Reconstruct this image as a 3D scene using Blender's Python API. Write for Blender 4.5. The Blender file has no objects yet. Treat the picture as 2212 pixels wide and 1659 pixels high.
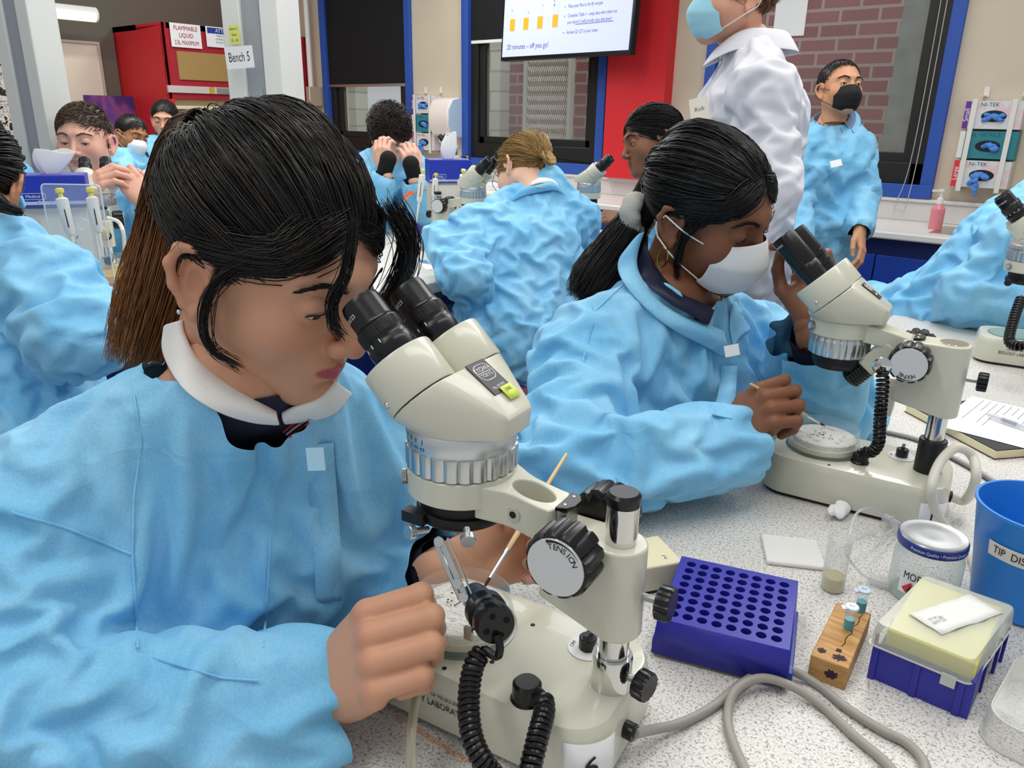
import bpy, bmesh, math, random
import numpy as np
from mathutils import Vector, Matrix
random.seed(7)
SC = bpy.context.scene
COL = SC.collection
# ------------------------------------------------------------------ camera
CX, CY, FPX = 1106.0, 829.5, 1661.0
_up = np.array([86, 4770, 1661.]); _up /= np.linalg.norm(_up)
_fw = np.array([0, 0, -1.]); _Y = _fw - _up * _fw.dot(_up); _Y /= np.linalg.norm(_Y); _X = np.cross(_Y, _up)
RC = np.stack([_X, _Y, _up]); CAMP = np.array([0, 0, 1.40])
cd = bpy.data.cameras.new('camera'); cam = bpy.data.objects.new('camera', cd); COL.objects.link(cam)
cd.sensor_width = 36; cd.lens = FPX / 2212 * 36; cd.clip_start = .02
M4 = Matrix.Identity(4)
for i in range(3):
    for j in range(3): M4[i][j] = RC[i][j]
    M4[i][3] = CAMP[i]
cam.matrix_world = M4
SC.camera = cam
def at(px, py, d):
    return CAMP + RC @ np.array([(px - CX) / FPX, -(py - CY) / FPX, -1.0]) * d
def onz(px, py, z):
    r = RC @ np.array([(px - CX) / FPX, -(py - CY) / FPX, -1.0]); return CAMP + r * ((z - CAMP[2]) / r[2])
def camdir(x, y, z):
    v = RC @ np.array([x, y, z], float); return v / np.linalg.norm(v)
# ------------------------------------------------------------------ world, lamps, exposure
vs = SC.view_settings
vs.view_transform = 'Standard'; vs.look = 'None'; vs.gamma = 1; vs.exposure = 0.0
wd = bpy.data.worlds.new('world'); SC.world = wd; wd.use_nodes = True
wd.node_tree.nodes['Background'].inputs[0].default_value = (.90, .95, 1.0, 1)
wd.node_tree.nodes['Background'].inputs[1].default_value = .48
WA = math.radians(-39)                      # window wall heading
WU = np.array([math.cos(WA), math.sin(WA), 0]); WN = np.array([-math.sin(WA), math.cos(WA), 0])
WB = np.array([1.736, 3.839, 0.])           # front edge of the wall counter, s = 0
def wall(s, off, z):                        # point: s along the window wall, off = metres beyond the counter's front edge
    return WB + WU * s + WN * off + np.array([0, 0, z])
def lamp(name, loc, size, power, color=(1, .97, .92), rot=None):
    l = bpy.data.lights.new(name, 'AREA'); l.shape = 'RECTANGLE'; l.size, l.size_y = size; l.energy = power; l.color = color
    o = bpy.data.objects.new(name, l); COL.objects.link(o); o.location = loc
    o.rotation_euler = rot or (0, 0, math.atan2(WN[1], WN[0]))
    return o
lamp('ceiling_lamp', (-.75, .35, 2.75), (2.4, .3), 17)
lamp('ceiling_lamp', (.9, .9, 2.75), (2.4, .3), 14)
lamp('ceiling_lamp', (-.6, 2.9, 2.75), (2.4, .3), 24)
lamp('ceiling_lamp', (1.3, 2.6, 2.75), (2.0, .3), 22)
lamp('ceiling_lamp', (-2.6, 4.6, 2.9), (2.4, .3), 40)
lamp('ceiling_lamp', (-.6, 5.0, 2.9), (2.0, .3), 30)
# ------------------------------------------------------------------ materials
MATS = {}
def srgb(c):
    if isinstance(c, str): c = [int(c[i:i+2], 16) / 255 for i in (0, 2, 4)]
    return tuple(((x + .055) / 1.055) ** 2.4 if x > .04045 else x / 12.92 for x in c)
def mat(name, col, rough=.5, metal=0, spec=.5, trans=0, ior=1.45, alpha=1, emit=0, coat=0, sheen=0, sss=0, bump=None, var=None, vcol=False, aniso=0):
    if name in MATS: return MATS[name]
    m = bpy.data.materials.new(name); m.use_nodes = True; nt = m.node_tree; b = nt.nodes['Principled BSDF']
    c = srgb(col); I = b.inputs
    I['Base Color'].default_value = (*c, 1); I['Roughness'].default_value = rough; I['Metallic'].default_value = metal
    I['Specular IOR Level'].default_value = spec; I['Transmission Weight'].default_value = trans; I['IOR'].default_value = ior
    I['Alpha'].default_value = alpha; I['Coat Weight'].default_value = coat; I['Sheen Weight'].default_value = sheen
    if sss: I['Subsurface Weight'].default_value = sss; I['Subsurface Radius'].default_value = (.01, .004, .002); I['Subsurface Scale'].default_value = 1
    if emit: I['Emission Color'].default_value = (*c, 1); I['Emission Strength'].default_value = emit
    if aniso: I['Anisotropic'].default_value = aniso
    tc = None
    if bump or var: tc = nt.nodes.new('ShaderNodeTexCoord')
    if vcol:
        a = nt.nodes.new('ShaderNodeVertexColor'); a.layer_name = 'Col'; nt.links.new(a.outputs[0], I['Base Color'])
    if var:                                  # (scale, other colour, low, high)
        n = nt.nodes.new('ShaderNodeTexNoise'); n.inputs['Scale'].default_value = var[0]; n.inputs['Detail'].default_value = 4
        nt.links.new(tc.outputs['Object'], n.inputs['Vector'])
        r = nt.nodes.new('ShaderNodeValToRGB'); r.color_ramp.elements[0].position = var[2]; r.color_ramp.elements[1].position = var[3]
        r.color_ramp.elements[0].color = (*c, 1); r.color_ramp.elements[1].color = (*srgb(var[1]), 1)
        nt.links.new(n.outputs['Fac'], r.inputs['Fac']); nt.links.new(r.outputs['Color'], I['Base Color'])
    if bump:                                 # (scale, strength, distance)
        n = nt.nodes.new('ShaderNodeTexNoise'); n.inputs['Scale'].default_value = bump[0]; n.inputs['Detail'].default_value = 3
        nt.links.new(tc.outputs['Object'], n.inputs['Vector'])
        u = nt.nodes.new('ShaderNodeBump'); u.inputs['Strength'].default_value = bump[1]; u.inputs['Distance'].default_value = bump[2]
        nt.links.new(n.outputs['Fac'], u.inputs['Height']); nt.links.new(u.outputs['Normal'], I['Normal'])
    MATS[name] = m
    return m
def node(m, t, **kw):
    n = m.node_tree.nodes.new(t)
    for k, v in kw.items():
        if k in n.inputs: n.inputs[k].default_value = v
        else: setattr(n, k, v)
    return n
def lk(m, a, b): m.node_tree.links.new(a, b)
def bsdf(m): return m.node_tree.nodes['Principled BSDF']
cream = mat('cream_enamel', 'd3d2c0', .28, coat=.3, bump=(900, .04, .0004))
cream_dim = mat('grey_cream_enamel', 'c4c5b3', .38, bump=(700, .06, .0005))
black = mat('black_plastic', '0e0e10', .28)
blackm = mat('matt_black', '131315', .5)
rubber = mat('black_rubber', '161616', .42)
chrome = mat('chrome', 'd9d9d6', .12, 1)
alu = mat('brushed_aluminium', 'cfd2d2', .3, 1)
steel = mat('steel', 'a8a8a4', .35, 1)
white = mat('white_plastic', 'e9e9e4', .4)
paper = mat('white_paper', 'efefef', .8, spec=.2)
ink = mat('black_ink', '15151a', .7)
inkgrey = mat('grey_ink', '6d6d72', .7)
whiteink = mat('white_print', 'e8e8e8', .6)
navy_ink = mat('navy_ink', '1d2a6e', .7)
glass = mat('clear_plastic', 'ffffff', .04, trans=1, ior=1.2)
def clear(name, tint, a, rough=.06, edge=.55):         # clear sheet plastic or glass: mostly see-through with a real sheen
    if name in MATS: return MATS[name]
    m = bpy.data.materials.new(name); m.use_nodes = True; nt = m.node_tree; nt.nodes.clear()
    o = nt.nodes.new('ShaderNodeOutputMaterial'); mx = nt.nodes.new('ShaderNodeMixShader'); tr = nt.nodes.new('ShaderNodeBsdfTransparent')
    g = nt.nodes.new('ShaderNodeBsdfPrincipled'); g.inputs['Base Color'].default_value = (*srgb(tint), 1); g.inputs['Roughness'].default_value = rough
    fr = nt.nodes.new('ShaderNodeLayerWeight'); fr.inputs['Blend'].default_value = .35
    mp = nt.nodes.new('ShaderNodeMapRange'); mp.inputs['To Min'].default_value = a; mp.inputs['To Max'].default_value = min(1, a + edge)
    nt.links.new(fr.outputs['Facing'], mp.inputs['Value']); nt.links.new(mp.outputs[0], mx.inputs[0])
    nt.links.new(tr.outputs[0], mx.inputs[1]); nt.links.new(g.outputs[0], mx.inputs[2]); nt.links.new(mx.outputs[0], o.inputs[0])
    MATS[name] = m
    return m
clearp = clear('clear_lab_plastic', 'e6ebe6', .10)
clearg = clear('clear_glass', 'dfeeea', .08)
# ------------------------------------------------------------------ mesh building
class MB:
    def __init__(s): s.v = []; s.f = []; s.sm = []
    def add(s, vs_, fs, smooth=True):
        o = len(s.v); s.v += [tuple(map(float, v)) for v in vs_]; s.f += [tuple(i + o for i in f) for f in fs]; s.sm += [smooth] * len(fs)
    def box(s, c, size, R=None, smooth=False):
        c = np.array(c, float); h = np.array(size, float) / 2
        p = np.array([(x, y, z) for x in (-1, 1) for y in (-1, 1) for z in (-1, 1)]) * h
        if R is not None: p = p @ np.array(R).T
        s.add(p + c, [(0, 1, 3, 2), (4, 6, 7, 5), (0, 4, 5, 1), (2, 3, 7, 6), (0, 2, 6, 4), (1, 5, 7, 3)], smooth)
    def lathe(s, prof, a=(0, 0, 0), d=(0, 0, 1), n=32, flute=0, fn=12, smooth=True, cap=True):
        # prof: list of (r, h) along axis d from a; flute: depth of grip flutes
        a = np.array(a, float); d = np.array(d, float); d /= np.linalg.norm(d)
        u = np.cross(d, (0, 0, 1)); u = np.array([1., 0, 0]) if np.linalg.norm(u) < 1e-5 else u / np.linalg.norm(u); w = np.cross(d, u)
        V = []
        for r, h in prof:
            for i in range(n):
                t = 2 * math.pi * i / n; rr = r - (flute * max(0, math.cos(fn * t)) ** 2 if flute and r > 0 else 0)
                V.append(a + d * h + (u * math.cos(t) + w * math.sin(t)) * rr)
        F = [(k * n + i, k * n + (i + 1) % n, (k + 1) * n + (i + 1) % n, (k + 1) * n + i) for k in range(len(prof) - 1) for i in range(n)]
        if cap: F += [tuple(range(n))[::-1], tuple((len(prof) - 1) * n + i for i in range(n))]
        s.add(V, F, smooth)
    def cyl(s, a, b, r, r2=None, n=24, **k):
        a = np.array(a, float); b = np.array(b, float); L = float(np.linalg.norm(b - a)); r2 = r if r2 is None else r2
        c = min(r, r2, L) * .08
        s.lathe([(max(r - c, 1e-5), 0), (r, c), (r2, L - c), (max(r2 - c, 1e-5), L)], a, b - a, n, **k)
    def tube(s, pts, r, n=10, closed=False, cap=True):
        P = np.array(pts, float); N = len(P); rr = np.broadcast_to(np.array(r, float), (N,))
        T = np.gradient(P, axis=0) if not closed else np.roll(P, -1, 0) - np.roll(P, 1, 0)
        T /= np.linalg.norm(T, axis=1)[:, None] + 1e-12
        u = np.cross(T[0], (0, 0, 1)); u = np.cross(T[0], (1, 0, 0)) if np.linalg.norm(u) < .1 else u; u /= np.linalg.norm(u)
        V = []
        for k in range(N):
            u = u - T[k] * u.dot(T[k]); u /= np.linalg.norm(u) + 1e-12; w = np.cross(T[k], u)
            for i in range(n):
                t = 2 * math.pi * i / n; V.append(P[k] + (u * math.cos(t) + w * math.sin(t)) * rr[k])
        K = N if closed else N - 1
        F = [(k * n + i, k * n + (i + 1) % n, ((k + 1) % N) * n + (i + 1) % n, ((k + 1) % N) * n + i) for k in range(K) for i in range(n)]
        if cap and not closed: F += [tuple(range(n))[::-1], tuple((N - 1) * n + i for i in range(n))]
        s.add(V, F)
    def prism(s, poly, z0, z1, o=(0, 0, 0), X=(1, 0, 0), Y=(0, 1, 0), Z=(0, 0, 1), smooth=False, scale=1.0):
        o, X, Y, Z = [np.array(q, float) for q in (o, X, Y, Z)]; n = len(poly)
        V = [o + X * x + Y * y + Z * z0 for x, y in poly] + [o + X * x * scale + Y * y * scale + Z * z1 for x, y in poly]
        F = [(i, (i + 1) % n, n + (i + 1) % n, n + i) for i in range(n)] + [tuple(range(n))[::-1], tuple(range(n, 2 * n))]
        s.add(V, F, smooth)
    def ball(s, c, r, nu=16, nv=10, R=None):
        c = np.array(c, float); r = np.broadcast_to(np.array(r, float), (3,)); V = []
        for j in range(nv + 1):
            p = math.pi * j / nv
            for i in range(nu):
                t = 2 * math.pi * i / nu; q = np.array([math.sin(p) * math.cos(t), math.sin(p) * math.sin(t), math.cos(p)]) * r
                V.append(c + (np.array(R) @ q if R is not None else q))
        s.add(V, [(j * nu + i, (j + 1) * nu + i, (j + 1) * nu + (i + 1) % nu, j * nu + (i + 1) % nu) for j in range(nv) for i in range(nu)])
    def hull(s, pts):
        bm = bmesh.new()
        for p in pts: bm.verts.new(p)
        bmesh.ops.convex_hull(bm, input=bm.verts)
        bmesh.ops.delete(bm, geom=[v for v in bm.verts if not v.link_faces], context='VERTS')
        bmesh.ops.dissolve_limit(bm, angle_limit=.03, verts=bm.verts, edges=bm.edges)
        bm.verts.index_update(); s.add([v.co[:] for v in bm.verts], [[v.index for v in f.verts] for f in bm.faces]); bm.free()
    def obj(s, name, m, parent=None, bevel=0, seg=2, sub=0, solid=0, auto=35):
        me = bpy.data.meshes.new(name); me.from_pydata(s.v, [], s.f); me.polygons.foreach_set('use_smooth', s.sm)
        bm = bmesh.new(); bm.from_mesh(me); bmesh.ops.remove_doubles(bm, verts=bm.verts, dist=1e-7); bmesh.ops.recalc_face_normals(bm, faces=bm.faces)
        for f in bm.faces:
            if auto: f.smooth = True
        for e in bm.edges:
            if auto and len(e.link_faces) == 2 and e.calc_face_angle(0) > math.radians(auto): e.smooth = False
        bm.to_mesh(me); bm.free()
        me.materials.append(m)
        o = bpy.data.objects.new(name, me); COL.objects.link(o)
        if parent is not None: o.parent = parent
        if solid: q = o.modifiers.new('s', 'SOLIDIFY'); q.thickness = solid; q.offset = 0
        if bevel: q = o.modifiers.new('b', 'BEVEL'); q.width = bevel; q.segments = seg; q.limit_method = 'ANGLE'; q.angle_limit = .6; q.harden_normals = False
        if sub: q = o.modifiers.new('u', 'SUBSURF'); q.levels = q.render_levels = sub
        return o
def tag(o, label=None, cat=None, group=None, kind=None):
    for k, v in (('label', label), ('category', cat), ('group', group), ('kind', kind)):
        if v: o[k] = v
    return o
def empty(name, loc=(0, 0, 0), rz=0, label=None, cat=None, group=None):
    o = bpy.data.objects.new(name, None); COL.objects.link(o); o.location = Vector([float(q) for q in loc]); o.rotation_euler = (0, 0, rz); o.empty_display_size = .05
    return tag(o, label, cat, group)
def copy_tree(o, parent=None, label=None):
    c = o.copy(); COL.objects.link(c)
    if parent is not None: c.parent = parent
    if label: c['label'] = label
    for ch in list(o.children): copy_tree(ch, c)
    return c
def text(name, s, size, m, o=(0, 0, 0), X=(1, 0, 0), Y=(0, 1, 0), parent=None, thick=.0001, align='CENTER', cyl=None, font=None, sx=1, curve=None):
    # lettering: built flat, turned into a mesh in the frame (X right, Y up, X x Y out of the surface); cyl=(radius) wraps it
    cu = bpy.data.curves.new(name, 'FONT'); cu.body = s; cu.size = size; cu.align_x = align; cu.align_y = 'CENTER'; cu.extrude = 0; cu.resolution_u = 3
    t = bpy.data.objects.new(name, cu); COL.objects.link(t); dg = bpy.context.evaluated_depsgraph_get(); dg.update()
    me = bpy.data.meshes.new_from_object(t.evaluated_get(dg)); bpy.data.objects.remove(t)
    co = np.empty(len(me.vertices) * 3); me.vertices.foreach_get('co', co); co = co.reshape(-1, 3); co[:, 0] *= sx
    X = np.array(X, float); X /= np.linalg.norm(X); Y = np.array(Y, float); Y /= np.linalg.norm(Y); Z = np.cross(X, Y); o = np.array(o, float)
    if cyl:
        a = co[:, 0] / cyl; P = o + np.outer(np.sin(a) * cyl, X) + np.outer(co[:, 1], Y) + np.outer((np.cos(a) - 1) * cyl + thick, Z)
    else: P = o + np.outer(co[:, 0], X) + np.outer(co[:, 1], Y) + Z * thick
    me.vertices.foreach_set('co', P.ravel()); me.update(); me.materials.clear(); me.materials.append(m)
    ob = bpy.data.objects.new(name, me); COL.objects.link(ob)
    if parent is not None: ob.parent = parent
    return ob
def catmull(P, n=8):
    P = np.array(P, float); P = np.vstack([2 * P[0] - P[1], P, 2 * P[-1] - P[-2]]); out = []
    for k in range(1, len(P) - 2):
        for i in range(n):
            t = i / n; a, b, c, d = P[k-1:k+3]
            out.append(.5 * (2 * b + (c - a) * t + (2 * a - 5 * b + 4 * c - d) * t * t + (3 * b - a - 3 * c + d) * t ** 3))
    out.append(P[-2]); return np.array(out)
def coil(P, R, r, turns, n=9, per=14, tight=None):   # a coiled flex along a path
    C = catmull(P, 24); L = np.r_[0, np.cumsum(np.linalg.norm(np.diff(C, axis=0), axis=1))]; N = turns * per
    s = np.linspace(0, L[-1], N); C = np.stack([np.interp(s, L, C[:, i]) for i in range(3)], 1)
    T = np.gradient(C, axis=0); T /= np.linalg.norm(T, axis=1)[:, None]; u = np.cross(T[0], (.3, .9, .1)); out = []
    for k in range(N):
        u = u - T[k] * u.dot(T[k]); u /= np.linalg.norm(u); w = np.cross(T[k], u); a = 2 * math.pi * k / per
        e = min(1, k / per, (N - 1 - k) / per); out.append(C[k] + (u * math.cos(a) + w * math.sin(a)) * R * e)
    return np.array(out)
def rrect(w, h, r, n=6, cx=0, cy=0):
    out = []
    for sx, sy, a0 in ((1, 1, 0), (-1, 1, 90), (-1, -1, 180), (1, -1, 270)):
        for i in range(n + 1):
            a = math.radians(a0 + 90 * i / n); out.append((cx + sx * (w / 2 - r) + r * math.cos(a), cy + sy * (h / 2 - r) + r * math.sin(a)))
    return out
# ------------------------------------------------------------------ implicit surfaces: bodies, heads, hands, gowns
def nrm(v): v = np.array(v, float); return v / np.linalg.norm(v)
class Fld:
    def __init__(s, lo, hi, h):
        s.lo = np.array(lo, float); s.h = h; s.n = np.maximum(2, np.ceil((np.array(hi) - s.lo) / h).astype(int) + 1)
        s.v = np.full(s.n, .25, np.float32); s.ax = [(s.lo[i] + h * np.arange(s.n[i])).astype(np.float32) for i in range(3)]
    def sl(s, lo, hi):
        a = np.clip(np.floor((np.array(lo) - s.lo) / s.h).astype(int), 0, s.n); b = np.clip(np.ceil((np.array(hi) - s.lo) / s.h).astype(int) + 1, 0, s.n)
        return tuple(slice(int(x), int(y)) for x, y in zip(a, b))
    def grid(s, S): return s.ax[0][S[0]][:, None, None], s.ax[1][S[1]][None, :, None], s.ax[2][S[2]][None, None, :]
    def comb(s, S, d, k, op):
        v = s.v[S]
        if op == 'sub':
            d = -d; h = np.maximum(k - np.abs(v - d), 0) / k; s.v[S] = np.maximum(v, d) + h * h * k * .25
        else:
            h = np.maximum(k - np.abs(v - d), 0) / k; s.v[S] = np.minimum(v, d) - h * h * k * .25
    def cone(s, a, b, ra, rb=None, k=.01, op='add', squash=None):
        a = np.array(a, float); b = np.array(b, float); rb = ra if rb is None else rb
        m = max(ra, rb) + k + 3 * s.h + .01; S = s.sl(np.minimum(a, b) - m, np.maximum(a, b) + m); x, y, z = s.grid(S)
        if 0 in s.v[S].shape: return s
        ba = b - a; L2 = max(float(ba @ ba), 1e-9)
        px, py, pz = x - a[0], y - a[1], z - a[2]; t = np.clip((px * ba[0] + py * ba[1] + pz * ba[2]) / L2, 0, 1)
        d = np.sqrt((px - t * ba[0]) ** 2 + (py - t * ba[1]) ** 2 + (pz - t * ba[2]) ** 2) - (ra + (rb - ra) * t)
        s.comb(S, d, k, op); return s
    def ell(s, c, r, M=None, k=.01, op='add'):
        c = np.array(c, float); r = np.broadcast_to(np.array(r, float), (3,)); m = r.max() + k + 3 * s.h + .01
        S = s.sl(c - m, c + m); x, y, z = s.grid(S)
        if 0 in s.v[S].shape: return s
        x, y, z = x - c[0], y - c[1], z - c[2]
        if M is not None: x, y, z = [x * M[0][i] + y * M[1][i] + z * M[2][i] for i in range(3)]   # columns of M: local axes
        k0 = np.sqrt((x / r[0]) ** 2 + (y / r[1]) ** 2 + (z / r[2]) ** 2); k1 = np.sqrt((x / r[0]**2) ** 2 + (y / r[1]**2) ** 2 + (z / r[2]**2) ** 2)
        s.comb(S, k0 * (k0 - 1) / np.maximum(k1, 1e-6), k, op); return s
    def sample(s, P, grad=False):
        q = (P - s.lo) / s.h; q = np.clip(q, 0, s.n - 1.001); i = q.astype(int); f = q - i; V = s.v; r = 0; g = np.zeros_like(P)
        for dx in (0, 1):
            for dy in (0, 1):
                for dz in (0, 1):
                    c = V[i[:, 0] + dx, i[:, 1] + dy, i[:, 2] + dz]; wx = f[:, 0] if dx else 1 - f[:, 0]; wy = f[:, 1] if dy else 1 - f[:, 1]; wz = f[:, 2] if dz else 1 - f[:, 2]
                    r = r + c * wx * wy * wz
                    if grad: g[:, 0] += c * (1 if dx else -1) * wy * wz; g[:, 1] += c * (1 if dy else -1) * wx * wz; g[:, 2] += c * (1 if dz else -1) * wx * wy
        if grad: g /= np.linalg.norm(g, axis=1)[:, None] + 1e-9; return r, g
        return r
    def mesh(s):
        V = s.v; B = V < 0; n = np.array(V.shape) - 1
        cs = [(i, j, k) for i in (0, 1) for j in (0, 1) for k in (0, 1)]
        cnt = sum(B[i:n[0]+i, j:n[1]+j, k:n[2]+k].astype(np.int8) for i, j, k in cs)
        act = (cnt > 0) & (cnt < 8); ac = np.argwhere(act); N = len(ac); idx = np.full(act.shape, -1, np.int64); idx[act] = np.arange(N)
        acc = np.zeros((N, 3)); w = np.zeros(N)
        for a in cs:
            for ax in range(3):
                if a[ax]: continue
                b = list(a); b[ax] = 1
                va = V[ac[:, 0]+a[0], ac[:, 1]+a[1], ac[:, 2]+a[2]]; vb = V[ac[:, 0]+b[0], ac[:, 1]+b[1], ac[:, 2]+b[2]]
                m = (va < 0) != (vb < 0); t = np.where(m, va / np.where(m, va - vb, 1), 0); p = np.tile(np.array(a, float), (N, 1)); p[:, ax] += t
                acc += p * m[:, None]; w += m
        P = s.lo + s.h * (ac + acc / w[:, None]); F = []
        for ax in range(3):
            o1, o2 = [q for q in range(3) if q != ax]
            sl0 = [slice(1, n[q]) for q in range(3)]; sl0[ax] = slice(0, n[ax]); sl1 = list(sl0); sl1[ax] = slice(1, n[ax] + 1)
            A, C = B[tuple(sl0)], B[tuple(sl1)]; e = np.argwhere(A != C)
            if not len(e): continue
            flip = A[e[:, 0], e[:, 1], e[:, 2]]; e = e + np.array([0 if q == ax else 1 for q in range(3)])
            def g(d1, d2):
                q = e.copy(); q[:, o1] -= d1; q[:, o2] -= d2; return idx[q[:, 0], q[:, 1], q[:, 2]]
            Q = np.stack([g(1, 1), g(0, 1), g(0, 0), g(1, 0)], 1)
            if ax == 1: flip = ~flip
            Q = np.where(flip[:, None], Q, Q[:, ::-1]); F.append(Q)
        F = np.concatenate(F); F = F[(F >= 0).all(1)]
        return P, F
def mkmesh(name, P, F, m, parent=None, col=None, sub=0, solid=0, M=None, smooth=True):
    P = np.asarray(P, float)
    me = bpy.data.meshes.new(name); me.vertices.add(len(P)); me.vertices.foreach_set('co', P.ravel())
    F = np.asarray(F); n = F.shape[1]; me.loops.add(F.size); me.loops.foreach_set('vertex_index', F.ravel().astype(np.int32))
    me.polygons.add(len(F)); me.polygons.foreach_set('loop_start', np.arange(0, F.size, n, dtype=np.int32)); me.polygons.foreach_set('loop_total', np.full(len(F), n, np.int32))
    me.polygons.foreach_set('use_smooth', np.full(len(F), smooth)); me.update(calc_edges=True); me.validate()
    if col is not None:
        a = me.color_attributes.new('Col', 'FLOAT_COLOR', 'POINT'); a.data.foreach_set('color', np.c_[col, np.ones(len(P))].astype(np.float32).ravel())
    for q in (m if isinstance(m, list) else [m]): me.materials.append(q)
    o = bpy.data.objects.new(name, me); COL.objects.link(o)
    if parent is not None: o.parent = parent
    if solid: q = o.modifiers.new('s', 'SOLIDIFY'); q.thickness = solid; q.offset = 0
    if sub: q = o.modifiers.new('u', 'SUBSURF'); q.levels = q.render_levels = sub
    return o
def keepv(P, F, mask):
    ix = np.full(len(P), -1); ix[mask] = np.arange(mask.sum()); F2 = ix[F]; F2 = F2[(F2 >= 0).all(1)]
    used = np.zeros(mask.sum(), bool); used[F2.ravel()] = True; j = np.cumsum(used) - 1
    return P[mask][used], j[F2]
def islands(P, F, keepn=1):                  # keep the largest pieces
    lab = np.arange(len(P))
    while True:
        m = lab[F].min(1); new = lab.copy(); np.minimum.at(new, F.ravel(), np.repeat(m, F.shape[1])); new = new[new]
        if (new == lab).all(): break
        lab = new
    u, c = np.unique(lab, return_counts=True); good = u[np.argsort(-c)[:keepn]]
    return keepv(P, F, np.isin(lab, good))
def relax(P, F, it=2, lam=.5):
    E = np.concatenate([F[:, [i, (i + 1) % F.shape[1]]] for i in range(F.shape[1])]); E = np.unique(np.sort(E, 1), axis=0); n = len(P)
    deg = np.bincount(E.ravel(), minlength=n)[:, None] + 1e-9
    for _ in range(it):
        s = np.stack([np.bincount(E[:, 0], P[E[:, 1], i], n) + np.bincount(E[:, 1], P[E[:, 0], i], n) for i in range(3)], 1)
        P = P + lam * (s / deg - P)
    return P
def smooth_rim(P, F, it=14):
    E = np.concatenate([F[:, [i, (i + 1) % 4]] for i in range(4)]); E = np.sort(E, 1); U_, c = np.unique(E, axis=0, return_counts=True); B = U_[c == 1]; n = len(P)
    deg = np.bincount(B.ravel(), minlength=n)[:, None]; m = deg[:, 0] > 0; P = P.copy()
    for _ in range(it):
        s = np.stack([np.bincount(B[:, 0], P[B[:, 1], i], n) + np.bincount(B[:, 1], P[B[:, 0], i], n) for i in range(3)], 1); P[m] += .5 * (s[m] / deg[m] - P[m])
    return P
def drape(P, F, body, scale=1.06, it=220, grav=.00008, off=.004, bend=.25, floorfn=None, seed=1, pin=None, press=0.0):
    # loose cloth settling on a body: position-based springs with surplus length, gravity and contact
    rng = np.random.RandomState(seed); n = len(P); Q = F
    E = np.concatenate([Q[:, [0, 1]], Q[:, [1, 2]], Q[:, [2, 3]], Q[:, [3, 0]]]); E = np.unique(np.sort(E, 1), axis=0)
    D = np.concatenate([Q[:, [0, 2]], Q[:, [1, 3]]])
    # bending links: ends of two consecutive edges that run straight on
    nb = np.full((n, 8), -1); fill = np.zeros(n, int)
    for a, b in ((E[:, 0], E[:, 1]), (E[:, 1], E[:, 0])):
        o = np.argsort(a, kind='stable'); aa, bb = a[o], b[o]; st = np.r_[0, np.flatnonzero(np.diff(aa)) + 1]; pos = np.arange(len(aa)) - np.repeat(st, np.diff(np.r_[st, len(aa)]))
        k = fill[aa] + pos; g = k < 8; nb[aa[g], k[g]] = bb[g]; fill += np.bincount(a, minlength=n)
    L = []
    for i in range(4):
        a = nb[:, i]; ok = a >= 0; best = np.full(n, -1); bd = np.full(n, -.7); va = P[a] - P
        for j in range(8):
            b = nb[:, j]; q = ok & (b >= 0) & (b != a); vb = P[b] - P
            c = (va * vb).sum(1) / (np.linalg.norm(va, axis=1) * np.linalg.norm(vb, axis=1) + 1e-12); u = q & (c < bd); bd[u] = c[u]; best[u] = b[u]
        g = best >= 0; L.append(np.c_[a[g], best[g]])
    Bn = np.unique(np.sort(np.concatenate(L), 1), axis=0)
    C = np.concatenate([E, D, Bn]); st = np.r_[np.full(len(E), 1.), np.full(len(D), .6), np.full(len(Bn), bend)]
    low = np.ones(n)
    if callable(scale): sc = scale(P); sc = (sc[C[:, 0]] + sc[C[:, 1]]) / 2
    else: sc = scale
    rest = np.linalg.norm(P[C[:, 0]] - P[C[:, 1]], axis=1) * sc
    deg = (np.bincount(C[:, 0], st, n) + np.bincount(C[:, 1], st, n))
    X = P + rng.normal(0, .0015, P.shape); Vv = np.zeros_like(X); fr = np.ones((n, 1)) if pin is None else (1 - pin)[:, None]
    i0, i1 = C[:, 0], C[:, 1]; dmax = body.sample(P) + press
    for t in range(it):
        Vv *= .80; Vv[:, 2] -= grav; X0 = X.copy(); X = X + Vv * fr
        for _ in range(2):
            d = X[i1] - X[i0]; l = np.linalg.norm(d, axis=1) + 1e-9; c = d * ((l - rest) / l * .5 * st)[:, None]
            A = np.stack([np.bincount(i0, c[:, q], n) - np.bincount(i1, c[:, q], n) for q in range(3)], 1)
            X = X + A / deg[:, None] * 2.6 * fr
        dd, g = body.sample(X, True); pen = np.maximum(off - dd, 0) * (dd < .2); X = X + g * pen[:, None] * fr
        ov = np.where(dd < .22, np.maximum(dd - dmax, 0), 0); X = X - g * (ov * .5)[:, None] * fr
        if floorfn is not None: X = floorfn(X)
        hold = ((dd < off + .004) * .9)[:, None]; X = X * (1 - hold * .5) + (X0 + g * pen[:, None]) * hold * .5; Vv = (X - X0) * (1 - hold)
        X = X + (P - X) * .004
        Vv = Vv * np.minimum(1, .004 / (np.linalg.norm(Vv, axis=1)[:, None] + 1e-9))
    return X
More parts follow.
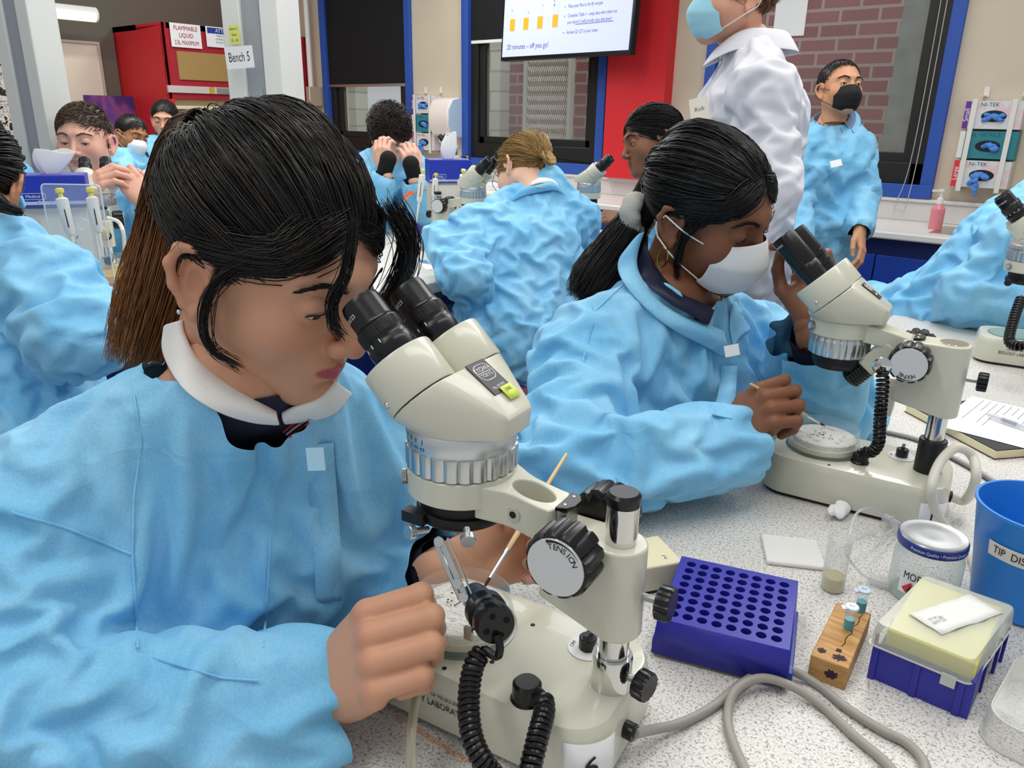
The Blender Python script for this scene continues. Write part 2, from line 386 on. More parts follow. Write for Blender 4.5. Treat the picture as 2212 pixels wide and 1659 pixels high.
# ------------------------------------------------------------------ people
def skinmat():
    m = mat('skin', 'c89070', .48, spec=.4, sss=.12, bump=(700, .12, .0006), vcol=True); return m
def hairmat(name='hair', rough=.38):
    m = mat(name, '100e0d', rough, spec=.45, vcol=True, aniso=.5); return m
def gownmat():
    if 'gown' in MATS: return MATS['gown']
    m = mat('gown', '6bbce9', .62, spec=.25, sheen=.12); b = bsdf(m)
    tc = node(m, 'ShaderNodeTexCoord'); n1 = node(m, 'ShaderNodeTexNoise', Scale=9.0, Detail=5.0, Roughness=.6)
    n2 = node(m, 'ShaderNodeTexNoise', Scale=480.0, Detail=2.0); r = node(m, 'ShaderNodeValToRGB')
    lk(m, tc.outputs['Object'], n1.inputs['Vector']); lk(m, tc.outputs['Object'], n2.inputs['Vector'])
    r.color_ramp.elements[0].position = .3; r.color_ramp.elements[1].position = .72
    r.color_ramp.elements[0].color = (*srgb('6fbde9'), 1); r.color_ramp.elements[1].color = (*srgb('9bd5f3'), 1)
    lk(m, n1.outputs['Fac'], r.inputs['Fac']); mx = node(m, 'ShaderNodeMixRGB', blend_type='MULTIPLY'); mx.inputs[0].default_value = .25
    r2 = node(m, 'ShaderNodeValToRGB'); r2.color_ramp.elements[0].position = .35; r2.color_ramp.elements[1].position = .6; r2.color_ramp.elements[0].color = (.55, .6, .65, 1)
    lk(m, n2.outputs['Fac'], r2.inputs['Fac']); lk(m, r.outputs['Color'], mx.inputs[1]); lk(m, r2.outputs['Color'], mx.inputs[2]); lk(m, mx.outputs[0], b.inputs['Base Color'])
    rd = node(m, 'ShaderNodeTexNoise', Scale=7.0, Detail=2.5); rd.noise_type = 'RIDGED_MULTIFRACTAL'
    mp = node(m, 'ShaderNodeMapping'); mp.inputs['Scale'].default_value = (1.0, 1.3, .8); lk(m, tc.outputs['Object'], mp.inputs['Vector']); lk(m, mp.outputs[0], rd.inputs['Vector'])
    vo = node(m, 'ShaderNodeTexVoronoi', Scale=7.5); vo.feature = 'DISTANCE_TO_EDGE'; wn = node(m, 'ShaderNodeTexNoise', Scale=5.0, Detail=2.0); vm = node(m, 'ShaderNodeMixRGB'); vm.inputs[0].default_value = .22; lk(m, mp.outputs[0] if False else tc.outputs['Object'], wn.inputs['Vector']); lk(m, tc.outputs['Object'], vm.inputs[1]); lk(m, wn.outputs['Color'], vm.inputs[2]); lk(m, vm.outputs[0], vo.inputs['Vector'])
    mr = node(m, 'ShaderNodeMapRange'); mr.inputs['From Max'].default_value = .10; mr.inputs['To Min'].default_value = 1; mr.inputs['To Max'].default_value = 0; lk(m, vo.outputs['Distance'], mr.inputs['Value']); b0 = node(m, 'ShaderNodeBump', Strength=.30, Distance=.004); lk(m, mr.outputs[0], b0.inputs['Height'])
    b1 = node(m, 'ShaderNodeBump', Strength=.30, Distance=.007); lk(m, b0.outputs[0], b1.inputs['Normal']); b2 = node(m, 'ShaderNodeBump', Strength=.25, Distance=.0006)
    lk(m, rd.outputs['Fac'], b1.inputs['Height']); lk(m, n2.outputs['Fac'], b2.inputs['Height']); lk(m, b1.outputs[0], b2.inputs['Normal']); lk(m, b2.outputs[0], b.inputs['Normal'])
    return m
def frame(f, u):                              # columns: right, forward, up
    f = nrm(f); u = np.array(u, float); u = nrm(u - f * f.dot(u)); return np.stack([np.cross(f, u), f, u], 1)
def head_piece(h, tone, lips, eyeopen=.0035, blush=.5, wide=1.0, eyes_down=.2, mask=False, brow=0, stubble=0, neck=.150):
    F = Fld((-.10, -.125, -.21), (.10, .14, .135), h)
    w = wide
    F.ell((0, -.013, .032), (.072 * w, .092, .076), k=.02)
    F.ell((0, .028, -.018), (.0645 * w, .062, .078), k=.03)
    for s in (-1, 1):
        F.cone((s * .050 * w, -.002, -.058), (s * .014, .062, -.094), .018, .017, k=.035)
        F.ell((s * .041 * w, .055, -.036), (.024, .024, .027), k=.024)
        F.cone((s * .012, .084, .020), (s * .044, .066, .018), .011, .009, k=.016)
    F.ell((0, .074, -.097), (.019, .017, .015), k=.022)
    F.ell((0, .072, -.066), (.030, .022, .022), k=.02)
    for s in (-1, 1): F.ell((s * .032, .094, -.002), (.020, .013, .0125), k=.016, op='sub')
    F.cone((0, .086, .006), (0, .106, -.034), .0062, .0095, k=.012); F.ell((0, .107, -.037), (.0095, .009, .008), k=.008)
    for s in (-1, 1): F.ell((s * .0125, .098, -.041), (.0078, .0095, .0068), k=.005); F.ell((s * .006, .103, -.0475), (.0032, .005, .0035), k=.002, op='sub')
    for s in (-1, 1):                         # eyelids over the eyeball, then the opening
        F.ell((s * .032, .0745, -.003), (.0148, .0138, .0135), k=.004)
        F.ell((s * .032, .092, -.0045 - eyes_down * .012), (.0130, .014, max(eyeopen, .0008)), k=.0015, op='sub')
    for a, b in (((-.021, .083, -.0655), (-.006, .0935, -.0625)), ((-.006, .0935, -.0625), (.006, .0935, -.0625)), ((.006, .0935, -.0625), (.021, .083, -.0655))): F.cone(a, b, .0038, .0046, k=.004)
    F.cone((-.017, .084, -.071), (0, .0915, -.0735), .0040, .0056, k=.004); F.cone((.017, .084, -.071), (0, .0915, -.0735), .0040, .0056, k=.004)
    F.cone((-.020, .092, -.0676), (0, .1005, -.0676), .0012, .0016, k=.0015, op='sub'); F.cone((.020, .092, -.0676), (0, .1005, -.0676), .0012, .0016, k=.0015, op='sub')
    F.ell((0, .094, -.084), (.016, .006, .004), k=.008, op='sub')
    for s in (-1, 1):                         # ears: rim, bowl, lobe
        x0 = s * .0725 * w; E = [(.012, .006), (.010, .022), (-.004, .031), (-.019, .026), (-.024, .010), (-.018, -.008), (-.008, -.022), (.002, -.028), (.007, -.018)]
        pts = [(x0 + s * (.004 + .012 * max(0, -y / .024)), y - .004, z - .018) for y, z in E]
        F.ell((x0 + s * .003, -.012, -.018), (.006, .016, .026), k=.01)
        for a, b in zip(pts[:-1], pts[1:]): F.cone(a, b, .0042, .0042, k=.004)
        F.ell((x0 + s * .009, -.006, -.017), (.006, .008, .013), k=.003, op='sub'); F.ell(pts[-2], (.0055, .007, .008), k=.004)
    F.cone((0, -.020, -.060), (0, -.020 - (neck - .05) * .1, -neck), .050, .052, k=.03)
    P, Q = F.mesh(); P, Q = islands(P, Q, 1); P, Q = keepv(P, Q, P[:, 2] > -neck - (.005 if neck > .19 else -.01))
    x, y, z = P.T; t = np.tile(np.array(srgb(tone)), (len(P), 1)); L = np.array(srgb(lips))
    ax = np.abs(x); lm = np.clip(1 - ((ax / .0225) ** 2.4 + ((z + .0675) / (.0098 - .004 * (ax / .022))) ** 2), 0, 1); lm = np.clip(lm * 3.5, 0, 1) * (y > .074)
    t = t * (1 - lm[:, None]) + L * lm[:, None]
    bl = np.exp(-(((ax - .042) / .020) ** 2 + ((z + .034) / .018) ** 2 + ((y - .065) / .03) ** 2)) + .7 * np.exp(-((P - (0, .112, -.038)) ** 2).sum(1) / .012 ** 2) + .7 * np.exp(-(((ax - .083) / .012) ** 2 + ((y + .012) / .03) ** 2 + ((z + .015) / .03) ** 2))
    t = t * (1 - .28 * blush * bl[:, None] * np.array([.15, 1, .95]))
    if stubble:
        sb = np.clip((-.035 - z) / .02, 0, 1) * np.clip((z + .13) / .02, 0, 1) * (y > -.01); t = t * (1 - stubble * sb[:, None] * np.array([.35, .45, .5]))
    return P, Q, t
FL = [(.0425, .0255, .0200), (.0465, .0295, .0205), (.0425, .0275, .0205), (.0335, .0205, .0185)]
FB = [(-.0275, .084, 0), (-.0085, .088, .002), (.0105, .085, .001), (.028, .077, -.002)]
def hand_piece(h, tone, curl, thumb=None, spread=(.10, .02, -.06, -.16), side=1, s=1.0, nails='e8c0b0', fore=.03):
    # right hand: origin wrist, +y fingers, +z back of hand, thumb on -x; side=-1 mirrors
    F = Fld((-.085, -.02 - fore, -.115), (.07, .20, .05), h)
    F.cone((0, -fore, 0), (0, 0, 0), .0255, .0235, k=.01)
    for i, (x, y, z) in enumerate(FB): F.cone((x * .55, .004, -.002), (x, y - .012, z - .003), .0165, .0118 if i else .012, k=.014)
    F.ell((.018, .035, -.010), (.014, .028, .011), k=.012); F.cone((-.010, .012, -.010), (-.026, .045, -.014), .014, .0125, k=.012)
    tips = []
    for i in range(4):
        p = np.array(FB[i]); a = 0; sp = spread[i]; F.ell(p + (0, -.003, .001), (.0098, .011, .0098), k=.006)
        for j, (L, c) in enumerate(zip(FL[i], curl[i])):
            a += c; d = np.array([-math.sin(sp) * math.cos(a * .8), math.cos(sp) * math.cos(a), -math.sin(a)]); d /= np.linalg.norm(d); q = p + d * L
            r0, r1 = ((.0102, .0092), (.0092, .0084), (.0084, .0070))[j]; q_ = .90 if i == 3 else 1
            F.cone(p, q, r0 * q_, r1 * q_, k=.0035 if j else .004); p = q
        up_ = np.array([0, math.sin(a), math.cos(a)]); tips.append((p - d * .004 + up_ * .0062, up_, d))
    th = thumb or [(-.022, .020, -.010), (-.047, .050, -.020), (-.052, .083, -.026), (-.047, .110, -.030)]
    for j in range(3): F.cone(th[j], th[j + 1], (.0155, .0112, .0100)[j], (.0112, .0100, .0080)[j], k=.008 if j == 0 else .003)
    P, Q = F.mesh(); P, Q = islands(P, Q, 1); T = np.array(srgb(tone)); t = np.tile(T, (len(P), 1)); nl = np.array(srgb(nails))
    d = nrm(np.array(th[3]) - th[2]); u = nrm(np.cross(d, (0.25, 0, -1)) if False else np.cross(np.cross(d, (-.75, 0, .65)), d)); tips.append((np.array(th[3]) + u * .0075, u, d))
    for (c, u, d) in tips:
        v = P - c; a1 = v @ d; a2 = v @ u; a3 = np.linalg.norm(v - np.outer(a1, d) - np.outer(a2, u), axis=1); m = (np.abs(a1) < .0062) & (a3 < .0052) & (a2 > -.0028) & (a2 < .004); t[m] = nl
    kn = np.zeros(len(P))
    for p in FB: kn += np.exp(-((P - np.array(p) - (0, 0, .009)) ** 2).sum(1) / .008 ** 2)
    t = t * (1 - .12 * np.clip(kn, 0, 1)[:, None] * np.array([.2, 1, 1]))
    P = P * s
    if side < 0: P = P * (-1, 1, 1); Q = Q[:, ::-1]
    return P, Q, t
FIST = [(1.25, 1.5, .9)] * 4
RELAX = [(.35, .5, .3), (.45, .6, .35), (.55, .65, .4), (.65, .7, .4)]
GRIP = [(.9, .9, .4), (1.05, 1.1, .5), (1.15, 1.25, .6), (1.2, 1.35, .7)]
def join(pieces):
    P = []; F = []; C = []; o = 0
    for p, f, c in pieces: P.append(p); F.append(f + o); C.append(c); o += len(p)
    return np.concatenate(P), np.concatenate(F), np.concatenate(C)
def strands(paths, r, tip=.35):               # (S,n,3) paths -> three-sided tapering strands
    S, n, _ = paths.shape; T = np.gradient(paths, axis=1); T /= np.linalg.norm(T, axis=2, keepdims=True) + 1e-9
    ref = np.array([.31, .2, .93]); u = np.cross(T, ref); u /= np.linalg.norm(u, axis=2, keepdims=True) + 1e-9; w = np.cross(T, u)
    rr = (np.broadcast_to(r, (S,))[:, None] * np.interp(np.linspace(0, 1, n), [0, .15, .7, 1], [.45, 1, 1, tip]))[..., None]
    V = np.stack([paths + (u * math.cos(a) + w * math.sin(a)) * rr for a in (0, 2.094, 4.189)], 2).reshape(-1, 3)
    b = (np.arange(S)[:, None, None] * n * 3 + np.arange(n - 1)[None, :, None] * 3); k = np.arange(3)[None, None, :]; k2 = (k + 1) % 3
    return V, np.stack([b + k, b + k2, b + 3 + k2, b + 3 + k], -1).reshape(-1, 4)
SCC = np.array([0, -.013, .032]); SCR = np.array([.0735, .0935, .0775])
def dirs(P): d = (P - SCC) / SCR; return d / np.linalg.norm(d, axis=-1, keepdims=True)
def slerp(a, b, t):
    c = np.clip((a * b).sum(-1), -.9999, .9999); w = np.arccos(c); s = np.sin(w)
    return a * (np.sin((1 - t) * w) / s)[..., None] + b * (np.sin(t * w) / s)[..., None]
def sph(n, rng):
    v = rng.normal(size=(n, 3)); return v / np.linalg.norm(v, axis=1)[:, None]
def hairline(p, low=0.0, nape=-.085):
    y, z, ax = p[..., 1], p[..., 2], np.abs(p[..., 0]); zf = np.where(y > .02, -.012 + 1.15 * (y - .02), -.012 + 1.1 * (y - .02)) - low
    zf = np.where((ax > .05) & (y < .025) & (y > -.03), np.maximum(zf, .006), zf)
    return (z > zf) & (z > nape)
def clumpnoise(d, rng, f=9, n=7):             # smooth pseudo noise on directions
    s = 0
    for _ in range(n): k = rng.normal(size=3) * f; s = s + np.sin(d @ k + rng.uniform(0, 6.3))
    return s / n ** .5
def cap(h, t=.006, low=0.0, nape=-.085):
    F = Fld((-.11, -.14, -.13), (.11, .12, .15), h); F.ell(SCC, SCR + t, k=.01)
    P, Q = F.mesh(); P, Q = keepv(P, Q, hairline(P, low, nape)); return P, Q
def pulled_hair(n, tie, rng, off=(.004, .013), pts=13, low=0.0, lump=.005, part=None, seam=.012, nape=-.085):
    d = sph(n * 8, rng); p = SCC + d * SCR; hm = hairline(p, low, nape); ed = hm & ~hairline(p, low - .016, nape + .012); d = np.concatenate([d[hm][:int(n * .72)], d[ed][:int(n * .28)]]); n = len(d); tie = np.array(tie, float); td = dirs(tie)
    if part is not None:                      # push the roots towards a parting
        k = rng.rand(n) < .35; a = np.array(part[0]); b = np.array(part[1]); q = a + (b - a) * rng.rand(n, 1); q[:, 0] += rng.choice([-1, 1], n) * rng.uniform(.002, seam, n); d[k] = dirs(q)[k]
    ph = clumpnoise(d, rng, 7); ph2 = clumpnoise(d, rng, 22); o = rng.uniform(off[0], off[1], n); tt = np.linspace(0, 1, pts); out = np.zeros((n, pts, 3))
    jit = rng.normal(0, .035, (n, 3)); ln = rng.uniform(.0, .06, n)
    for i, t in enumerate(tt):
        e = slerp(d, np.tile(td, (n, 1)), np.full(n, min(t * (1.0), .985))); e = e + jit * math.sin(math.pi * t); e /= np.linalg.norm(e, axis=1)[:, None]
        lift = o + lump * (.6 * ph + .4 * ph2) * math.sin(math.pi * min(1, t * .9 + .1)); lift = np.maximum(lift, .002) * (math.sin(math.pi * (.25 + .65 * t)) if t < 1 else .5)
        out[:, i] = SCC + e * (SCR + lift[:, None])
    return out
def tail(P, n, R, rng, pts=18, droop=0, wave=.004, tipr=.35):   # a hanging bunch of hair along a path, in the path's own frame
    C = catmull(P, 8); idx = np.linspace(0, len(C) - 1, pts); C = np.stack([np.interp(idx, np.arange(len(C)), C[:, i]) for i in range(3)], 1)
    T = np.gradient(C, axis=0); T /= np.linalg.norm(T, axis=1)[:, None]; u = nrm(np.cross(T[0], (0.2, 1, .3))); a = rng.uniform(0, 6.283, n); q = np.sqrt(rng.rand(n)); out = np.zeros((n, pts, 3)); R = np.interp(np.linspace(0, 1, pts), np.linspace(0, 1, len(R)), R)
    f = rng.uniform(3, 9, n); g = rng.uniform(0, 6.3, n); L = rng.uniform(.82, 1.0, n)
    for k in range(pts):
        t = k / (pts - 1); j = np.clip(L * t * (pts - 1), 0, pts - 1.001); i0 = j.astype(int); fr = (j - i0)[:, None]; c = C[i0] * (1 - fr) + C[i0 + 1] * fr; r = (R[i0] * (1 - fr[:, 0]) + R[i0 + 1] * fr[:, 0])
        TT = T[k]; u = nrm(u - TT * u.dot(TT)); w = np.cross(TT, u); rad = q * r + wave * t * np.sin(f * t + g)
        out[:, k] = c + u * (np.cos(a) * rad)[:, None] + w * (np.sin(a) * rad)[:, None]
    return out
def bowl_hair(n, rng, length=.03, pts=6, curl=0, off=.004, flow=(0, .6, -.2), low=0.0, wave=0, nape=-.075, th=None):
    d = sph(n * 3, rng); p = SCC + d * SCR; d = d[hairline(p, low, nape)][:n]; n = len(d); p = SCC + d * SCR; f = np.array(flow, float)
    side = np.stack([np.sign(d[:, 0]) * .5, np.zeros(n), np.zeros(n)], 1) * (np.abs(d[:, :1])); g = f + side + rng.normal(0, .18, (n, 3)) + np.array([0, 0, -.5]) * (np.abs(d[:, :1]) + np.maximum(-d[:, 1:2], 0))
    g = g - d * (g * d).sum(1)[:, None]; g /= np.linalg.norm(g, axis=1)[:, None] + 1e-9; L = (th(d) if th else length) * rng.uniform(.7, 1.15, n); out = np.zeros((n, pts, 3)); ph = rng.uniform(0, 6.3, n) if curl else 0
    cn = clumpnoise(d, rng, 6) ; b = np.cross(d, g)
    for i in range(pts):
        t = i / (pts - 1); e = d + g * (L * t / .085)[:, None] + (b * (wave * np.sin(cn * 5 + 5 * t) * t)[:, None]); e /= np.linalg.norm(e, axis=1)[:, None]
        out[:, i] = SCC + e * (SCR + (off * (.3 + t) + .25 * L * t * (1 - .6 * t))[:, None]) + (curl * t * np.stack([np.cos(ph + 5 * t), np.sin(ph + 5 * t), np.cos(2 * ph + 4 * t)], 1) if curl else 0)
    return out
def collar(name, m, N, H, a=.062, b=.066, prof=((0, 0), (.002, .035), (.014, .030), (.030, -.006)), gap=.25, parent=None, solid=.0015, tilt=0, wob=0, n=48, sub=1, drop=0.0):
    # band round the neck; H columns right, forward, up of the collar plane; prof (outwards, up)
    V = []; t = np.linspace(gap, 2 * math.pi - gap, n)
    for q in t:
        for o, z in prof:
            fr = math.cos(q); V.append(N + H @ np.array([-math.sin(q) * (a + o), fr * (b + o), z + wob * math.sin(5 * q) * (o > .01) - drop * max(0, fr) ** 2 - tilt * fr]))
    k = len(prof); F = [(i * k + j, (i + 1) * k + j, (i + 1) * k + j + 1, i * k + j + 1) for i in range(n - 1) for j in range(k - 1)]
    return mkmesh(name, V, F, m, parent, solid=solid, sub=sub)
def facemask(m, cordm, O, H, s, parent, loops=True, lift=0.0):
    nu, nv = 25, 17; V = []
    for j in range(nv):
        v = j / (nv - 1)
        for i in range(nu):
            u = i / (nu - 1) * 2 - 1; a = u * 1.12
            zt = -.010 - .014 * abs(u) ** 1.5; zb = -.112 + .022 * abs(u) ** 2; z = zt + (zb - zt) * v
            yf = np.interp(v, [0, .15, .38, .6, .85, 1], [.101, .112, .121, .113, .100, .078]); wx = np.interp(v, [0, .4, 1], [.064, .068, .060])
            x = wx * math.sin(a) * 1.02; y = yf - (yf - .018) * (1 - math.cos(a)) ** .92 * .98; y += .0022 * ((v * 3.0) % 1.0) * (.15 < v < .9) * (1 - abs(u)); V.append((x, y + .002, z + lift))
    P = np.array(V); P = O + (P * s) @ H.T; F = [(j * nu + i, j * nu + i + 1, (j + 1) * nu + i + 1, (j + 1) * nu + i) for j in range(nv - 1) for i in range(nu - 1)]
    o = mkmesh('face_mask', P, F, m, parent, solid=.0012, sub=1)
    for sd in (-1, 1):
        mb = MB(); c0 = V[(nu - 1 if sd > 0 else 0) + nu * 1]; c1 = V[(nu - 1 if sd > 0 else 0) + nu * (nv - 2)]
        for c, e in ((c0, (sd * .086, -.020, -.002)), (c1, (sd * .088, -.022, -.038))):
            mid = (np.array(c) + e) / 2 + np.array([sd * .010, 0, .002]); mb.tube([O + H @ (np.array(q) * s) for q in catmull([c, mid, e], 6)], .0012 * s, 6)
        mb.tube([O + H @ (np.array(q) * s) for q in catmull([(sd * .086, -.020, -.002), (sd * .088, -.030, -.02), (sd * .088, -.022, -.038)], 6)], .0012 * s, 6)
        mb.obj('ear_loop', cordm, o)
    return o
def person(label, O, H, J, tone='c98f70', lips='b0605c', s=1.0, hh=.0035, gh=.014, hands=(), gown='gown', bend=.08, shirt='20243a', ndmix=.5, neckrad=.102, neckin=.070, neck=.150, cutr=.074, seat=None, legs=True, eyeopen=.003, blush=.5, wide=1.0,
           eyes_down=.2, drape_it=90, gscale=1.05, neckcut=.035, sleeve=(.070, .064, .062, .052), torso=(.128, .13), hem=.30, browcol='15100d', name='person', floorfn=None, stubble=0,
           lash=True, bench=None, collar_a=.07, gprims=None, cuff=.0, trousers='20232a', shoes=True, seed=1, rest_fn=None, group=None, gnoise=0, press=.008, gname=None):
    root = empty(name, (O[0], O[1], 0), 0, label, 'person', group); inv = -np.array([O[0], O[1], 0.])
    J = {k: np.array(v, float) for k, v in J.items()}; SL, SR, B = J['SL'], J['SR'], J['B']; N = J.get('N', (SL + SR) / 2 + (0, 0, .03)); U = nrm(SR - SL); Tc = (SL + SR) / 2; up = nrm(Tc - B); fw = nrm(np.cross(up, U))
    # ---- the body itself
    pcs = []; hp, hq, hc = head_piece(hh, tone, lips, eyeopen, blush, wide, eyes_down, stubble=stubble, neck=neck); pcs.append((O + (hp * s) @ H.T, hq, hc))
    lo = np.min([SL, SR, B, N, *[J[k] for k in J]], 0) - .22; hi = np.max([SL, SR, B, N, *[J[k] for k in J]], 0) + .2; legp = []
    if legs:
        for sg in (-1, 1):
            hp_ = B + U * .085 * sg + (0, 0, -.02)
            if seat is not None: kn = hp_ + nrm(seat) * .40 + U * .05 * sg + (0, 0, -.05); an = kn + np.array([0, 0, 0]) - nrm(seat) * .06; an[2] = .09; kn[2] = max(kn[2], .42); an = an if kn[2] < .75 else np.array([an[0], an[1], .28])
            else: an = hp_ + U * .03 * sg; an[2] = .09; kn = (hp_ + an) / 2 + fw * .02
            legp.append((hp_, kn, an)); lo = np.minimum(lo, np.minimum(kn, an) - .16); hi = np.maximum(hi, np.maximum(kn, an) + .16)
    lo[2] = max(lo[2], 0.0)
    bf = Fld(lo, hi, .016)
    def torso_prims(F, g, k=.06):
        for sg in (-1, 1):
            F.cone(Tc + U * sg * .075 - up * .09, B + U * sg * .070 + up * .04, torso[0] - .03 + g, torso[1] - .03 + g, k=k)
            F.cone(Tc + U * sg * .05 - up * .02, (SR if sg > 0 else SL) - up * .01, .062 + g * .7, .052 + g, k=k * .6)
            F.cone(N, (SR if sg > 0 else SL), .045 + g * .5, .042 + g * .8, k=k * .6)
    torso_prims(bf, 0); hb_ = O + H @ (np.array([0, -.025, -.10]) * s); bf.cone(N - up * .02, hb_, .052 if neck < .19 else .038, .048 if neck < .19 else .040, k=.02)
    for S_, E_, W_ in (('SL', 'EL', 'WL'), ('SR', 'ER', 'WR')):
        if E_ in J: bf.cone(J[S_], J[E_], .050, .040, k=.02); bf.cone(J[E_], J[W_], .040, .027, k=.015)
    for a, b, c in legp: bf.cone(a, b, .080, .058, k=.04); bf.cone(b, c, .056, .042, k=.02)
    P, Q = bf.mesh(); P, Q = islands(P, Q, 1)
    T = np.array(srgb(tone)); pcs.append((P, Q, np.tile(T, (len(P), 1))))
    for hd in hands:
        hh2 = hd.get('h', max(hh * .8, .0016)); p, q, c = hand_piece(hh2, tone, hd.get('curl', RELAX), hd.get('thumb'), hd.get('spread', (.10, .02, -.06, -.16)), hd['side'], hd.get('s', s), hd.get('nails', None) or ('d9a79a' if tone[0] > 'a' else 'a87562'))
        Hf = frame(hd['dir'], hd['back']); pcs.append((np.array(hd['o']) + p @ Hf.T, q, c))
    P, Q, C = join(pcs); body = mkmesh('body', P + inv, Q, skinmat(), root, col=C)
    # eyes
    eb = MB(); ib = MB()
    for sx in (-1, 1):
        c = O + H @ (np.array([sx * .032, .0745, -.003]) * s); eb.ball(c + inv, .0124 * s, 16, 10); g = nrm(H @ np.array([0, 1, -eyes_down * 2])); ib.ball(c + inv + g * .0075 * s, .0062 * s, 12, 8)
    e = eb.obj('eyes', mat('eye_white', 'e9e2da', .2, spec=.6), root); ib.obj('iris', mat('iris', '1a0f0a', .12), e)
    rng = np.random.RandomState(seed); 
    if browcol:
        nb = 110
        for sx in (-1, 1):
            pth = np.zeros((nb, 4, 3))
            for i in range(nb):
                t = rng.rand(); x = .012 + .040 * t; z0 = .0150 + .007 * math.sin(min(t * 1.3, 1) * math.pi * .8) - .004 * (t > .8) * (t - .8) * 5 + rng.uniform(-.0032, .0032) * (1.15 - t); y = .0945 - .55 * max(0, x - .012) ** 1.25 * 1.75
                for j in range(4): pth[i, j] = (sx * (x + .0028 * j), y + .0014 - .0008 * j * (1 + 30 * x * .5), z0 + .0012 * j * (1 - 1.2 * t))
            V, F_ = strands(O + (pth * s) @ H.T + inv, .0006 * s); mkmesh('eyebrow', V, F_, hairmat(), root, col=np.tile(srgb(browcol), (len(V), 1)))['kind'] = 'stuff'
    if lash:
        lb = MB()
        for sx in (-1, 1):
            ps = [(sx * (.032 + .0135 * math.cos(a)), .0745 + .0145 * (1 - .45 * math.cos(a) ** 2), -.0035 - eyes_down * .012 + max(eyeopen, .001) * .8 * math.sin(a)) for a in np.linspace(0, math.pi, 9)]
            lb.tube([O + inv + H @ (np.array(q) * s) for q in ps], [.0004 * s] + [.0009 * s] * 7 + [.0004 * s], 5)
        lb.obj('eyelashes', mat('lash', '0c0908', .6), root)
    # ---- trousers and shoes
    if legp:
        tf = Fld(np.min([q for l in legp for q in l], 0) - .14, np.max([q for l in legp for q in l], 0) + .14, .018)
        for a, b, c in legp: tf.cone(a, b, .092, .072, k=.04); tf.cone(b, c + (0, 0, .02), .070, .060, k=.02)
        P, Q = tf.mesh(); mkmesh('trousers', P + inv, Q, mat('trousers_' + trousers, trousers, .8), root)
        if shoes:
            for a, b, c in legp:
                fd = nrm(seat) if seat is not None else fw; sh = MB(); z = c[2] - .045
                sh.hull([np.array([c[0], c[1], z]) + inv + fd * f + np.cross(fd, (0, 0, 1)) * w_ + np.array([0, 0, zz]) for f, w_, zz in ((-.07, .035, -.044), (-.07, -.035, -.044), (.17, .03, -.044), (.17, -.03, -.044), (.20, 0, -.035), (-.07, .03, .05), (-.07, -.03, .05), (.03, .03, .055), (.03, -.03, .055), (.15, .03, -.01), (.15, -.03, -.01))]); sh.obj('shoe', mat('shoe', '17171a', .5), root, bevel=.012)
    # ---- gown or coat
    g = None
    if gown:
        lo2 = lo - .12; hi2 = hi + .12; gf = Fld(lo2, hi2, gh); torso_prims(gf, .028, .07)
        for S_, E_, W_ in (('SL', 'EL', 'WL'), ('SR', 'ER', 'WR')):
            if E_ in J:
                fa = nrm(J[W_] - J[E_]); gf.cone(J[S_], J[E_], sleeve[0], sleeve[1], k=.035); gf.cone(J[E_], J[W_] + fa * (.05 + cuff), sleeve[2], sleeve[3], k=.03)
        if seat is not None:
            for a, b, c in legp: gf.cone(a + (0, 0, -.02), a + (b - a) * .85, .125, .11, k=.10)
            gf.cone(B, B + nrm(seat) * .05 - (0, 0, .25), .17, .17, k=.08)
        elif legs: gf.cone(B, (B[0], B[1], hem + .1), .165, .19, k=.08); gf.cone(B, (B[0], B[1], hem - .3), .165, .20, k=.08)
        else: gf.cone(B, B - up * .3, .165, .18, k=.08)
        if gprims: gprims(gf)
        P, Q = gf.mesh(); P, Q = islands(P, Q, 1); P = relax(P, Q, 2)
        m = np.ones(len(P), bool); nd = nrm(nrm(O + H @ np.array([0, -.02, -.08]) - N) * (1 - ndmix) + up * ndmix); v = P - N; a = v @ nd; rad = np.linalg.norm(v - np.outer(a, nd), axis=1); m &= ~((a > neckcut) & (rad < neckrad)) & ~((a > neckcut - .045) & (rad < neckin))
        for E_, W_ in (('EL', 'WL'), ('ER', 'WR')):
            if E_ in J: fa = nrm(J[W_] - J[E_]); v = P - J[W_]; a_ = v @ fa; m &= ~((a_ > cuff) & (a_ < .13) & (np.linalg.norm(v - np.outer(a_, fa), axis=1) < cutr + .2 * np.maximum(a_, 0)))
        zc = (.50 if seat is not None else hem) if legs else B[2] - .25
        m &= P[:, 2] > zc
        P, Q = keepv(P, Q, m); P, Q = islands(P, Q, 1); P = smooth_rim(P, Q)
        cf = Fld(lo, hi, .016); torso_prims(cf, .004)
        for S_, E_, W_ in (('SL', 'EL', 'WL'), ('SR', 'ER', 'WR')):
            if E_ in J: cf.cone(J[S_], J[E_], .052, .042, k=.03); cf.cone(J[E_], J[W_], .042, .036, k=.02)
        for a, b, c in legp: cf.cone(a, b, .088, .066, k=.04)
        sp, sq = cf.mesh(); v_ = sp - N; a_ = v_ @ nd; mk = ~((a_ > -.004) & (np.linalg.norm(v_ - np.outer(a_, nd), axis=1) < .082)) & (sp[:, 2] > B[2] - .12)
        for E_, W_ in (('EL', 'WL'), ('ER', 'WR')):
            if E_ in J: fa = nrm(J[W_] - J[E_]); w_ = sp - J[W_]; aw = w_ @ fa; mk &= ~((aw > -.008) & (aw < .12) & (np.linalg.norm(w_ - np.outer(aw, fa), axis=1) < .06))
        sp, sq = keepv(sp, sq, mk); mkmesh('shirt', sp + inv, sq, mat('shirt_' + shirt, shirt, .8), root)
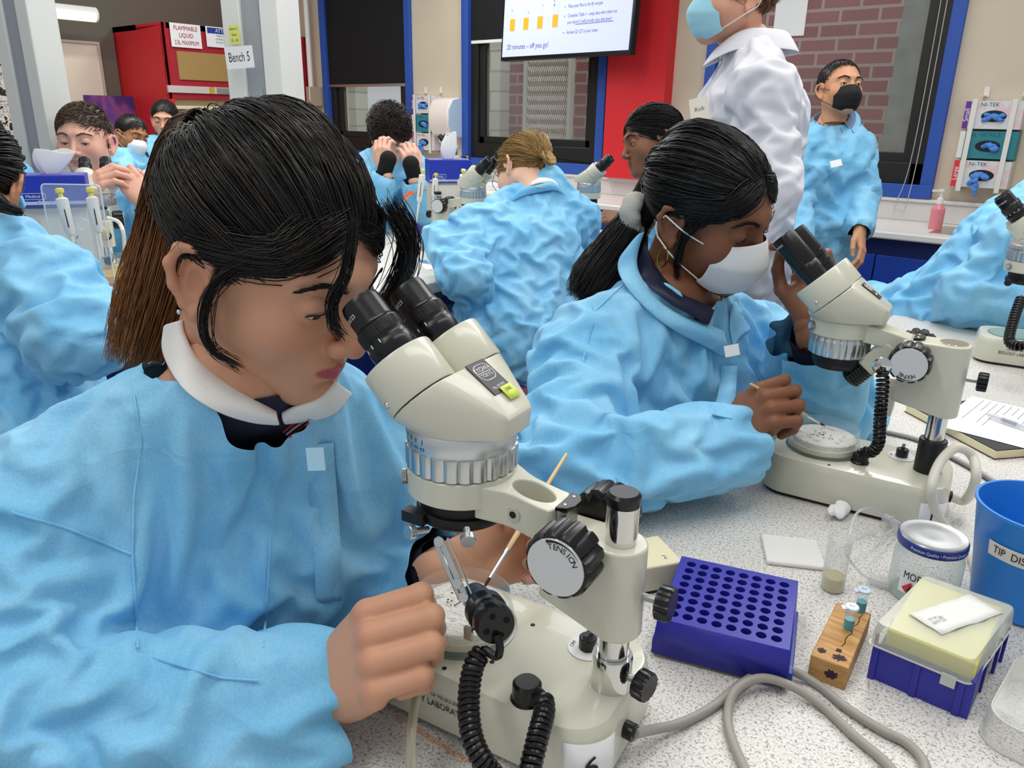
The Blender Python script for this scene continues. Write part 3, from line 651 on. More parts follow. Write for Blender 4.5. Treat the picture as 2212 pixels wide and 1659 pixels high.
        pin = np.zeros(len(P)); v = P - N; a = v @ nd; rad = np.linalg.norm(v - np.outer(a, nd), axis=1); pin[(a > -.03) & (rad < .13)] = .85; pin[P[:, 2] < zc + gh] = .5
        P = drape(P, Q, cf, gscale, drape_it, floorfn=floorfn, seed=seed, pin=pin, press=press, bend=bend)
        g = mkmesh(gname or ('lab_coat' if gown == 'coat' else 'gown'), P + inv, Q, MATS.get(gown) or gownmat(), root, sub=1 if gh < .016 else 0)
    return dict(root=root, body=body, gown=g, inv=inv, N=N, O=O, H=H, s=s, U=U, up=up, fw=fw, J=J, gP=P if gown else None)
def onto(p, pts, lift=.0012):                  # points in the photo dropped onto a person's gown
    from mathutils.bvhtree import BVHTree
    if 'bvh' not in p: me = p['gown'].data; p['bvh'] = BVHTree.FromPolygons([v.co[:] for v in me.vertices], [q.vertices[:] for q in me.polygons])
    out = []; c = CAMP + p['inv']
    for x, y in pts:
        r = nrm(RC @ np.array([(x - CX) / FPX, -(y - CY) / FPX, -1.0])); h = p['bvh'].ray_cast(Vector(c), Vector(r))
        if h[0] is not None: out.append(np.array(h[0]) - r * lift)
    return out
def cast_all(p, x, y):                         # first surface of the person met by a sight line
    from mathutils.bvhtree import BVHTree
    if 'bvh2' not in p: p['bvh2'] = [BVHTree.FromPolygons([v.co[:] for v in o.data.vertices], [q.vertices[:] for q in o.data.polygons]) for o in p['root'].children if o.type == 'MESH' and o.name.split('.')[0] in ('body', 'gown', 'shirt')]
    c = CAMP + p['inv']; r = nrm(RC @ np.array([(x - CX) / FPX, -(y - CY) / FPX, -1.0])); best = None
    for b in p['bvh2']:
        h = b.ray_cast(Vector(c), Vector(r))
        if h[0] is not None and (best is None or h[3] < best): best = h[3]
    return c, r, best
def flap(p, name, m, inn, fold, out, k=5, lifts=(.002, .008, .0085, .004), sub=1):   # a turned-down collar lying on neck and shoulders
    L_ = [catmull([(x, y, 0) for x, y in L], k) for L in (inn, fold, out)]; D = []; V = []
    for L in L_:
        d = [cast_all(p, x, y) for x, y, _ in L]; z = np.array([q[2] if q[2] is not None else np.nan for q in d]); g = ~np.isnan(z); z = np.interp(np.arange(len(z)), np.flatnonzero(g), z[g])
        zz = z.copy()
        for i in range(len(z)): zz[i] = np.percentile(z[max(0, i - 3):i + 4], 30)
        for _ in range(6): zz[1:-1] = (zz[:-2] + zz[1:-1] + zz[2:]) / 3
        D.append([(q[0], q[1], t) for q, t in zip(d, zz)])
    for a, b, c in zip(*D):
        P_ = [a[0] + a[1] * (a[2] - lifts[0]), a[0] * 0 + b[0] + b[1] * (min(b[2], a[2] + .01) - lifts[1]), None, c[0] + c[1] * (c[2] - lifts[3])]; P_[2] = (P_[1] + P_[3]) / 2 - b[1] * .003; V += [P_[0] + a[1] * .012, P_[0], P_[1], P_[2], P_[3]]
    n = len(D[0]); return mkmesh(name, V, [(5 * i + j, 5 * i + j + 1, 5 * i + j + 6, 5 * i + j + 5) for i in range(n - 1) for j in range(4)], m, p['root'], solid=.0012, sub=sub)
def edge_sweep(n, rng, sx, a=(.004, .088, .078), b=(.079, -.030, .010), mid=(.060, .060, .036), spread=.007, off=.009, end=None):
    out = []
    for i in range(n):
        j = rng.normal(0, spread, 3) * (1, 1, 1); u = rng.rand() * .9; A_, M_, B_ = [np.array([sx * q[0], q[1], q[2]]) for q in (a, mid, b)]; st = A_ * (1 - u * .5) + M_ * u * .5
        d = [dirs(st + j), dirs((st + M_) / 2 + j * 1.2 + (0, .002, .004)), dirs(M_ + j), dirs((M_ + B_) / 2 + j + (sx * .01, 0, .0)), dirs(B_ + j)]; o = off + rng.uniform(-.003, .004)
        out.append(catmull([SCC + q * (SCR + o * f) for q, f in zip(d, (.5, 1, 1.1, 1.1, .9))], 3))
    return np.array(out)
def seam(p, pts, r=.0011, name='seam', w=0):
    q = []
    for (x0, y0), (x1, y1) in zip(pts[:-1], pts[1:]):
        k = max(2, int(math.hypot(x1 - x0, y1 - y0) / 14)); q += [(x0 + (x1 - x0) * i / k, y0 + (y1 - y0) * i / k) for i in range(k)]
    o = onto(p, q + [pts[-1]], .0045 if w else .0012); mb = MB()
    if len(o) < 3: return
    o = np.array(o)
    for _ in range(6 if w else 1): o[1:-1] = (o[:-2] + o[1:-1] * 2 + o[2:]) / 4
    if w:
        T = np.gradient(o, axis=0); V = []; cdr = nrm(CAMP + p['inv'] - o[len(o) // 2])
        for a, t in zip(o, T): s_ = nrm(np.cross(t, cdr)); V += [a - s_ * w, a, a + s_ * w]
        return mkmesh(name, V, [(3 * i + j, 3 * i + j + 1, 3 * i + j + 4, 3 * i + j + 3) for i in range(len(o) - 1) for j in (0, 1)], gownmat(), p['root'], solid=.0012)
    mb.tube(o, r, 6); return mb.obj(name, gownmat(), p['root'])
def hairobj(p, paths, r, col, name='hair', m=None, var=.3, seed=3, tip=.35, capargs=None, local=True, coltip=None):
    rng = np.random.RandomState(seed); n = paths.shape[1]; V = paths
    if local: V = p['O'] + (V * p['s']) @ p['H'].T
    r = np.broadcast_to(r, (len(V),)) * rng.uniform(.7, 1.3, len(V)); W, F = strands(V + p['inv'], r, tip); c = np.array(srgb(col)); cc = c * (1 + var * rng.normal(size=(len(V), 1))).clip(.3, 2.5)
    CCc = np.repeat(cc, n * 3, 0)
    if coltip is not None:
        t = np.tile(np.repeat(np.linspace(0, 1, n), 3), len(V))[:, None] ** 1.2; CCc = CCc * (1 - t) + np.array(srgb(coltip)) * t * (1 + 0 * CCc)
    if capargs is not None:
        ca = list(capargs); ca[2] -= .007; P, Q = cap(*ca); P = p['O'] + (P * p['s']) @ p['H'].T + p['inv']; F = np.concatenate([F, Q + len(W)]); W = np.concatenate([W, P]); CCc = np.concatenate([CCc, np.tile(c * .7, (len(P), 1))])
    o = mkmesh(name, W, F, m or hairmat(), p['root'], col=CCc); o['kind'] = 'stuff'; return o
# ------------------------------------------------------------------ room
def struct(o, n=None):
    o['kind'] = 'structure'; return o
def wbox(mb, s0, s1, o0, o1, z0, z1, smooth=False):
    c = wall((s0 + s1) / 2, (o0 + o1) / 2, (z0 + z1) / 2); mb.box(c, (s1 - s0, o1 - o0, z1 - z0), np.stack([WU, WN, (0, 0, 1)], 1))
def W(name, m, boxes, parent=None, bevel=0):
    mb = MB()
    for b in boxes: wbox(mb, *b)
    return mb.obj(name, m, parent, bevel=bevel)
creamwall = mat('cream_wall_paint', 'cfc3ae', .85, bump=(220, .15, .001), var=(3, 'c8bba5', .3, .7))
darkwall = mat('grey_green_wall_paint', '6f6a5d', .9, bump=(180, .15, .001))
redpaint = mat('red_paint', 'd5232b', .55, bump=(150, .1, .001)); reddk = mat('dark_red_panel', 'a81c2c', .5)
bluepaint = mat('blue_paint', '2c52a8', .45); bluecab = mat('blue_laminate', '1c3f9e', .4)
winblack = mat('dark_window_frame', '221f1c', .35)
whitelam = mat('white_laminate', 'e4e1dc', .3)
floorm = mat('grey_beige_vinyl', 'bdb3a6', .35, var=(60, 'b2a899', .35, .65))
mb = MB(); mb.add([(-9, -4, 0), (7, -4, 0), (7, 12, 0), (-9, 12, 0)], [(0, 1, 2, 3)], False); struct(mb.obj('floor', floorm, auto=0))
OW = .60; Zs, Zt = 1.07, 2.65          # wall face, sill, window head
wins = [(-4.94, -3.82), (-3.24, -1.95), (-1.22, .13)]
SL0 = -5.15
xs = [SL0 - 1.0] + [q for w in wins for q in w] + [4.0]
struct(W('wall_back', creamwall, [(xs[i], xs[i + 1], OW, OW + .25, Zs, Zt) for i in range(0, len(xs), 2)] + [(xs[0], xs[-1], OW, OW + .25, Zt, 3.1), (xs[0], xs[-1], OW, OW + .25, 0, Zs)]))
struct(W('trim_1', redpaint, [(-1.885, -1.455, OW - .10, OW, 1.02, 3.1)]))
for k, (a, b) in enumerate(wins):
    w = empty('window_%d' % (k + 1), wall((a + b) / 2, OW, Zs)); w['kind'] = 'structure'; I = tuple(-np.array(w.location))
    def WW(name, m, boxes, bevel=0):
        o = W(name, m, boxes, None, bevel); o.parent = w; o.matrix_parent_inverse = Matrix.Translation(I); return o
    f = .055
    WW('blue_surround', bluepaint, [(a - .01, a + f, OW - .03, OW + .10, Zs - .03, Zt), (b - f, b + .01, OW - .03, OW + .10, Zs - .03, Zt), (a - .01, b + .01, OW - .04, OW + .10, Zs - .05, Zs + .02)], .003)
    a2, b2, z2 = a + f, b - f, Zs + .02; g = .07
    WW('window_frame', winblack, [(a2, a2 + g, OW + .01, OW + .10, z2, Zt), (b2 - g, b2, OW + .01, OW + .10, z2, Zt), (a2, b2, OW + .01, OW + .10, z2, z2 + .11), (a2 + g, a2 + g + .05, OW + .03, OW + .09, z2 + .11, Zt), (b2 - g - .05, b2 - g, OW + .03, OW + .09, z2 + .11, Zt), (a2 + g, b2 - g, OW + .03, OW + .09, z2 + .11, z2 + .16)], .004)
    WW('window_pane', clear('window_glass', 'cfd8dc', .05, .05, .16), [(a2 + g, b2 - g, OW + .058, OW + .064, z2 + .13, Zt)])
    if k == 2: WW('window_latch', alu, [(a2 + .86, a2 + .885, OW + .0, OW + .03, z2 + .05, z2 + .075)], .003)
# blinds
def blind(s0, s1, z, lab, rail):
    o = empty('roller_blind', wall((s0 + s1) / 2, OW, z), 0, lab, 'blind'); I = Matrix.Translation(-Vector(o.location))
    for n_, m_, bx in (('blind_fabric', mat('black_blind_fabric', '0d0d0e', .8), [(s0, s1, OW + .0, OW + .004, z, 3.0)]), ('bottom_rail', rail, [(s0, s1, OW - .006, OW + .012, z - .022, z)])):
        q = W(n_, m_, bx, None, .002); q.parent = o; q.matrix_parent_inverse = I
blind(-4.90, -3.86, 1.64, 'black roller blind half drawn over the leftmost window', alu)
blind(-3.17, -2.02, 1.93, 'black roller blind behind the left edge of the wall screen', white)
# what stands outside: brick wall, light block column, metal grating
def brickmat(name, c1, c2, mort, sc, bw, rh, rough=.9):
    m = mat(name, c1, rough); tc = node(m, 'ShaderNodeTexCoord'); mp = node(m, 'ShaderNodeMapping'); mp.inputs['Rotation'].default_value = (math.radians(90), 0, 0)
    br = node(m, 'ShaderNodeTexBrick', Scale=sc); br.inputs['Color1'].default_value = (*srgb(c1), 1); br.inputs['Color2'].default_value = (*srgb(c2), 1); br.inputs['Mortar'].default_value = (*srgb(mort), 1)
    br.inputs['Mortar Size'].default_value = .012; br.inputs['Brick Width'].default_value = bw; br.inputs['Row Height'].default_value = rh
    lk(m, tc.outputs['Object'], mp.inputs['Vector']); lk(m, mp.outputs[0], br.inputs['Vector']); lk(m, br.outputs['Color'], bsdf(m).inputs['Base Color']); return m
def outbox(name, m, s0, s1, o0, o1, z0, z1):
    mb = MB(); mb.box((0, 0, 0), (s1 - s0, o1 - o0, z1 - z0)); o = mb.obj(name, m); p = wall((s0 + s1) / 2, (o0 + o1) / 2, (z0 + z1) / 2); o.location = p; o.rotation_euler = (0, 0, WA); return o
brick = brickmat('dark_red_brick', '8f5350', '814745', 'a08c84', 1.0, .30, .105)
struct(outbox('wall_outside', brick, -5.5, 4, OW + 2.2, OW + 2.4, 0, 4.5))
block = brickmat('pale_block', 'c3c4b4', 'b7b9aa', '9d9f93', 1.0, .42, .2)
def on_n(px, py, off):                       # s and height where a sight line meets a plane parallel to the window wall
    r = RC @ np.array([(px - CX) / FPX, -(py - CY) / FPX, -1.0]); t = ((wall(0, off, 0) - CAMP) @ WN) / (r @ WN); p = CAMP + r * t; return float((p - WB) @ WU), float(p[2])
lamp('daylight_above_the_court', wall(-1.6, OW + 1.25, 4.3), (9, 1.9), 200, (.93, .97, 1.0), (0, 0, WA))
s0 = on_n(770, 260, OW + 2.0)[0]; tag(outbox('block_pier', block, s0 - 1.6, s0, OW + 2.0, OW + 2.2, 0, 4.5), 'pale grey block pier outside, seen through the leftmost window', 'pier')
s0, s1 = on_n(1046, 200, OW + 2.04)[0], on_n(1080, 200, OW + 2.04)[0]; tag(outbox('block_pier', block, s0 - .06, s1, OW + 2.04, OW + 2.2, 0, 4.5), 'pale block pier outside, at the left of the middle window', 'pier')
s0, s1 = on_n(1905, 300, OW + .9)[0], on_n(2040, 200, OW + .9)[0]; tag(outbox('concrete_pier', mat('concrete', '9a9e98', .9, var=(8, '868a84', .3, .7)), s0, s1 + .5, OW + .9, OW + 2.2, 0, 4.5), 'grey concrete pier outside the right-hand window', 'pier')
s0, s1 = on_n(1137, 200, OW + 1.9)[0], on_n(1233, 200, OW + 1.9)[0]; gw = s1 - s0
gr = empty('metal_grating', wall((s0 + s1) / 2, OW + 1.9, 0), WA, 'grey expanded metal grating outside behind the middle window', 'grating')
mb = MB()
for sx in (-gw / 2, gw / 2): mb.box((sx, 0, 1.6), (.04, .06, 3.2))
mb.obj('frame', mat('galvanised', 'c3c8bc', .5, .3), gr)
mb = MB(); nn_ = 22
for k in range(nn_):
    x = -gw / 2 + .03 + k * (gw - .06) / (nn_ - 1)
    mb.tube([(x + (.011 if i % 2 else -.011), 0, .7 + i * .045) for i in range(44)], .0065, 4)
mb.obj('mesh_panel', mat('galvanised', 'c3c8bc'), gr)
lp_ = on_n(1283, 161, OW + 2.1); ol = MB(); ol.ball(wall(lp_[0], OW + 2.12, lp_[1]), (.075, .075, .085)); tag(ol.obj('bulkhead_lamp', mat('opal_glass', 'cfdcdc', .3)), 'round opal lamp outside on the brick wall, right of the grating', 'lamp')
# left wall (perpendicular), board, poster, artwork, tube lamp, fume hood
LS = SL0 - .80
struct(W('wall_left', darkwall, [(LS - .2, LS, -9, OW + .3, 0, 3.6)]))
def onplane_s(px, py, s):                    # pixel onto a plane parallel to the left wall
    r = RC @ np.array([(px - CX) / FPX, -(py - CY) / FPX, -1.0]); b = wall(s, 0, 0); t = ((b - CAMP) @ WU) / (r @ WU); p = CAMP + r * t; return float((p - WB) @ WN), float(p[2])
def panel_on_left(px0, py0, px1, py1, s):
    a = onplane_s(px0, py0, s); b = onplane_s(px1, py1, s); return min(a[0], b[0]), max(a[0], b[0]), min(a[1], b[1]), max(a[1], b[1])
a0, a1, z0, z1 = panel_on_left(100, 88, 243, 330, LS + .02); z0 = .95
wb = empty('whiteboard', wall(LS, a0, z0), 0, 'cream whiteboard with a thin pale frame on the grey wall', 'whiteboard'); I = Matrix.Translation(-Vector(wb.location))
o = W('board', mat('board_cream', 'f0e4cf', .4), [(LS + .004, LS + .018, a0 - .7, a1, z0, z1)]); o.parent = wb; o.matrix_parent_inverse = I
o = W('frame', mat('pale_frame', 'cdb9b0', .4), [(LS + .002, LS + .03, a0 - .7, a1 + .02, z1, z1 + .02), (LS + .002, LS + .03, a1, a1 + .02, z0, z1)]); o.parent = wb; o.matrix_parent_inverse = I
mt = mat('galaxy_print', '2a1c4a', .4); tc = node(mt, 'ShaderNodeTexCoord'); nz = node(mt, 'ShaderNodeTexNoise', Scale=2.2, Detail=6.0, Distortion=1.5); rp = node(mt, 'ShaderNodeValToRGB')
for q, (p_, c_) in enumerate(((.30, '241a4c'), (.5, '4a2c74'), (.58, '8a4a80'), (.68, '5a3a8c'))):
    e_ = rp.color_ramp.elements[q] if q < 2 else rp.color_ramp.elements.new(p_); e_.position = p_; e_.color = (*srgb(c_), 1)
lk(mt, tc.outputs['Object'], nz.inputs['Vector']); lk(mt, nz.outputs['Fac'], rp.inputs['Fac']); lk(mt, rp.outputs['Color'], bsdf(mt).inputs['Base Color'])
a0, a1, z0, z1 = panel_on_left(181, 205, 306, 345, LS + .25)
ps = MB(); wbox(ps, LS + .23, LS + .25, a0, a1, 0, z1); tag(ps.obj('poster', mt), 'purple and pink galaxy print leaning before the whiteboard', 'poster')
am = mat('scribble_print', 'e8e4dc', .6); tc = node(am, 'ShaderNodeTexCoord'); nz = node(am, 'ShaderNodeTexNoise', Scale=7.0, Detail=3.0, Distortion=3.0); rp = node(am, 'ShaderNodeValToRGB')
for q, (p_, c_) in enumerate(((.40, '1c1a18'), (.46, 'dcd8d0'), (.52, 'e8e4dc'), (.56, '5a5650'), (.60, 'e2ded6'))):
    e_ = rp.color_ramp.elements[q] if q < 2 else rp.color_ramp.elements.new(p_); e_.position = p_; e_.color = (*srgb(c_), 1)
lk(am, tc.outputs['Object'], nz.inputs['Vector']); lk(am, nz.outputs['Fac'], rp.inputs['Fac']); lk(am, rp.outputs['Color'], bsdf(am).inputs['Base Color'])
a0, a1, z0, z1 = panel_on_left(0, 92, 62, 300, LS + .05)
ps = MB(); wbox(ps, LS + .03, LS + .05, a0 - .6, a1, z0, z1); tag(ps.obj('artwork', am), 'black and white line artwork at the far left of the room', 'artwork')
sh = MB(); wbox(sh, LS + .02, LS + .3, a0 - .6, a1 + .1, z0 - .16, z0 - .02); tag(sh.obj('wall_shelf', mat('shelf_beige', 'bfae98', .6)), 'beige shelf below the black and white artwork', 'shelf')
a = onplane_s(208, 33, LS + .4); b = onplane_s(-60, 18, LS + .4)
tl = empty('tube_lamp', wall(LS + .4, a[0], a[1]), 0, 'white tube lamp mounted high at the upper left', 'lamp'); I = np.array(tl.location)
mb = MB(); mb.cyl(wall(LS + .4, a[0], a[1]) - I, wall(LS + .4, b[0], a[1]) - I, .055); mb.obj('lamp_housing', white, tl)
mb = MB(); mb.cyl(wall(LS + .44, a[0] - .03, a[1] - .02) - I, wall(LS + .44, b[0], a[1] - .02) - I, .035); mb.obj('diffuser', mat('warm_diffuser', 'fff0dc', .3, emit=1.1), tl)
# fume hood
hs = SL0                                    # its front plane
ha0 = onplane_s(347, 50, hs)[0]; ha1 = OW - .01; hz1 = onplane_s(347, 47, hs)[1]
hood = empty('fume_cupboard', wall(hs, (ha0 + ha1) / 2, 0), 0, 'tall red fume cupboard with warning signs beside the grey wall', 'fume cupboard'); HI = Matrix.Translation(-Vector(hood.location))
def HW(name, m, bx, bevel=0):
    o = W(name, m, bx, None, bevel); o.parent = hood; o.matrix_parent_inverse = HI; return o
def hz(py, px=430): return onplane_s(px, py, hs)[1]
HW('cabinet', redpaint, [(LS, hs, ha0, ha0 + .04, .9, hz1), (LS, hs, ha1 - .04, ha1, .9, hz1), (LS, LS + .05, ha0, ha1, .9, hz1), (LS, hs, ha0, ha1, hz1 - .04, hz1), (LS, hs, ha0, ha1, 0, .95)])
HW('front_panel', reddk, [(hs - .03, hs, ha0 + .0, ha1, hz(215), hz1)])
HW('inner_back', mat('hood_inner', 'd8c68c', .6), [(LS + .06, LS + .08, ha0 + .05, ha1 - .05, .95, hz(212))])
a0, a1, z0, z1 = panel_on_left(380, 110, 520, 178, hs); HW('vent_grille', mat('brass_mesh', 'a98850', .6, bump=(160, .8, .003)), [(hs, hs + .012, a0, ha1 - .35, z0, z1)])
a0, a1, z0, z1 = panel_on_left(360, 184, 520, 205, hs); HW('control_strip', mat('control_strip_grey', 'cfc4c0', .4), [(hs, hs + .02, a0, ha1 - .2, z0, z1)])
a0, a1, z0, z1 = panel_on_left(452, 188, 462, 203, hs + .02); HW('indicator', mat('amber', 'c8a028', .5), [(hs + .02, hs + .03, a0, a1, z0, z1)])
a0, a1, z0, z1 = panel_on_left(468, 190, 510, 203, hs + .02); HW('switch_plate', mat('switch_grey', '8d8d88', .5), [(hs + .02, hs + .026, a0, a1, z0, z1)])
HW('sash', clear('hood_sash', 'e9dca8', .12), [(hs - .02, hs - .012, ha0 + .04, ha1 - .04, 1.0, hz(215))])
HW('sash_rail', mat('sash_rail', 'e6d9b4', .4), [(hs - .03, hs + .01, ha0 + .04, ha1 - .04, hz(236), hz(229))])
def sign_left(px0, py0, px1, py1, s, lines, lab, mcol=paper, band=None):
    a0, a1, z0, z1 = panel_on_left(px0, py0, px1, py1, s); o = empty('warning_sign', wall(s, (a0 + a1) / 2, (z0 + z1) / 2), 0, lab, 'sign'); c = np.array(o.location); mb = MB(); w_, h_ = a1 - a0, z1 - z0
    mb.box((0, 0, 0), (.004, w_, h_), np.stack([WU, WN, (0, 0, 1)], 1)); mb.obj('sign_plate', mcol, o, bevel=.0008)
    if band: mb = MB(); mb.box(WU * .003 + np.array([0, 0, h_ * .31]), (.002, w_ * .93, h_ * .28), np.stack([WU, WN, (0, 0, 1)], 1)); mb.obj('sign_band', band, o)
    for t, sz, zz, m_, sx in lines: text('lettering', t, sz * h_, m_, WU * .0045 + np.array([0, 0, zz * h_]), WN, (0, 0, 1), o, sx=sx)
    return o
redink = mat('red_ink', 'b3222e', .6); blueink = mat('blue_band', '1e3c8c', .5)
sign_left(365, 48, 437, 106, hs + .015, [('FLAMMABLE', .26, .30, redink, .82), ('LIQUID', .26, 0, redink, .82), ('2.5L MAXIMUM', .26, -.30, redink, .68)], 'white sign with red lettering FLAMMABLE LIQUID on the fume cupboard')
sign_left(443, 56, 535, 108, hs + .015, [('ATTENTION', .25, .31, whiteink, .95), ('TURN FUME CUPBOARD', .13, .06, inkgrey, .9), ('LOWER SASH WHEN NOT', .13, -.10, inkgrey, .9), ('DO NOT STORE CHEMICALS', .13, -.26, inkgrey, .8), ('FUME', .13, -.41, inkgrey, .9)], 'white sign with blue ATTENTION band on the fume cupboard', band=blueink)
pp = MB(); p0 = wall(-5.0, OW - .06, .9); pp.cyl(wall(-5.05, OW - .08, 1.5), wall(-5.05, OW - .08, 3.3), .022); tag(pp.obj('wall_pipe', white), 'white vertical pipe at the far corner beside the fume cupboard', 'pipe')
bx = MB(); wbox(bx, -5.1, -4.98, OW - .10, OW - .0, 1.46, 1.62); tag(bx.obj('switch_box', mat('beige_box', 'b5a58d', .6)), 'small beige box below the white pipe in the far corner', 'box')
# white service posts
def service_post(px, py, d, w, lab, yaw):
    p = at(px, py, d); o = empty('service_post', (p[0], p[1], .9), yaw, lab, 'post')
    mb = MB(); dd = w * .62
    for sx in (-1, 1): mb.box((sx * w * .34, 0, 1.2), (w * .32, dd, 2.4))
    mb.box((0, dd * .1, 1.2), (w * .4, dd * .75, 2.4)); mb.obj('trunking', mat('post_white', 'd9dad6', .4), o, bevel=.004)
    mb = MB(); mb.box((0, -dd * .34, 1.2), (w * .355, .02, 2.4)); mb.box((-w * .13, -dd * .355, 1.2), (.006, .02, 2.4)); mb.box((w * .13, -dd * .355, 1.2), (.006, .02, 2.4)); mb.obj('cover_strip', mat('strip_grey', '9a9ea6', .45), o)
    return o, w, dd
service_post(68, 120, 2.75, .185, 'white service post with grey strip at the far left of the photo', -.40)
sp, w_, dd_ = service_post(570, 110, 3.3, .27, 'white service post carrying the Bench 5 paper sign', -.30)
def note(px, py, d, w, h, lines, lab, m, yaw, roll=0, name='paper_sign', fnt=None):
    p = at(px, py, d); o = empty(name, p, yaw, lab, 'sign'); mb = MB(); mb.box((0, 0, 0), (w, .001, h)); mb.obj('sheet', m, o)
    for t, sz, zz, mm, sx in lines: text('lettering', t, sz, mm, (0, -.0008, zz), (1, 0, 0), (0, 0, 1), o, sx=sx)
    o.rotation_euler = (0, roll, yaw); return o
note(517, 124, 3.18, .135, .085, [('Bench 5', .052, 0, ink, .62)], 'white paper sign reading Bench 5 on the service post', mat('sheet_white', 'e3e3e6', .7), -.30, -.06)
note(506, 75, 3.19, .052, .072, [('Bench 5', .015, .022, ink, .8), ('Seats', .015, 0, ink, .8), ('33 - 40', .015, -.022, ink, .8)], 'small yellow paper note above the Bench 5 sign', mat('yellow_note', 'd6d873', .7), -.30, -.03)
# ceiling shade: dark ceiling only far left is not seen; wall counter with cabinets
o = W('worktop', whitelam, [(-4.4, 3.6, 0, OW, .865, .9)], None, .008); tag(o, 'white worktop running along under the windows', 'worktop')
o = W('splashback', mat('splash_white', 'd4d0cc', .35), [(-4.4, 3.6, OW - .02, OW + .0, .9, 1.02)], None, .004); tag(o, 'white splashback above the long wall worktop', 'splashback')
struct(W('trim_2', mat('sill_white', 'd9d6d2', .35), [(-4.4, 3.6, OW - .035, OW + .0, 1.0, 1.02)], None, .004))
for k in range(9):
    s0 = -4.4 + k * .89; c = empty('base_cabinet', wall(s0 + .44, .05, 0), 0, 'blue base cabinet under the white wall worktop', 'cabinet', 'blue cabinets under the windows'); I = Matrix.Translation(-Vector(c.location))
    for n_, m_, bx in (('carcass', mat('dark_blue_carcass', '16245c', .5), [(s0, s0 + .89, .06, OW - .03, .08, .865)]), ('door', bluecab, [(s0 + .004, s0 + .443, .035, .058, .1, .78)]), ('door', bluecab, [(s0 + .447, s0 + .886, .035, .058, .1, .78)])):
        q = W(n_, m_, bx, None, .002 if n_ == 'door' else 0); q.parent = c; q.matrix_parent_inverse = I
# wall screen
TR = at(1361, 117, 4.6); td = nrm(np.array([-.692, .722, 0])); TX = -td; TYv = np.array([0, 0, 1.]); TN = np.cross(TX, TYv); TL = 1.15
tv = empty('wall_screen', TR + td * TL / 2, 0, 'large flat screen high on the wall showing a slide with fly vials', 'screen'); tilt = math.radians(4)
TYv = nrm(np.array([0, 0, 1.]) + TN * -.06); TN = np.cross(TX, TYv)
fr3 = np.stack([TX, -TN, TYv], 1); mb = MB(); mb.box(TYv * .33 - TN * .03, (TL, .05, .66), fr3); mb.obj('screen_housing', black, tv, bevel=.006)
mb = MB(); mb.box(TYv * .335 - TN * .003, (TL - .036, .002, .62), fr3); mb.obj('display', mat('slide_background', 'bcc4f8', .4, emit=.50), tv)
mb = MB(); mb.box(TYv * .33 - TN * .25, (.3, .4, .2), fr3); mb.obj('wall_bracket', blackm, tv)
def tvt(t, sz, u, v, m_, sx=.9, al='LEFT', rot=0):
    Xr = TX * math.cos(rot) + TYv * math.sin(rot); Yr = TYv * math.cos(rot) - TX * math.sin(rot)
    text('slide_text', t, sz, m_, TX * (u - .5) * TL + TYv * v - TN * .0015, Xr, Yr, tv, align=al, sx=sx)
slink = mat('slide_navy', '2a3170', .5, emit=.25); slgrey = mat('slide_grey', '4c5288', .5, emit=.15)
tvt('20 minutes \u2013 off you go!', .047, .055, .085, slink, .86)
for i, (t, v) in enumerate((('wings and those with curled wings', .455), ('Count the number in each phenotypic category', .402), ('and record your results in Table 1', .363), ('Place your flies in the fly morgue', .302), ('Complete Table 1 \u2013 swap data with others on', .247), ('your bench (I will provide class data later)', .208), ('Answer Q1-Q7 in your notes', .150))):
    tvt(t, .030, .535, v, slgrey, .72)
    if i in (1, 3, 4, 6): mb = MB(); mb.ball(TX * (.512 - .5) * TL + TYv * v, (.003, .003, .003), 8, 6); mb.obj('bullet', slgrey, tv)
mb = MB(); mb.box(TX * .232 * TL + TYv * .193 - TN * .001, (.31, .001, .003), fr3); mb.obj('underline', slgrey, tv)
for i, u in enumerate((.07, .185, .30, .42)):
    mb = MB(); mb.prism(rrect(.050, .34, .004), 0, .0006, TX * (u + .022 - .5) * TL + TYv * .40 - TN * .0018, TX, TYv, TN); vi = mb.obj('vial_drawing', mat('slide_vial', 'b3bae6', .5, emit=.62), tv)
    mb = MB(); mb.prism(rrect(.050, .075, .008), 0, .0006, TX * (u + .022 - .5) * TL + TYv * (.225 + .0) - TN * .0010, TX, TYv, TN); mb.obj('vial_food', mat('slide_orange', 'e59a22', .5, emit=.6), tv)
    mb = MB(); mb.prism(rrect(.046, .038, .002), 0, .0006, TX * (u + .022 - .5) * TL + TYv * .375 - TN * .0010, TX, TYv, TN); mb.obj('vial_tag', mat('slide_white', 'e6e8fb', .5, emit=.75), tv)
    tvt(('G0', 'G5', 'G10', 'G15')[i], .028, u + .022, .375, slgrey, .8, 'CENTER', .12 * (i % 2) + .06)
    mb = MB()
    for q in range(7):
        r_ = random.Random(i * 9 + q); mb.prism(rrect(.004, .011, .0018, 2), 0, .0006, TX * (u + .022 + r_.uniform(-.016, .016) - .5) * TL + TYv * r_.uniform(.29, .54) - TN * .0005, nrm(TX + TYv * r_.uniform(-.6, .6)), nrm(TYv - TX * r_.uniform(-.3, .3)), TN)
    mb.obj('fly_drawings', slink, tv)
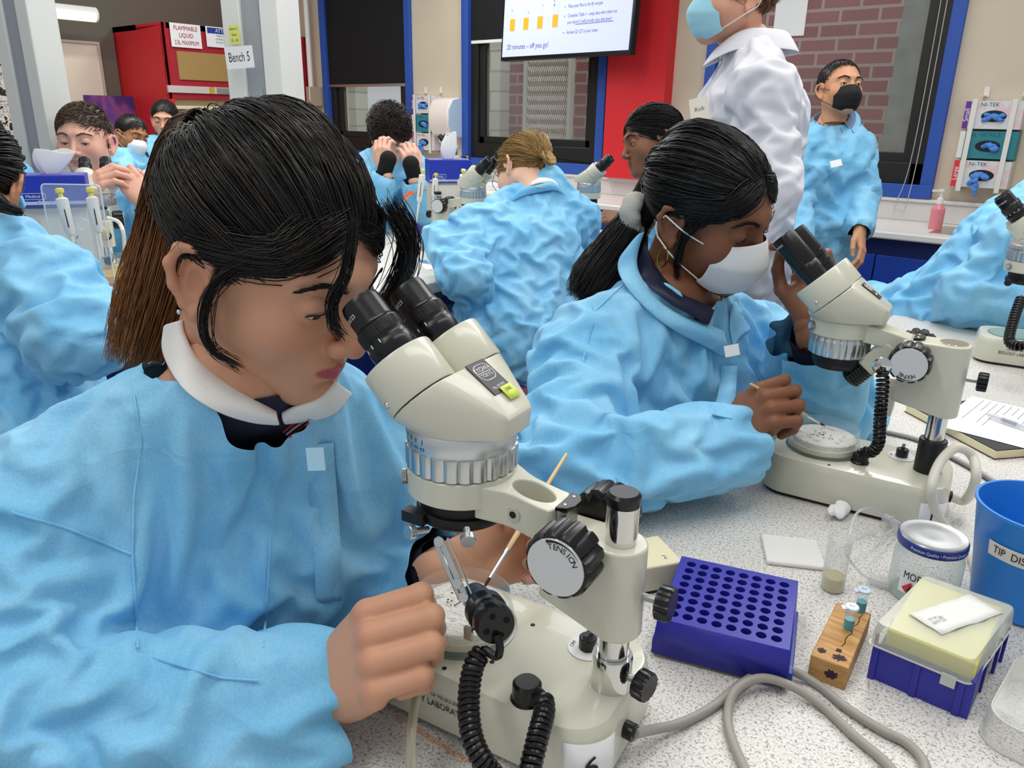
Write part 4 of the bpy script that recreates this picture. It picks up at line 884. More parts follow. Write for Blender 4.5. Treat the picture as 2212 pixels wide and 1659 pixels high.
# paper towel dispenser on the wall
dp = wall(-3.36, OW, 1.39); o = empty('towel_dispenser', dp, WA, 'white paper towel dispenser on the cream wall between windows', 'dispenser'); o.scale = (.82, .82, .82)
mb = MB(); pr = [(-.0, -.20), (-.17, -.17), (-.22, -.08), (-.22, .06), (-.16, .15), (-.06, .17), (0, .17)]; mb.prism([(y, z) for y, z in pr], -.13, .13, (0, 0, 0), (0, 1, 0), (0, 0, 1), (1, 0, 0)); mb.obj('housing', mat('dispenser_white', 'e6dcd4', .35), o, bevel=.015)
mb = MB(); mb.prism([(y * .96, z * .96) for y, z in pr], .13, .14, (0, 0, 0), (0, 1, 0), (0, 0, 1), (1, 0, 0)); mb.obj('side_cover', mat('pale_blue_plastic', 'b9cfe6', .3), o)
mb = MB(); mb.box((-.02, -.10, -.21), (.16, .002, .05)); mb.obj('paper_towel', paper, o)
# glove box racks
def glove_rack(s, z, lab, sc=1.0, ds=0):
    o = empty('glove_rack', wall(s, OW, z), WA, lab, 'rack'); mb = MB()
    for x in (-.085, .085): mb.box((x, -.115, .0), (.022, .003, .44)); mb.box((x, -.06, -.22), (.022, .11, .003)); mb.box((x + .02, -.06, .235), (.015, .12, .003), None); mb.box((x + .022, -.004, .255), (.026, .004, .05))
    mb.obj('rack_frame', mat('rack_white', 'e0ddd4', .4), o)
    return o
def glove_boxes(s, z, far, names):
    for k, (cm, side, tx, lt) in enumerate(names):
        b = empty('glove_box', wall(s + .0, OW - .055, z + .145 - k * .14), WA, far[k], 'box'); mb = MB(); mb.box((0, 0, 0), (.25, .10, .13)); mb.obj('carton', cm, b, bevel=.001)
        mb = MB(); mb.box((-.1255, 0, 0), (.001, .098, .128)); mb.box((-.113, -.0505, 0), (.023, .001, .128)); mb.obj('size_label', side, b)
        text('lettering', lt, .034, whiteink, (-.1265, .0, 0), (0, 0, 1), (0, 1, 0), b); text('lettering', lt, .030, whiteink, (-.113, -.0515, 0), (0, 0, 1), (-1, 0, 0), b)
        text('lettering', tx, .026, mat('teal_ink', '1c5c74', .6), (-.02, -.0508, .048), (1, 0, 0), (0, 0, 1), b)
        mb = MB(); mb.prism([(math.cos(t) * .055, math.sin(t) * .027) for t in np.linspace(0, 6.283, 24, False)], 0, .0008, (.005, -.0505, -.005), (1, 0, 0), (0, 0, 1), (0, -1, 0)); mb.obj('opening', blackm, b)
        g = Fld((-.08, -.10, -.13), (.08, .0, .05), .004); r_ = np.random.RandomState(k + 5)
        for i in range(12): g.ell((r_.uniform(-.035, .045), -.055 + r_.uniform(-.006, .004), -.008 + r_.uniform(-.014, .012)), (r_.uniform(.008, .02), .012, r_.uniform(.006, .014)), frame(r_.normal(size=3), (0, 0, 1)), k=.004)
        if k == 2:
            for i in range(6): g.ell((-.02 + r_.uniform(-.02, .02), -.064, -.03 - i * .013), (.018 - .002 * i, .009, .016), frame(r_.normal(size=3), (0, 0, 1)), k=.005)
        P, Q = g.mesh(); mkmesh('gloves', P, Q, mat('blue_nitrile', '4a86d8', .5), b)
pinkbox = mat('pale_glove_carton', 'd5d8d8', .5, var=(22, 'e3c4c6', .52, .6)); tealbox = mat('teal_glove_carton', '2d7f8c', .5)
glove_rack(.36, 1.30, 'white rack of glove boxes on the wall right of the large window')
glove_boxes(.36, 1.30, ['top glove box, purple Small label, in the right-hand rack', 'teal glove box in the middle of the right-hand rack', 'bottom glove box, red Large label, in the right-hand rack'],
            [(pinkbox, mat('purple', '6b2a94', .5), 'NI-TEK', 'Small'), (tealbox, whitelam, 'flex  NITRILE', 'M'), (pinkbox, mat('label_red', 'd83038', .5), 'Ni-TEK', 'Large')])
glove_rack(-3.60, 1.33, 'white rack of glove boxes beside the leftmost window')
glove_boxes(-3.60, 1.33, ['top glove box in the rack behind the gloved student', 'middle glove box in the rack behind the gloved student', 'bottom glove box in the rack behind the gloved student'],
            [(pinkbox, mat('purple'[:], '6b2a94'), 'NI-TEK', 'Small'), (tealbox, whitelam, 'flex', 'M'), (pinkbox, mat('label_red'[:], 'd83038'), 'Ni-TEK', 'Large')])
def tap(s, lab, off=OW - .12):
    o = empty('tap', wall(s, off, .9), WA, lab, 'tap'); mb = MB(); mb.cyl((0, 0, 0), (0, 0, .05), .025); mb.tube(catmull([(0, 0, .04), (0, 0, .22), (0, -.03, .31), (0, -.10, .32), (0, -.14, .26), (0, -.14, .22)]), .012, 12); mb.obj('spout', chrome, o)
    mb = MB(); mb.cyl((.02, 0, .05), (.07, 0, .07), .008); mb.obj('lever', chrome, o)
tap(.70, 'curved chrome tap right of the glove boxes'); tap(-3.70, 'chrome swan-neck tap behind the gloved student')
sk = MB(); wbox(sk, .25, .95, .12, .46, .899, .903); tag(sk.obj('sink', mat('sink_steel', 'b9b0aa', .25, .9), bevel=.002), 'steel sink set in the white worktop at the right', 'sink')
sp_ = wall(.24, .30, .9); o = empty('soap_bottle', sp_, 0, 'pink hand soap pump bottle on the worktop below the glove boxes', 'bottle'); mb = MB(); mb.lathe([(.03, 0), (.032, .01), (.032, .10), (.014, .125)]); mb.obj('bottle', mat('pink_soap', 'e08890', .2), o); mb = MB(); mb.lathe([(.015, .125), (.015, .15), (.006, .155), (.006, .18), (.012, .182), (.012, .195)]); mb.box((-.02, 0, .188), (.05, .014, .01)); mb.obj('pump', white, o)
ch = MB(); ch.tube(catmull([wall(.02, OW - .05, 2.6), wall(.02, OW - .05, 1.3), wall(-.02, OW - .06, .98), wall(.0, OW - .06, .96), wall(.035, OW - .06, .99), wall(.05, OW - .05, 1.4), wall(.05, OW - .05, 2.6)], 8), .0022, 5); tag(ch.obj('blind_chain', mat('chain_grey', 'b8b8b4', .4)), 'beaded blind chain hanging at the right side of the large window', 'chain')
ch = MB(); ch.tube([wall(-3.22, OW - .05, 2.6), wall(-3.26, OW - .06, .98)], .002, 5); tag(ch.obj('blind_chain', mat('chain_grey'[:], 'b8b8b4')), 'thin blind cord at the left side of the middle window', 'chain')
wn = MB(); wbox(wn, -.86, -.68, OW + .045, OW + .050, 1.86, 2.2); tag(wn.obj('window_notice', paper), 'white paper notice stuck on the large window behind the tall man', 'notice')
# ------------------------------------------------------------------ benches
BD = nrm([.629, .777, 0]); BT = nrm([.777, -.629, 0])
speck = mat('speckled_laminate', 'd8d6d0', .42, spec=.4)
m = speck; tc = node(m, 'ShaderNodeTexCoord'); v1 = node(m, 'ShaderNodeTexNoise', Scale=420.0, Detail=3.0, Roughness=.7); r1 = node(m, 'ShaderNodeValToRGB')
for q, (p_, c_) in enumerate(((.36, '7d7a78'), (.415, 'bab7b2'), (.455, 'd8d5cf'), (.62, 'e4e2dd'))):
    e_ = r1.color_ramp.elements[q] if q < 2 else r1.color_ramp.elements.new(p_); e_.position = p_; e_.color = (*srgb(c_), 1)
lk(m, tc.outputs['Object'], v1.inputs['Vector']); lk(m, v1.outputs['Fac'], r1.inputs['Fac']); v2 = node(m, 'ShaderNodeTexNoise', Scale=230.0, Detail=2.0); r2 = node(m, 'ShaderNodeValToRGB'); r2.color_ramp.elements[0].position = .36; r2.color_ramp.elements[1].position = .40; r2.color_ramp.elements[0].color = (.42, .40, .40, 1)
lk(m, tc.outputs['Object'], v2.inputs['Vector']); lk(m, v2.outputs['Fac'], r2.inputs['Fac']); mx = node(m, 'ShaderNodeMixRGB', blend_type='MULTIPLY'); mx.inputs[0].default_value = .6; lk(m, r1.outputs['Color'], mx.inputs[1]); lk(m, r2.outputs['Color'], mx.inputs[2]); lk(m, mx.outputs[0], bsdf(m).inputs['Base Color'])
def bench(P0, s0, s1, t0, t1, lab, unders):
    c = P0 + BD * (s0 + s1) / 2 + BT * (t0 + t1) / 2; o = empty('lab_bench', (c[0], c[1], 0), 0, lab, 'bench'); Rb = np.stack([BD, BT, (0, 0, 1)], 1)
    mb = MB(); mb.box((0, 0, .8825), (s1 - s0, t1 - t0, .035), Rb); mb.obj('worktop', speck, o, bevel=.004)
    mb = MB(); mb.box((0, 0, .85), (s1 - s0 - .08, t1 - t0 - .08, .03), Rb); mb.obj('edge_rail', mat('bench_rail', '5a6066', .5), o)
    for a, b in unders: mb = MB(); mb.box(BD * (a + b) / 2 * (s1 - s0), ((b - a) * (s1 - s0), (t1 - t0) * .42, .83), Rb); mb.box(BD * 0, (.001, .001, .001), Rb); 
    for a, b in unders: mb = MB(); mb.box(BD * (a + b) / 2 * (s1 - s0) + np.array([0, 0, .42]), ((b - a) * (s1 - s0), (t1 - t0) * .42, .82), Rb); mb.obj('pedestal', bluecab, o, bevel=.003)
    return o
bench(np.array([-.207, .525, 0]), -.62, 2.30, 0.0, 1.5, 'grey speckled lab bench in the foreground', [(-.45, .45)])
bench(np.array([-.117, 2.564, 0]), -3.2, 1.20, -1.25, 0, 'grey speckled lab bench behind the dark-haired girl', [(-.45, .35)])
bench(np.array([-1.98, 4.32, 0]), -3.0, .3, -.25, 1.05, 'further lab bench where the masked boy sits', [(-.45, .45)])
# ------------------------------------------------------------------ stereo microscopes (local: x towards the observer, z up, origin under the optical axis)
E0 = nrm([.707, 0, .707]); E1 = np.array([0, 1., 0]); E2 = np.cross(E0, E1)
def knob(name, m, c, ax, r, L, par, n=60, fl=.0022, fn=10):
    mb = MB(); mb.lathe([(r * .8, 0), (r, L * .12), (r, L * .85), (r * .93, L)], c, ax, n, flute=fl, fn=fn); return mb.obj(name, m, par)
def scope(kind, loc, rz, label, tagno=None, detail=True, lampkit=True, group=None):
    o = empty('microscope', (loc[0], loc[1], .9), rz, label, 'microscope', group); A = kind == 'A'
    # base
    mb = MB(); pl = rrect(.238, .142, .036, 8, -.049); V = []; n = len(pl)
    for z, s_ in ((.006, .985), (.010, 1.0), (.046, .975), (.053, .955), (.0575, .925), (.058, .9)): V += [((x + .049) * (s_ + (1 - s_) * .35) - .049, y * s_, z) for x, y in pl]
    F = [(k * n + i, k * n + (i + 1) % n, (k + 1) * n + (i + 1) % n, (k + 1) * n + i) for k in range(5) for i in range(n)] + [tuple(range(n))[::-1], tuple(5 * n + i for i in range(n))]
    mb.add(V, F); mb.obj('base', cream, o)
    mb = MB(); mb.prism(rrect(.226, .130, .03, 6, -.049), 0, .0065); mb.obj('base_gasket', rubber, o)
    mb = MB(); mb.lathe([(.047, .0565), (.050, .0565), (.050, .0592), (.0475, .0595), (.0475, .0585), (.0, .0585)], n=48, cap=False); mb.obj('stage_rim', steel, o)
    mb = MB(); mb.lathe([(.0, .0588), (.0474, .0588), (.0474, .0604), (0, .0604)], n=48, cap=False); mb.obj('stage_plate', clear('stage_glass', 'a9c9b8', .25), o)
    px = -.147 if A else -.135
    # post
    if A:
        mb = MB(); mb.cyl((px, 0, .055), (px, 0, .226), .0127, n=40); mb.obj('post', chrome, o)
        mb = MB(); mb.lathe([(.0129, .224), (.0134, .226), (.0134, .232), (.011, .2345), (0, .2345)], (px, 0, 0), n=40); mb.obj('post_cap', black, o)
        mb = MB(); mb.lathe([(.0165, .056), (.0168, .058), (.0168, .086), (.0160, .0885), (.0130, .0885)], (px, 0, 0), n=40, cap=False); mb.obj('post_collar', chrome, o)
        k = knob('clamp_knob', black, (px - .024, .004, .073), nrm([-1, .25, 0]), .0125, .012, o, fl=.0015, fn=14); mb = MB(); mb.cyl((px - .012, .002, .073), (px - .026, .004, .073), .003); mb.obj('stem', steel, k)
    else:
        mb = MB(); mb.cyl((px, 0, .055), (px, 0, .232), .0120, n=40); mb.obj('post', chrome, o)
        mb = MB(); mb.lathe([(.0165, .055)] + [(.0168 + .0006 * (i % 2), .056 + i * .002) for i in range(24)] + [(.0165, .104), (.0122, .1045)], (px, 0, 0), n=40, cap=False); mb.obj('rubber_sleeve', rubber, o)
        mb = MB(); mb.cyl((px, 0, .2355), (px, 0, .2375), .0165, n=40); mb.obj('end_cap', chrome, o)
    # focus block: a stadium round the post running forward
    z0, z1 = (.112, .192) if A else (.140, .236); xf = -.088 if A else -.078; w = .0215
    prof = [(px + w * math.cos(t), w * math.sin(t)) for t in np.linspace(math.pi / 2, 3 * math.pi / 2, 14)]; top = prof + [(xf, -w), (xf, w)]
    mb = MB(); n = len(top); V = [(x, y, z0 + (max(0, (x - px - .02)) * .55 if A else max(0, x - px - .02) * .35)) for x, y in top] + [(x, y, z1) for x, y in top]
    mb.add(V, [(i, (i + 1) % n, n + (i + 1) % n, n + i) for i in range(n)] + [tuple(range(n))[::-1], tuple(range(n, 2 * n))]); mb.obj('focus_block', cream, o, bevel=.0022, seg=3)
    kx, kz, kr = (-.1195, .160 + .028, .0275) if A else (-.092, .214, .0255)
    kx, kz = (-.1185, .1885) if A else (-.092, .2135); fx = 1
    if A: kz = .176 + .012
    for sy in (1, -1):
        k = knob('focus_knob', black, (kx, sy * (.0235), kz), (0, sy, 0), kr, .030, o, 80, .0030, 12)
        mb = MB(); mb.lathe([(kr * .84, .0295), (kr * .84, .0315), (0, .0315)], (kx, sy * .0235, kz), (0, sy, 0), n=40); d = mb.obj('knob_disc', mat('knob_disc_grey', 'd2d4d4', .35), k)
        if detail and sy > 0:
            a0, a1 = (50, 100) if A else (250, 300)
            X = (-1, 0, 0); fc = np.array([kx, sy * (.0235 + .0317), kz])
            for i, ch_ in enumerate('TENSION'):
                a = math.radians((105 - i * 13) if A else (250 + i * 10)); rr = kr * .62; c = fc + np.array([-math.cos(a) * rr, 0, math.sin(a) * rr])
                tx = np.array([-math.sin(a), 0, -math.cos(a)]) * (1 if A else 1); ty = np.array([-math.cos(a), 0, math.sin(a)])
                if not A: tx, ty = -tx, -ty; i2 = 6 - i; a = math.radians(238 + i * 10); c = fc + np.array([-math.cos(a) * rr, 0, math.sin(a) * rr]); tx = np.array([math.sin(a), 0, math.cos(a)]); ty = np.array([math.cos(a), 0, -math.sin(a)])
                text('lettering', ch_, .0068, ink, c, tx, ty, d)
            am_ = MB(); ar = np.radians(np.linspace(*((112, 30) if A else (235, 300)), 16)); V = []
            for q, a in enumerate(ar):
                wq = .0011 * (1 - q / 15.5); 
                for rr in (kr * .78 - wq, kr * .78 + wq): V.append(fc + np.array([-math.cos(a) * rr, .0001, math.sin(a) * rr]))
            am_.add(V, [(2 * i, 2 * i + 1, 2 * i + 3, 2 * i + 2) for i in range(15)]); am_.obj('arrow_mark', ink, d)
    sz = .150 if A else .192
    k = knob('lock_knob', black, (px - w - .012, 0, sz), (-1, 0, 0), .0140 if A else .0125, .012, o, fl=.0016, fn=14); mb = MB(); mb.cyl((px - w + .001, 0, sz), (px - w - .013, 0, sz), .003); mb.obj('stem', steel, k)
    # arm and carrier ring
    rr = .047 if A else .042; za, zb = (.199, .223) if A else (.228, .251); at_, ab = (.2205, .192) if A else (.250, .226)
    mb = MB(); mb.lathe([(rr - .003, za), (rr, za + .002), (rr, zb - .001), (rr - .001, zb), (.03, zb)], n=64); ring = mb.obj('carrier_ring', cream, o)
    xe = -.096 if A else -.088; hw0, hw1 = (.034, .0185) if A else (.026, .0165); pr = [(-.030, hw0), (-.048, hw1 + .004), (-.062, hw1 + .0005), (xe, hw1), (xe, -hw1), (-.062, -hw1 - .0005), (-.048, -hw1 - .004), (-.030, -hw0)]
    dz = (-.010 if A else -.014); 
    def zoff(x): return dz * min(1, max(0, (-.035 - x) / .055))
    if A:                                    # arm with an oval window through it
        ho = [(-.070 + .019 * math.cos(t), .0125 * math.sin(t)) for t in np.linspace(0, 2 * math.pi, 28, False)]; ou = []
        for x, y in ho:
            a = math.atan2(y / .0125, (x + .070) / .019); ca, sa = math.cos(a), math.sin(a)
            ts = [(-.032 + .070) / ca if ca > 1e-6 else 9, (xe + .070) / ca if ca < -1e-6 else 9, 9]; t = min(ts[0], ts[1]); yy = t * sa
            hw = lambda X_: np.interp(X_, [xe, -.062, -.048, -.030], [hw1, hw1 + .0005, hw1 + .004, hw0])
            lo_, hi_ = 0, t
            if abs(yy) > hw(-.070 + t * ca):
                for _ in range(30):
                    md = (lo_ + hi_) / 2
                    if abs(md * sa) > hw(-.070 + md * ca): hi_ = md
                    else: lo_ = md
                t = lo_
            ou.append((-.070 + t * ca, t * sa))
        n = 28; V = [(x, y, at_ + zoff(x)) for x, y in ou] + [(x, y, at_ + zoff(x)) for x, y in ho] + [(x, y, ab + zoff(x) * 1.3) for x, y in ou] + [(x, y, ab + zoff(x) * 1.3) for x, y in ho]
        F = []
        for i in range(n):
            j = (i + 1) % n; F += [(i, j, n + j, n + i), (2*n + j, 2*n + i, 3*n + i, 3*n + j), (i, 2*n + i, 2*n + j, j), (n + j, 3*n + j, 3*n + i, n + i)]
        mb = MB(); mb.add(V, F); arm = mb.obj('arm', cream, o, bevel=.0012)
    else:
        n = len(pr); V = [(x, y, ab + zoff(x)) for x, y in pr] + [(x, y, at_ + zoff(x)) for x, y in pr]; mb = MB(); mb.add(V, [(i, (i + 1) % n, n + (i + 1) % n, n + i) for i in range(n)] + [tuple(range(n))[::-1], tuple(range(n, 2 * n))]); arm = mb.obj('arm', cream, o, bevel=.002)
    mb = MB(); mb.box((xe - .004, 0, (z0 + at_ + dz) / 2 + .012), (.010, .022, at_ + dz - z0 - .028)); mb.obj('rack', steel, o, bevel=.001)
    mb = MB(); mb.prism([(xe - .001, -.016), (xe - .001, .016), (xe - .010, .013), (xe - .014, .006), (xe - .014, -.006), (xe - .010, -.013)], at_ + dz, at_ + dz + .0035); rc = mb.obj('rack_cap', black, o, bevel=.0008)
    for y in (-.008, .008): mb = MB(); mb.ball((xe - .006, y, at_ + dz + .0035), (.0018, .0018, .001), 8, 6); mb.obj('screw', chrome, rc)
    a0 = math.radians(38); c = (rr * math.cos(a0), rr * math.sin(a0), (za + zb) / 2)
    mb = MB(); mb.cyl(c, np.array(c) + np.array([math.cos(a0), math.sin(a0), 0]) * .004, .0068, n=24); mb.obj('set_screw', steel, o); mb = MB(); mb.cyl(np.array(c) + np.array([math.cos(a0), math.sin(a0), 0]) * .0038, np.array(c) + np.array([math.cos(a0), math.sin(a0), 0]) * .0046, .0046, n=20); mb.obj('screw_disc', mat('pale_blue_dot', '9cc0da', .3), o)
    if A: mb = MB(); mb.cyl((-.062, .0185, .199), (-.062, .0202, .199), .0062, n=20); q = mb.obj('arm_screw', cream_dim, o); mb = MB(); mb.cyl((-.062, .0200, .199), (-.062, .0206, .199), .003, n=16); mb.obj('screw_socket', blackm, q)
    # zoom ring and objective
    if A:
        mb = MB(); mb.lathe([(.046, .2235), (.0475, .2245), (.0475, .2335), (.0475, .2415), (.0472, .2435), (.0455, .244)], n=144, flute=.0020, fn=24); z = mb.obj('zoom_ring', alu, o)
        mb = MB(); mb.lathe([(.0455, .2435), (.0462, .245), (.0462, .258), (.0445, .2605)], n=72); sc = mb.obj('scale_ring', mat('satin_aluminium', 'd7dadb', .38, .9), o)
        if detail:
            for i, s_ in enumerate(('2.0', '2.5', '3.0', '3.5', '4.0', '4.5')):
                a = math.radians(33 + i * 9.5); u = np.array([math.cos(a), math.sin(a), 0]); t = np.cross((0, 0, 1), u); text('lettering', s_, .0042, ink, u * .0463 + np.array([0, 0, .2485]), t, (0, 0, 1), sc)
                mb = MB(); mb.box(u * .0463 + np.array([0, 0, .2545]), (.0004, .0004, .004)); mb.obj('tick', ink, sc)
        ztop = .2605
        mb = MB(); mb.lathe([(.036, .1995), (.036, .186), (.0345, .1775), (.034, .174), (.030, .174), (.028, .178)], n=48, cap=False); mb.lathe([(0, .1765), (.030, .1765)], n=32, cap=False); mb.obj('objective', blackm, o)
    else:
        mb = MB(); mb.lathe([(.0375, .2005), (.0395, .202), (.0395, .221), (.0385, .223), (.037, .228)], n=120, flute=.0014, fn=22); mb.obj('zoom_ring', alu, o)
        mb = MB(); mb.lathe([(.033, .2235), (.033, .228)], n=40); mb.obj('ring_gap', blackm, o)
        mb = MB(); mb.lathe([(.033, .201), (.0325, .189), (.030, .186), (.0285, .182), (.025, .182)], n=48, cap=False); mb.lathe([(0, .1845), (.0275, .1845)], n=32, cap=False); mb.obj('objective', blackm, o); ztop = .2515
    # head body
    hc = np.array([.012, 0, ztop + .028]); pts = [(.0455 * math.cos(t), .0455 * math.sin(t), ztop + .0) for t in np.linspace(0, 6.283, 28, False)] + [(.0462 * math.cos(t), .0462 * math.sin(t), ztop + .005) for t in np.linspace(0, 6.283, 28, False)]
    if A: pts = [(x if x > -.03 else x * .96, y, z) for x, y, z in pts]
    nz = ztop + .021
    for sy in (-1, 1):
        pts += [(-.054, sy * .018, ztop), (-.056, sy * .018, nz - .004), (-.053, sy * .019, nz), (-.050, sy * .024, nz - .003), (-.050, sy * .0245, ztop)]
        for t in np.linspace(-1.4, 1.4, 9): c = hc + E1 * sy * .0335; pts.append(c + (E1 * sy * math.cos(t) + E2 * math.sin(t)) * .0305); pts.append(c - E0 * .004 + (E1 * sy * math.cos(t) + E2 * math.sin(t)) * .0300)
    mb = MB(); mb.hull(pts); hd = mb.obj('head', cream, o, bevel=.0030, seg=3)
    pn = nrm([-.5, 0, .866]); # label plate on the sloping top
    hm = hc - E2 * .0305 if (hc - E2 * .0305)[2] > hc[2] else hc + E2 * .0305; n0 = np.array([-.053, 0, nz]); slope = nrm(hm - n0); pn = nrm(np.cross(slope, E1)); pn = pn if pn[2] > 0 else -pn
    pc = n0 + slope * .034 + pn * .0006
    if A: pc = n0 + slope * .036 - E1 * .004 + pn * .0006; mb = MB(); mb.box(pc, (.034, .026, .0009), np.stack([slope, E1, pn], 1))
    else: pc = n0 + slope * .030 - E1 * .006 + pn * .0006; mb = MB(); mb.box(pc, (.030, .017, .0009), np.stack([slope, E1, pn], 1))
    pt = mb.obj('label_plate', mat('label_black', '26262a', .45), o)
    if detail:
        TXp = -E1 if A else -E1; TY = nrm(np.cross(pn, TXp)); c = pc + pn * .0005
        if A:
            c1 = c + TY * .004; text('lettering', 'KYOWA', .0068, whiteink, c1 + TY * .0042, TXp, TY, pt, sx=.85); text('lettering', 'TOKYO', .0052, whiteink, c1 - TY * .0022, TXp, TY, pt, sx=.85); text('lettering', 'No. 951979', .0042, whiteink, c - TY * .0115, TXp, TY, pt, sx=.85)
            mb = MB(); lg = rrect(.0205, .0165, .0065, 4); mb.tube([c1 + TXp * x + TY * (y + .001) for x, y in lg], .0004, 5, closed=True); mb.obj('emblem', whiteink, pt)
            mb = MB(); mb.box(c1 + TY * .0010, (.0185, .0005, .0003), np.stack([TXp, TY, pn], 1)); mb.obj('emblem_bar', whiteink, pt)
        else:
            mb = MB(); mb.tube([c + slope * (.006 + .0062 * math.cos(t)) + TXp * .0052 * math.sin(t) for t in np.linspace(0, 6.283, 18, False)], .0004, 5, closed=True); mb.tube([c + slope * (.006 + .0042 * math.cos(t)) + TXp * .0034 * math.sin(3 * t) for t in np.linspace(0, 6.283, 30, False)], .0003, 4, closed=True); mb.obj('emblem', whiteink, pt)
            mb = MB(); mb.box(c - slope * .007, (.0028, .006, .0003), np.stack([slope, TXp, pn], 1)); mb.obj('emblem_bar', whiteink, pt)
    if A and tagno: 
        yc = pc - slope * .012 - E1 * -.004 - TY * 0; yc = pc - slope * .0195 + E1 * -.004; mb = MB(); mb.add([yc + slope * a + E1 * b + pn * h_ for a, b, h_ in ((-.008, -.008, .0012), (-.008, .008, .0018), (.006, .007, .0014), (.006, -.009, .0014))], [(0, 1, 2, 3)]); yn = mb.obj('sticky_tab', mat('yellow_green_tab', 'd9ec62', .6), o, solid=.0002)
        text('lettering', '13940', .0056, ink, yc + slope * .0015 + pn * .0019, -E1, np.cross(pn, -E1), yn, sx=.7)
    # prism housings and eyepieces
    for sy in (1, -1):
        c = hc + E1 * sy * .0345 - E2 * 0; L = .038 if A else .034
        mb = MB(); mb.lathe([(.0300, .001), (.0308, .0025), (.0308, L - .002), (.0300, L), (.0205, L)], c, E0, n=64); ph = mb.obj('prism_housing', cream, o)
        for q, (tt, hh_) in enumerate(((.35, .010), (2.0, .028))):
            u = (E1 * math.cos(tt) * sy - E2 * math.sin(tt)); mb = MB(); mb.ball(c + E0 * hh_ + u * .0307, (.0026, .0026, .0026), 10, 8); mb.obj('screw', chrome, ph)
        e0 = c + E0 * L - E1 * sy * .0045; up_ = -E2
        if A: prof = [(.0172, -.002), (.0190, .002), (.0198, .010), (.0198, .0145), (.0188, .016), (.0188, .020), (.0194, .022), (.0194, .032), (.0180, .0335), (.0172, .036), (.0172, .054), (.0160, .058), (.0125, .0585), (.0115, .056), (0, .056)]; L2 = .058
        else: prof = [(.0150, -.002), (.0155, .012), (.0164, .013), (.0164, .022), (.0155, .0235), (.0160, .025), (.0166, .027), (.0166, .070), (.0155, .0725), (.0115, .0725), (.0105, .070), (0, .070)] if sy > 0 else [(.0150, -.002), (.0155, .008), (.0175, .009), (.0175, .016), (.0160, .017), (.0160, .022), (.0175, .023), (.0175, .030), (.0160, .031), (.0165, .034), (.0165, .066), (.0155, .0725), (.0115, .0725), (.0105, .070), (0, .070)]
        mb = MB(); mb.lathe(prof, e0, E0, n=48, cap=False); ep = mb.obj('eyepiece', black, o)
        if A: mb = MB(); mb.lathe([(.0194, .0222)] + [(.0198 - .0004 * (i % 2), .0225 + i * .0008) for i in range(12)] + [(.0192, .0322)], e0, E0, n=90, flute=.0006, fn=40, cap=False); mb.obj('dioptre_grip', blackm, ep)
        if detail:
            for i in range(5):
                a = math.radians(-70 + i * 30); u = E1 * math.cos(a) - E2 * math.sin(a) if False else (E1 * math.cos(a) + up_ * math.sin(a)); 
                if A: a = math.radians(-25 + i * 28); u = E1 * math.cos(a) + up_ * math.sin(a); mb = MB(); mb.box(e0 + E0 * .0165 + u * .0190, (.0045, .0008, .0006), np.stack([E0, np.cross(E0, u), u], 1)); mb.obj('scale_mark', whiteink, ep)
            a = math.radians(38); u = E1 * math.cos(a) + up_ * math.sin(a); t = nrm(np.cross(E0, u)); text('lettering', 'HWF 10X/23' if A else 'HWF10X', .0050 if A else .0042, whiteink, e0 + E0 * (.046 if A else .062) + u * (.01725 if A else .0167), t if np.dot(np.cross(t, E0), u) > 0 else -t, E0 if np.dot(np.cross(t, E0), u) > 0 else E0, ep, cyl=.0172)
    if detail:
        if A:
            text('lettering', 'BIOLOGY LABORATORY', .0105, ink, (-.018, .0705, .030), (-1, 0, 0), (0, 0.12, 1), o, sx=.72, thick=.0006); text('lettering', 'UNIVERSITY OF MELBOURNE', .006, ink, (-.018, .0700, .0385), (-1, 0, 0), (0, .12, 1), o, sx=.72, thick=.0006)
        for h in ((-.055, -.033), (-.050, .030), (-.02, .058)): mb = MB(); mb.cyl((h[0], h[1], .0575), (h[0], h[1], .0583), .0022, n=14); mb.obj('screw_hole', blackm, o)
        mb = MB(); mb.lathe([(0, .0583), (.0175, .0583), (.0175, .0588), (0, .0588)], (px + .035, -.030, 0), n=40, cap=False); dl = mb.obj('lamp_dial', paper, o); mb = MB(); mb.cyl((px + .035, -.030, .0585), (px + .035, -.030, .070), .008, n=20); mb.box((px + .035, -.030, .072), (.004, .014, .006)); mb.obj('dial_knob', black, dl)
        text('lettering', 'OFF', .005, ink, (px + .035 + .013, -.028, .0589), (0, -1, 0), (1, 0, 0), dl)
    return o
def to_world(o, p): c, s = math.cos(o.rotation_euler.z), math.sin(o.rotation_euler.z); return np.array([o.location.x + c * p[0] - s * p[1], o.location.y + s * p[0] + c * p[1], .9 + p[2]])
def to_local(o, p): c, s = math.cos(o.rotation_euler.z), math.sin(o.rotation_euler.z); d = np.array(p) - np.array(o.location); return np.array([c * d[0] + s * d[1], -s * d[0] + c * d[1], d[2]])
M1 = scope('A', (-.041, .595), math.radians(149.8), 'cream stereo microscope number 6 in the foreground with a yellow tab on its head', tagno=True)
M2 = scope('B', (.448, 1.017), math.radians(148.2), 'cream stereo microscope used by the masked girl with the white mask')
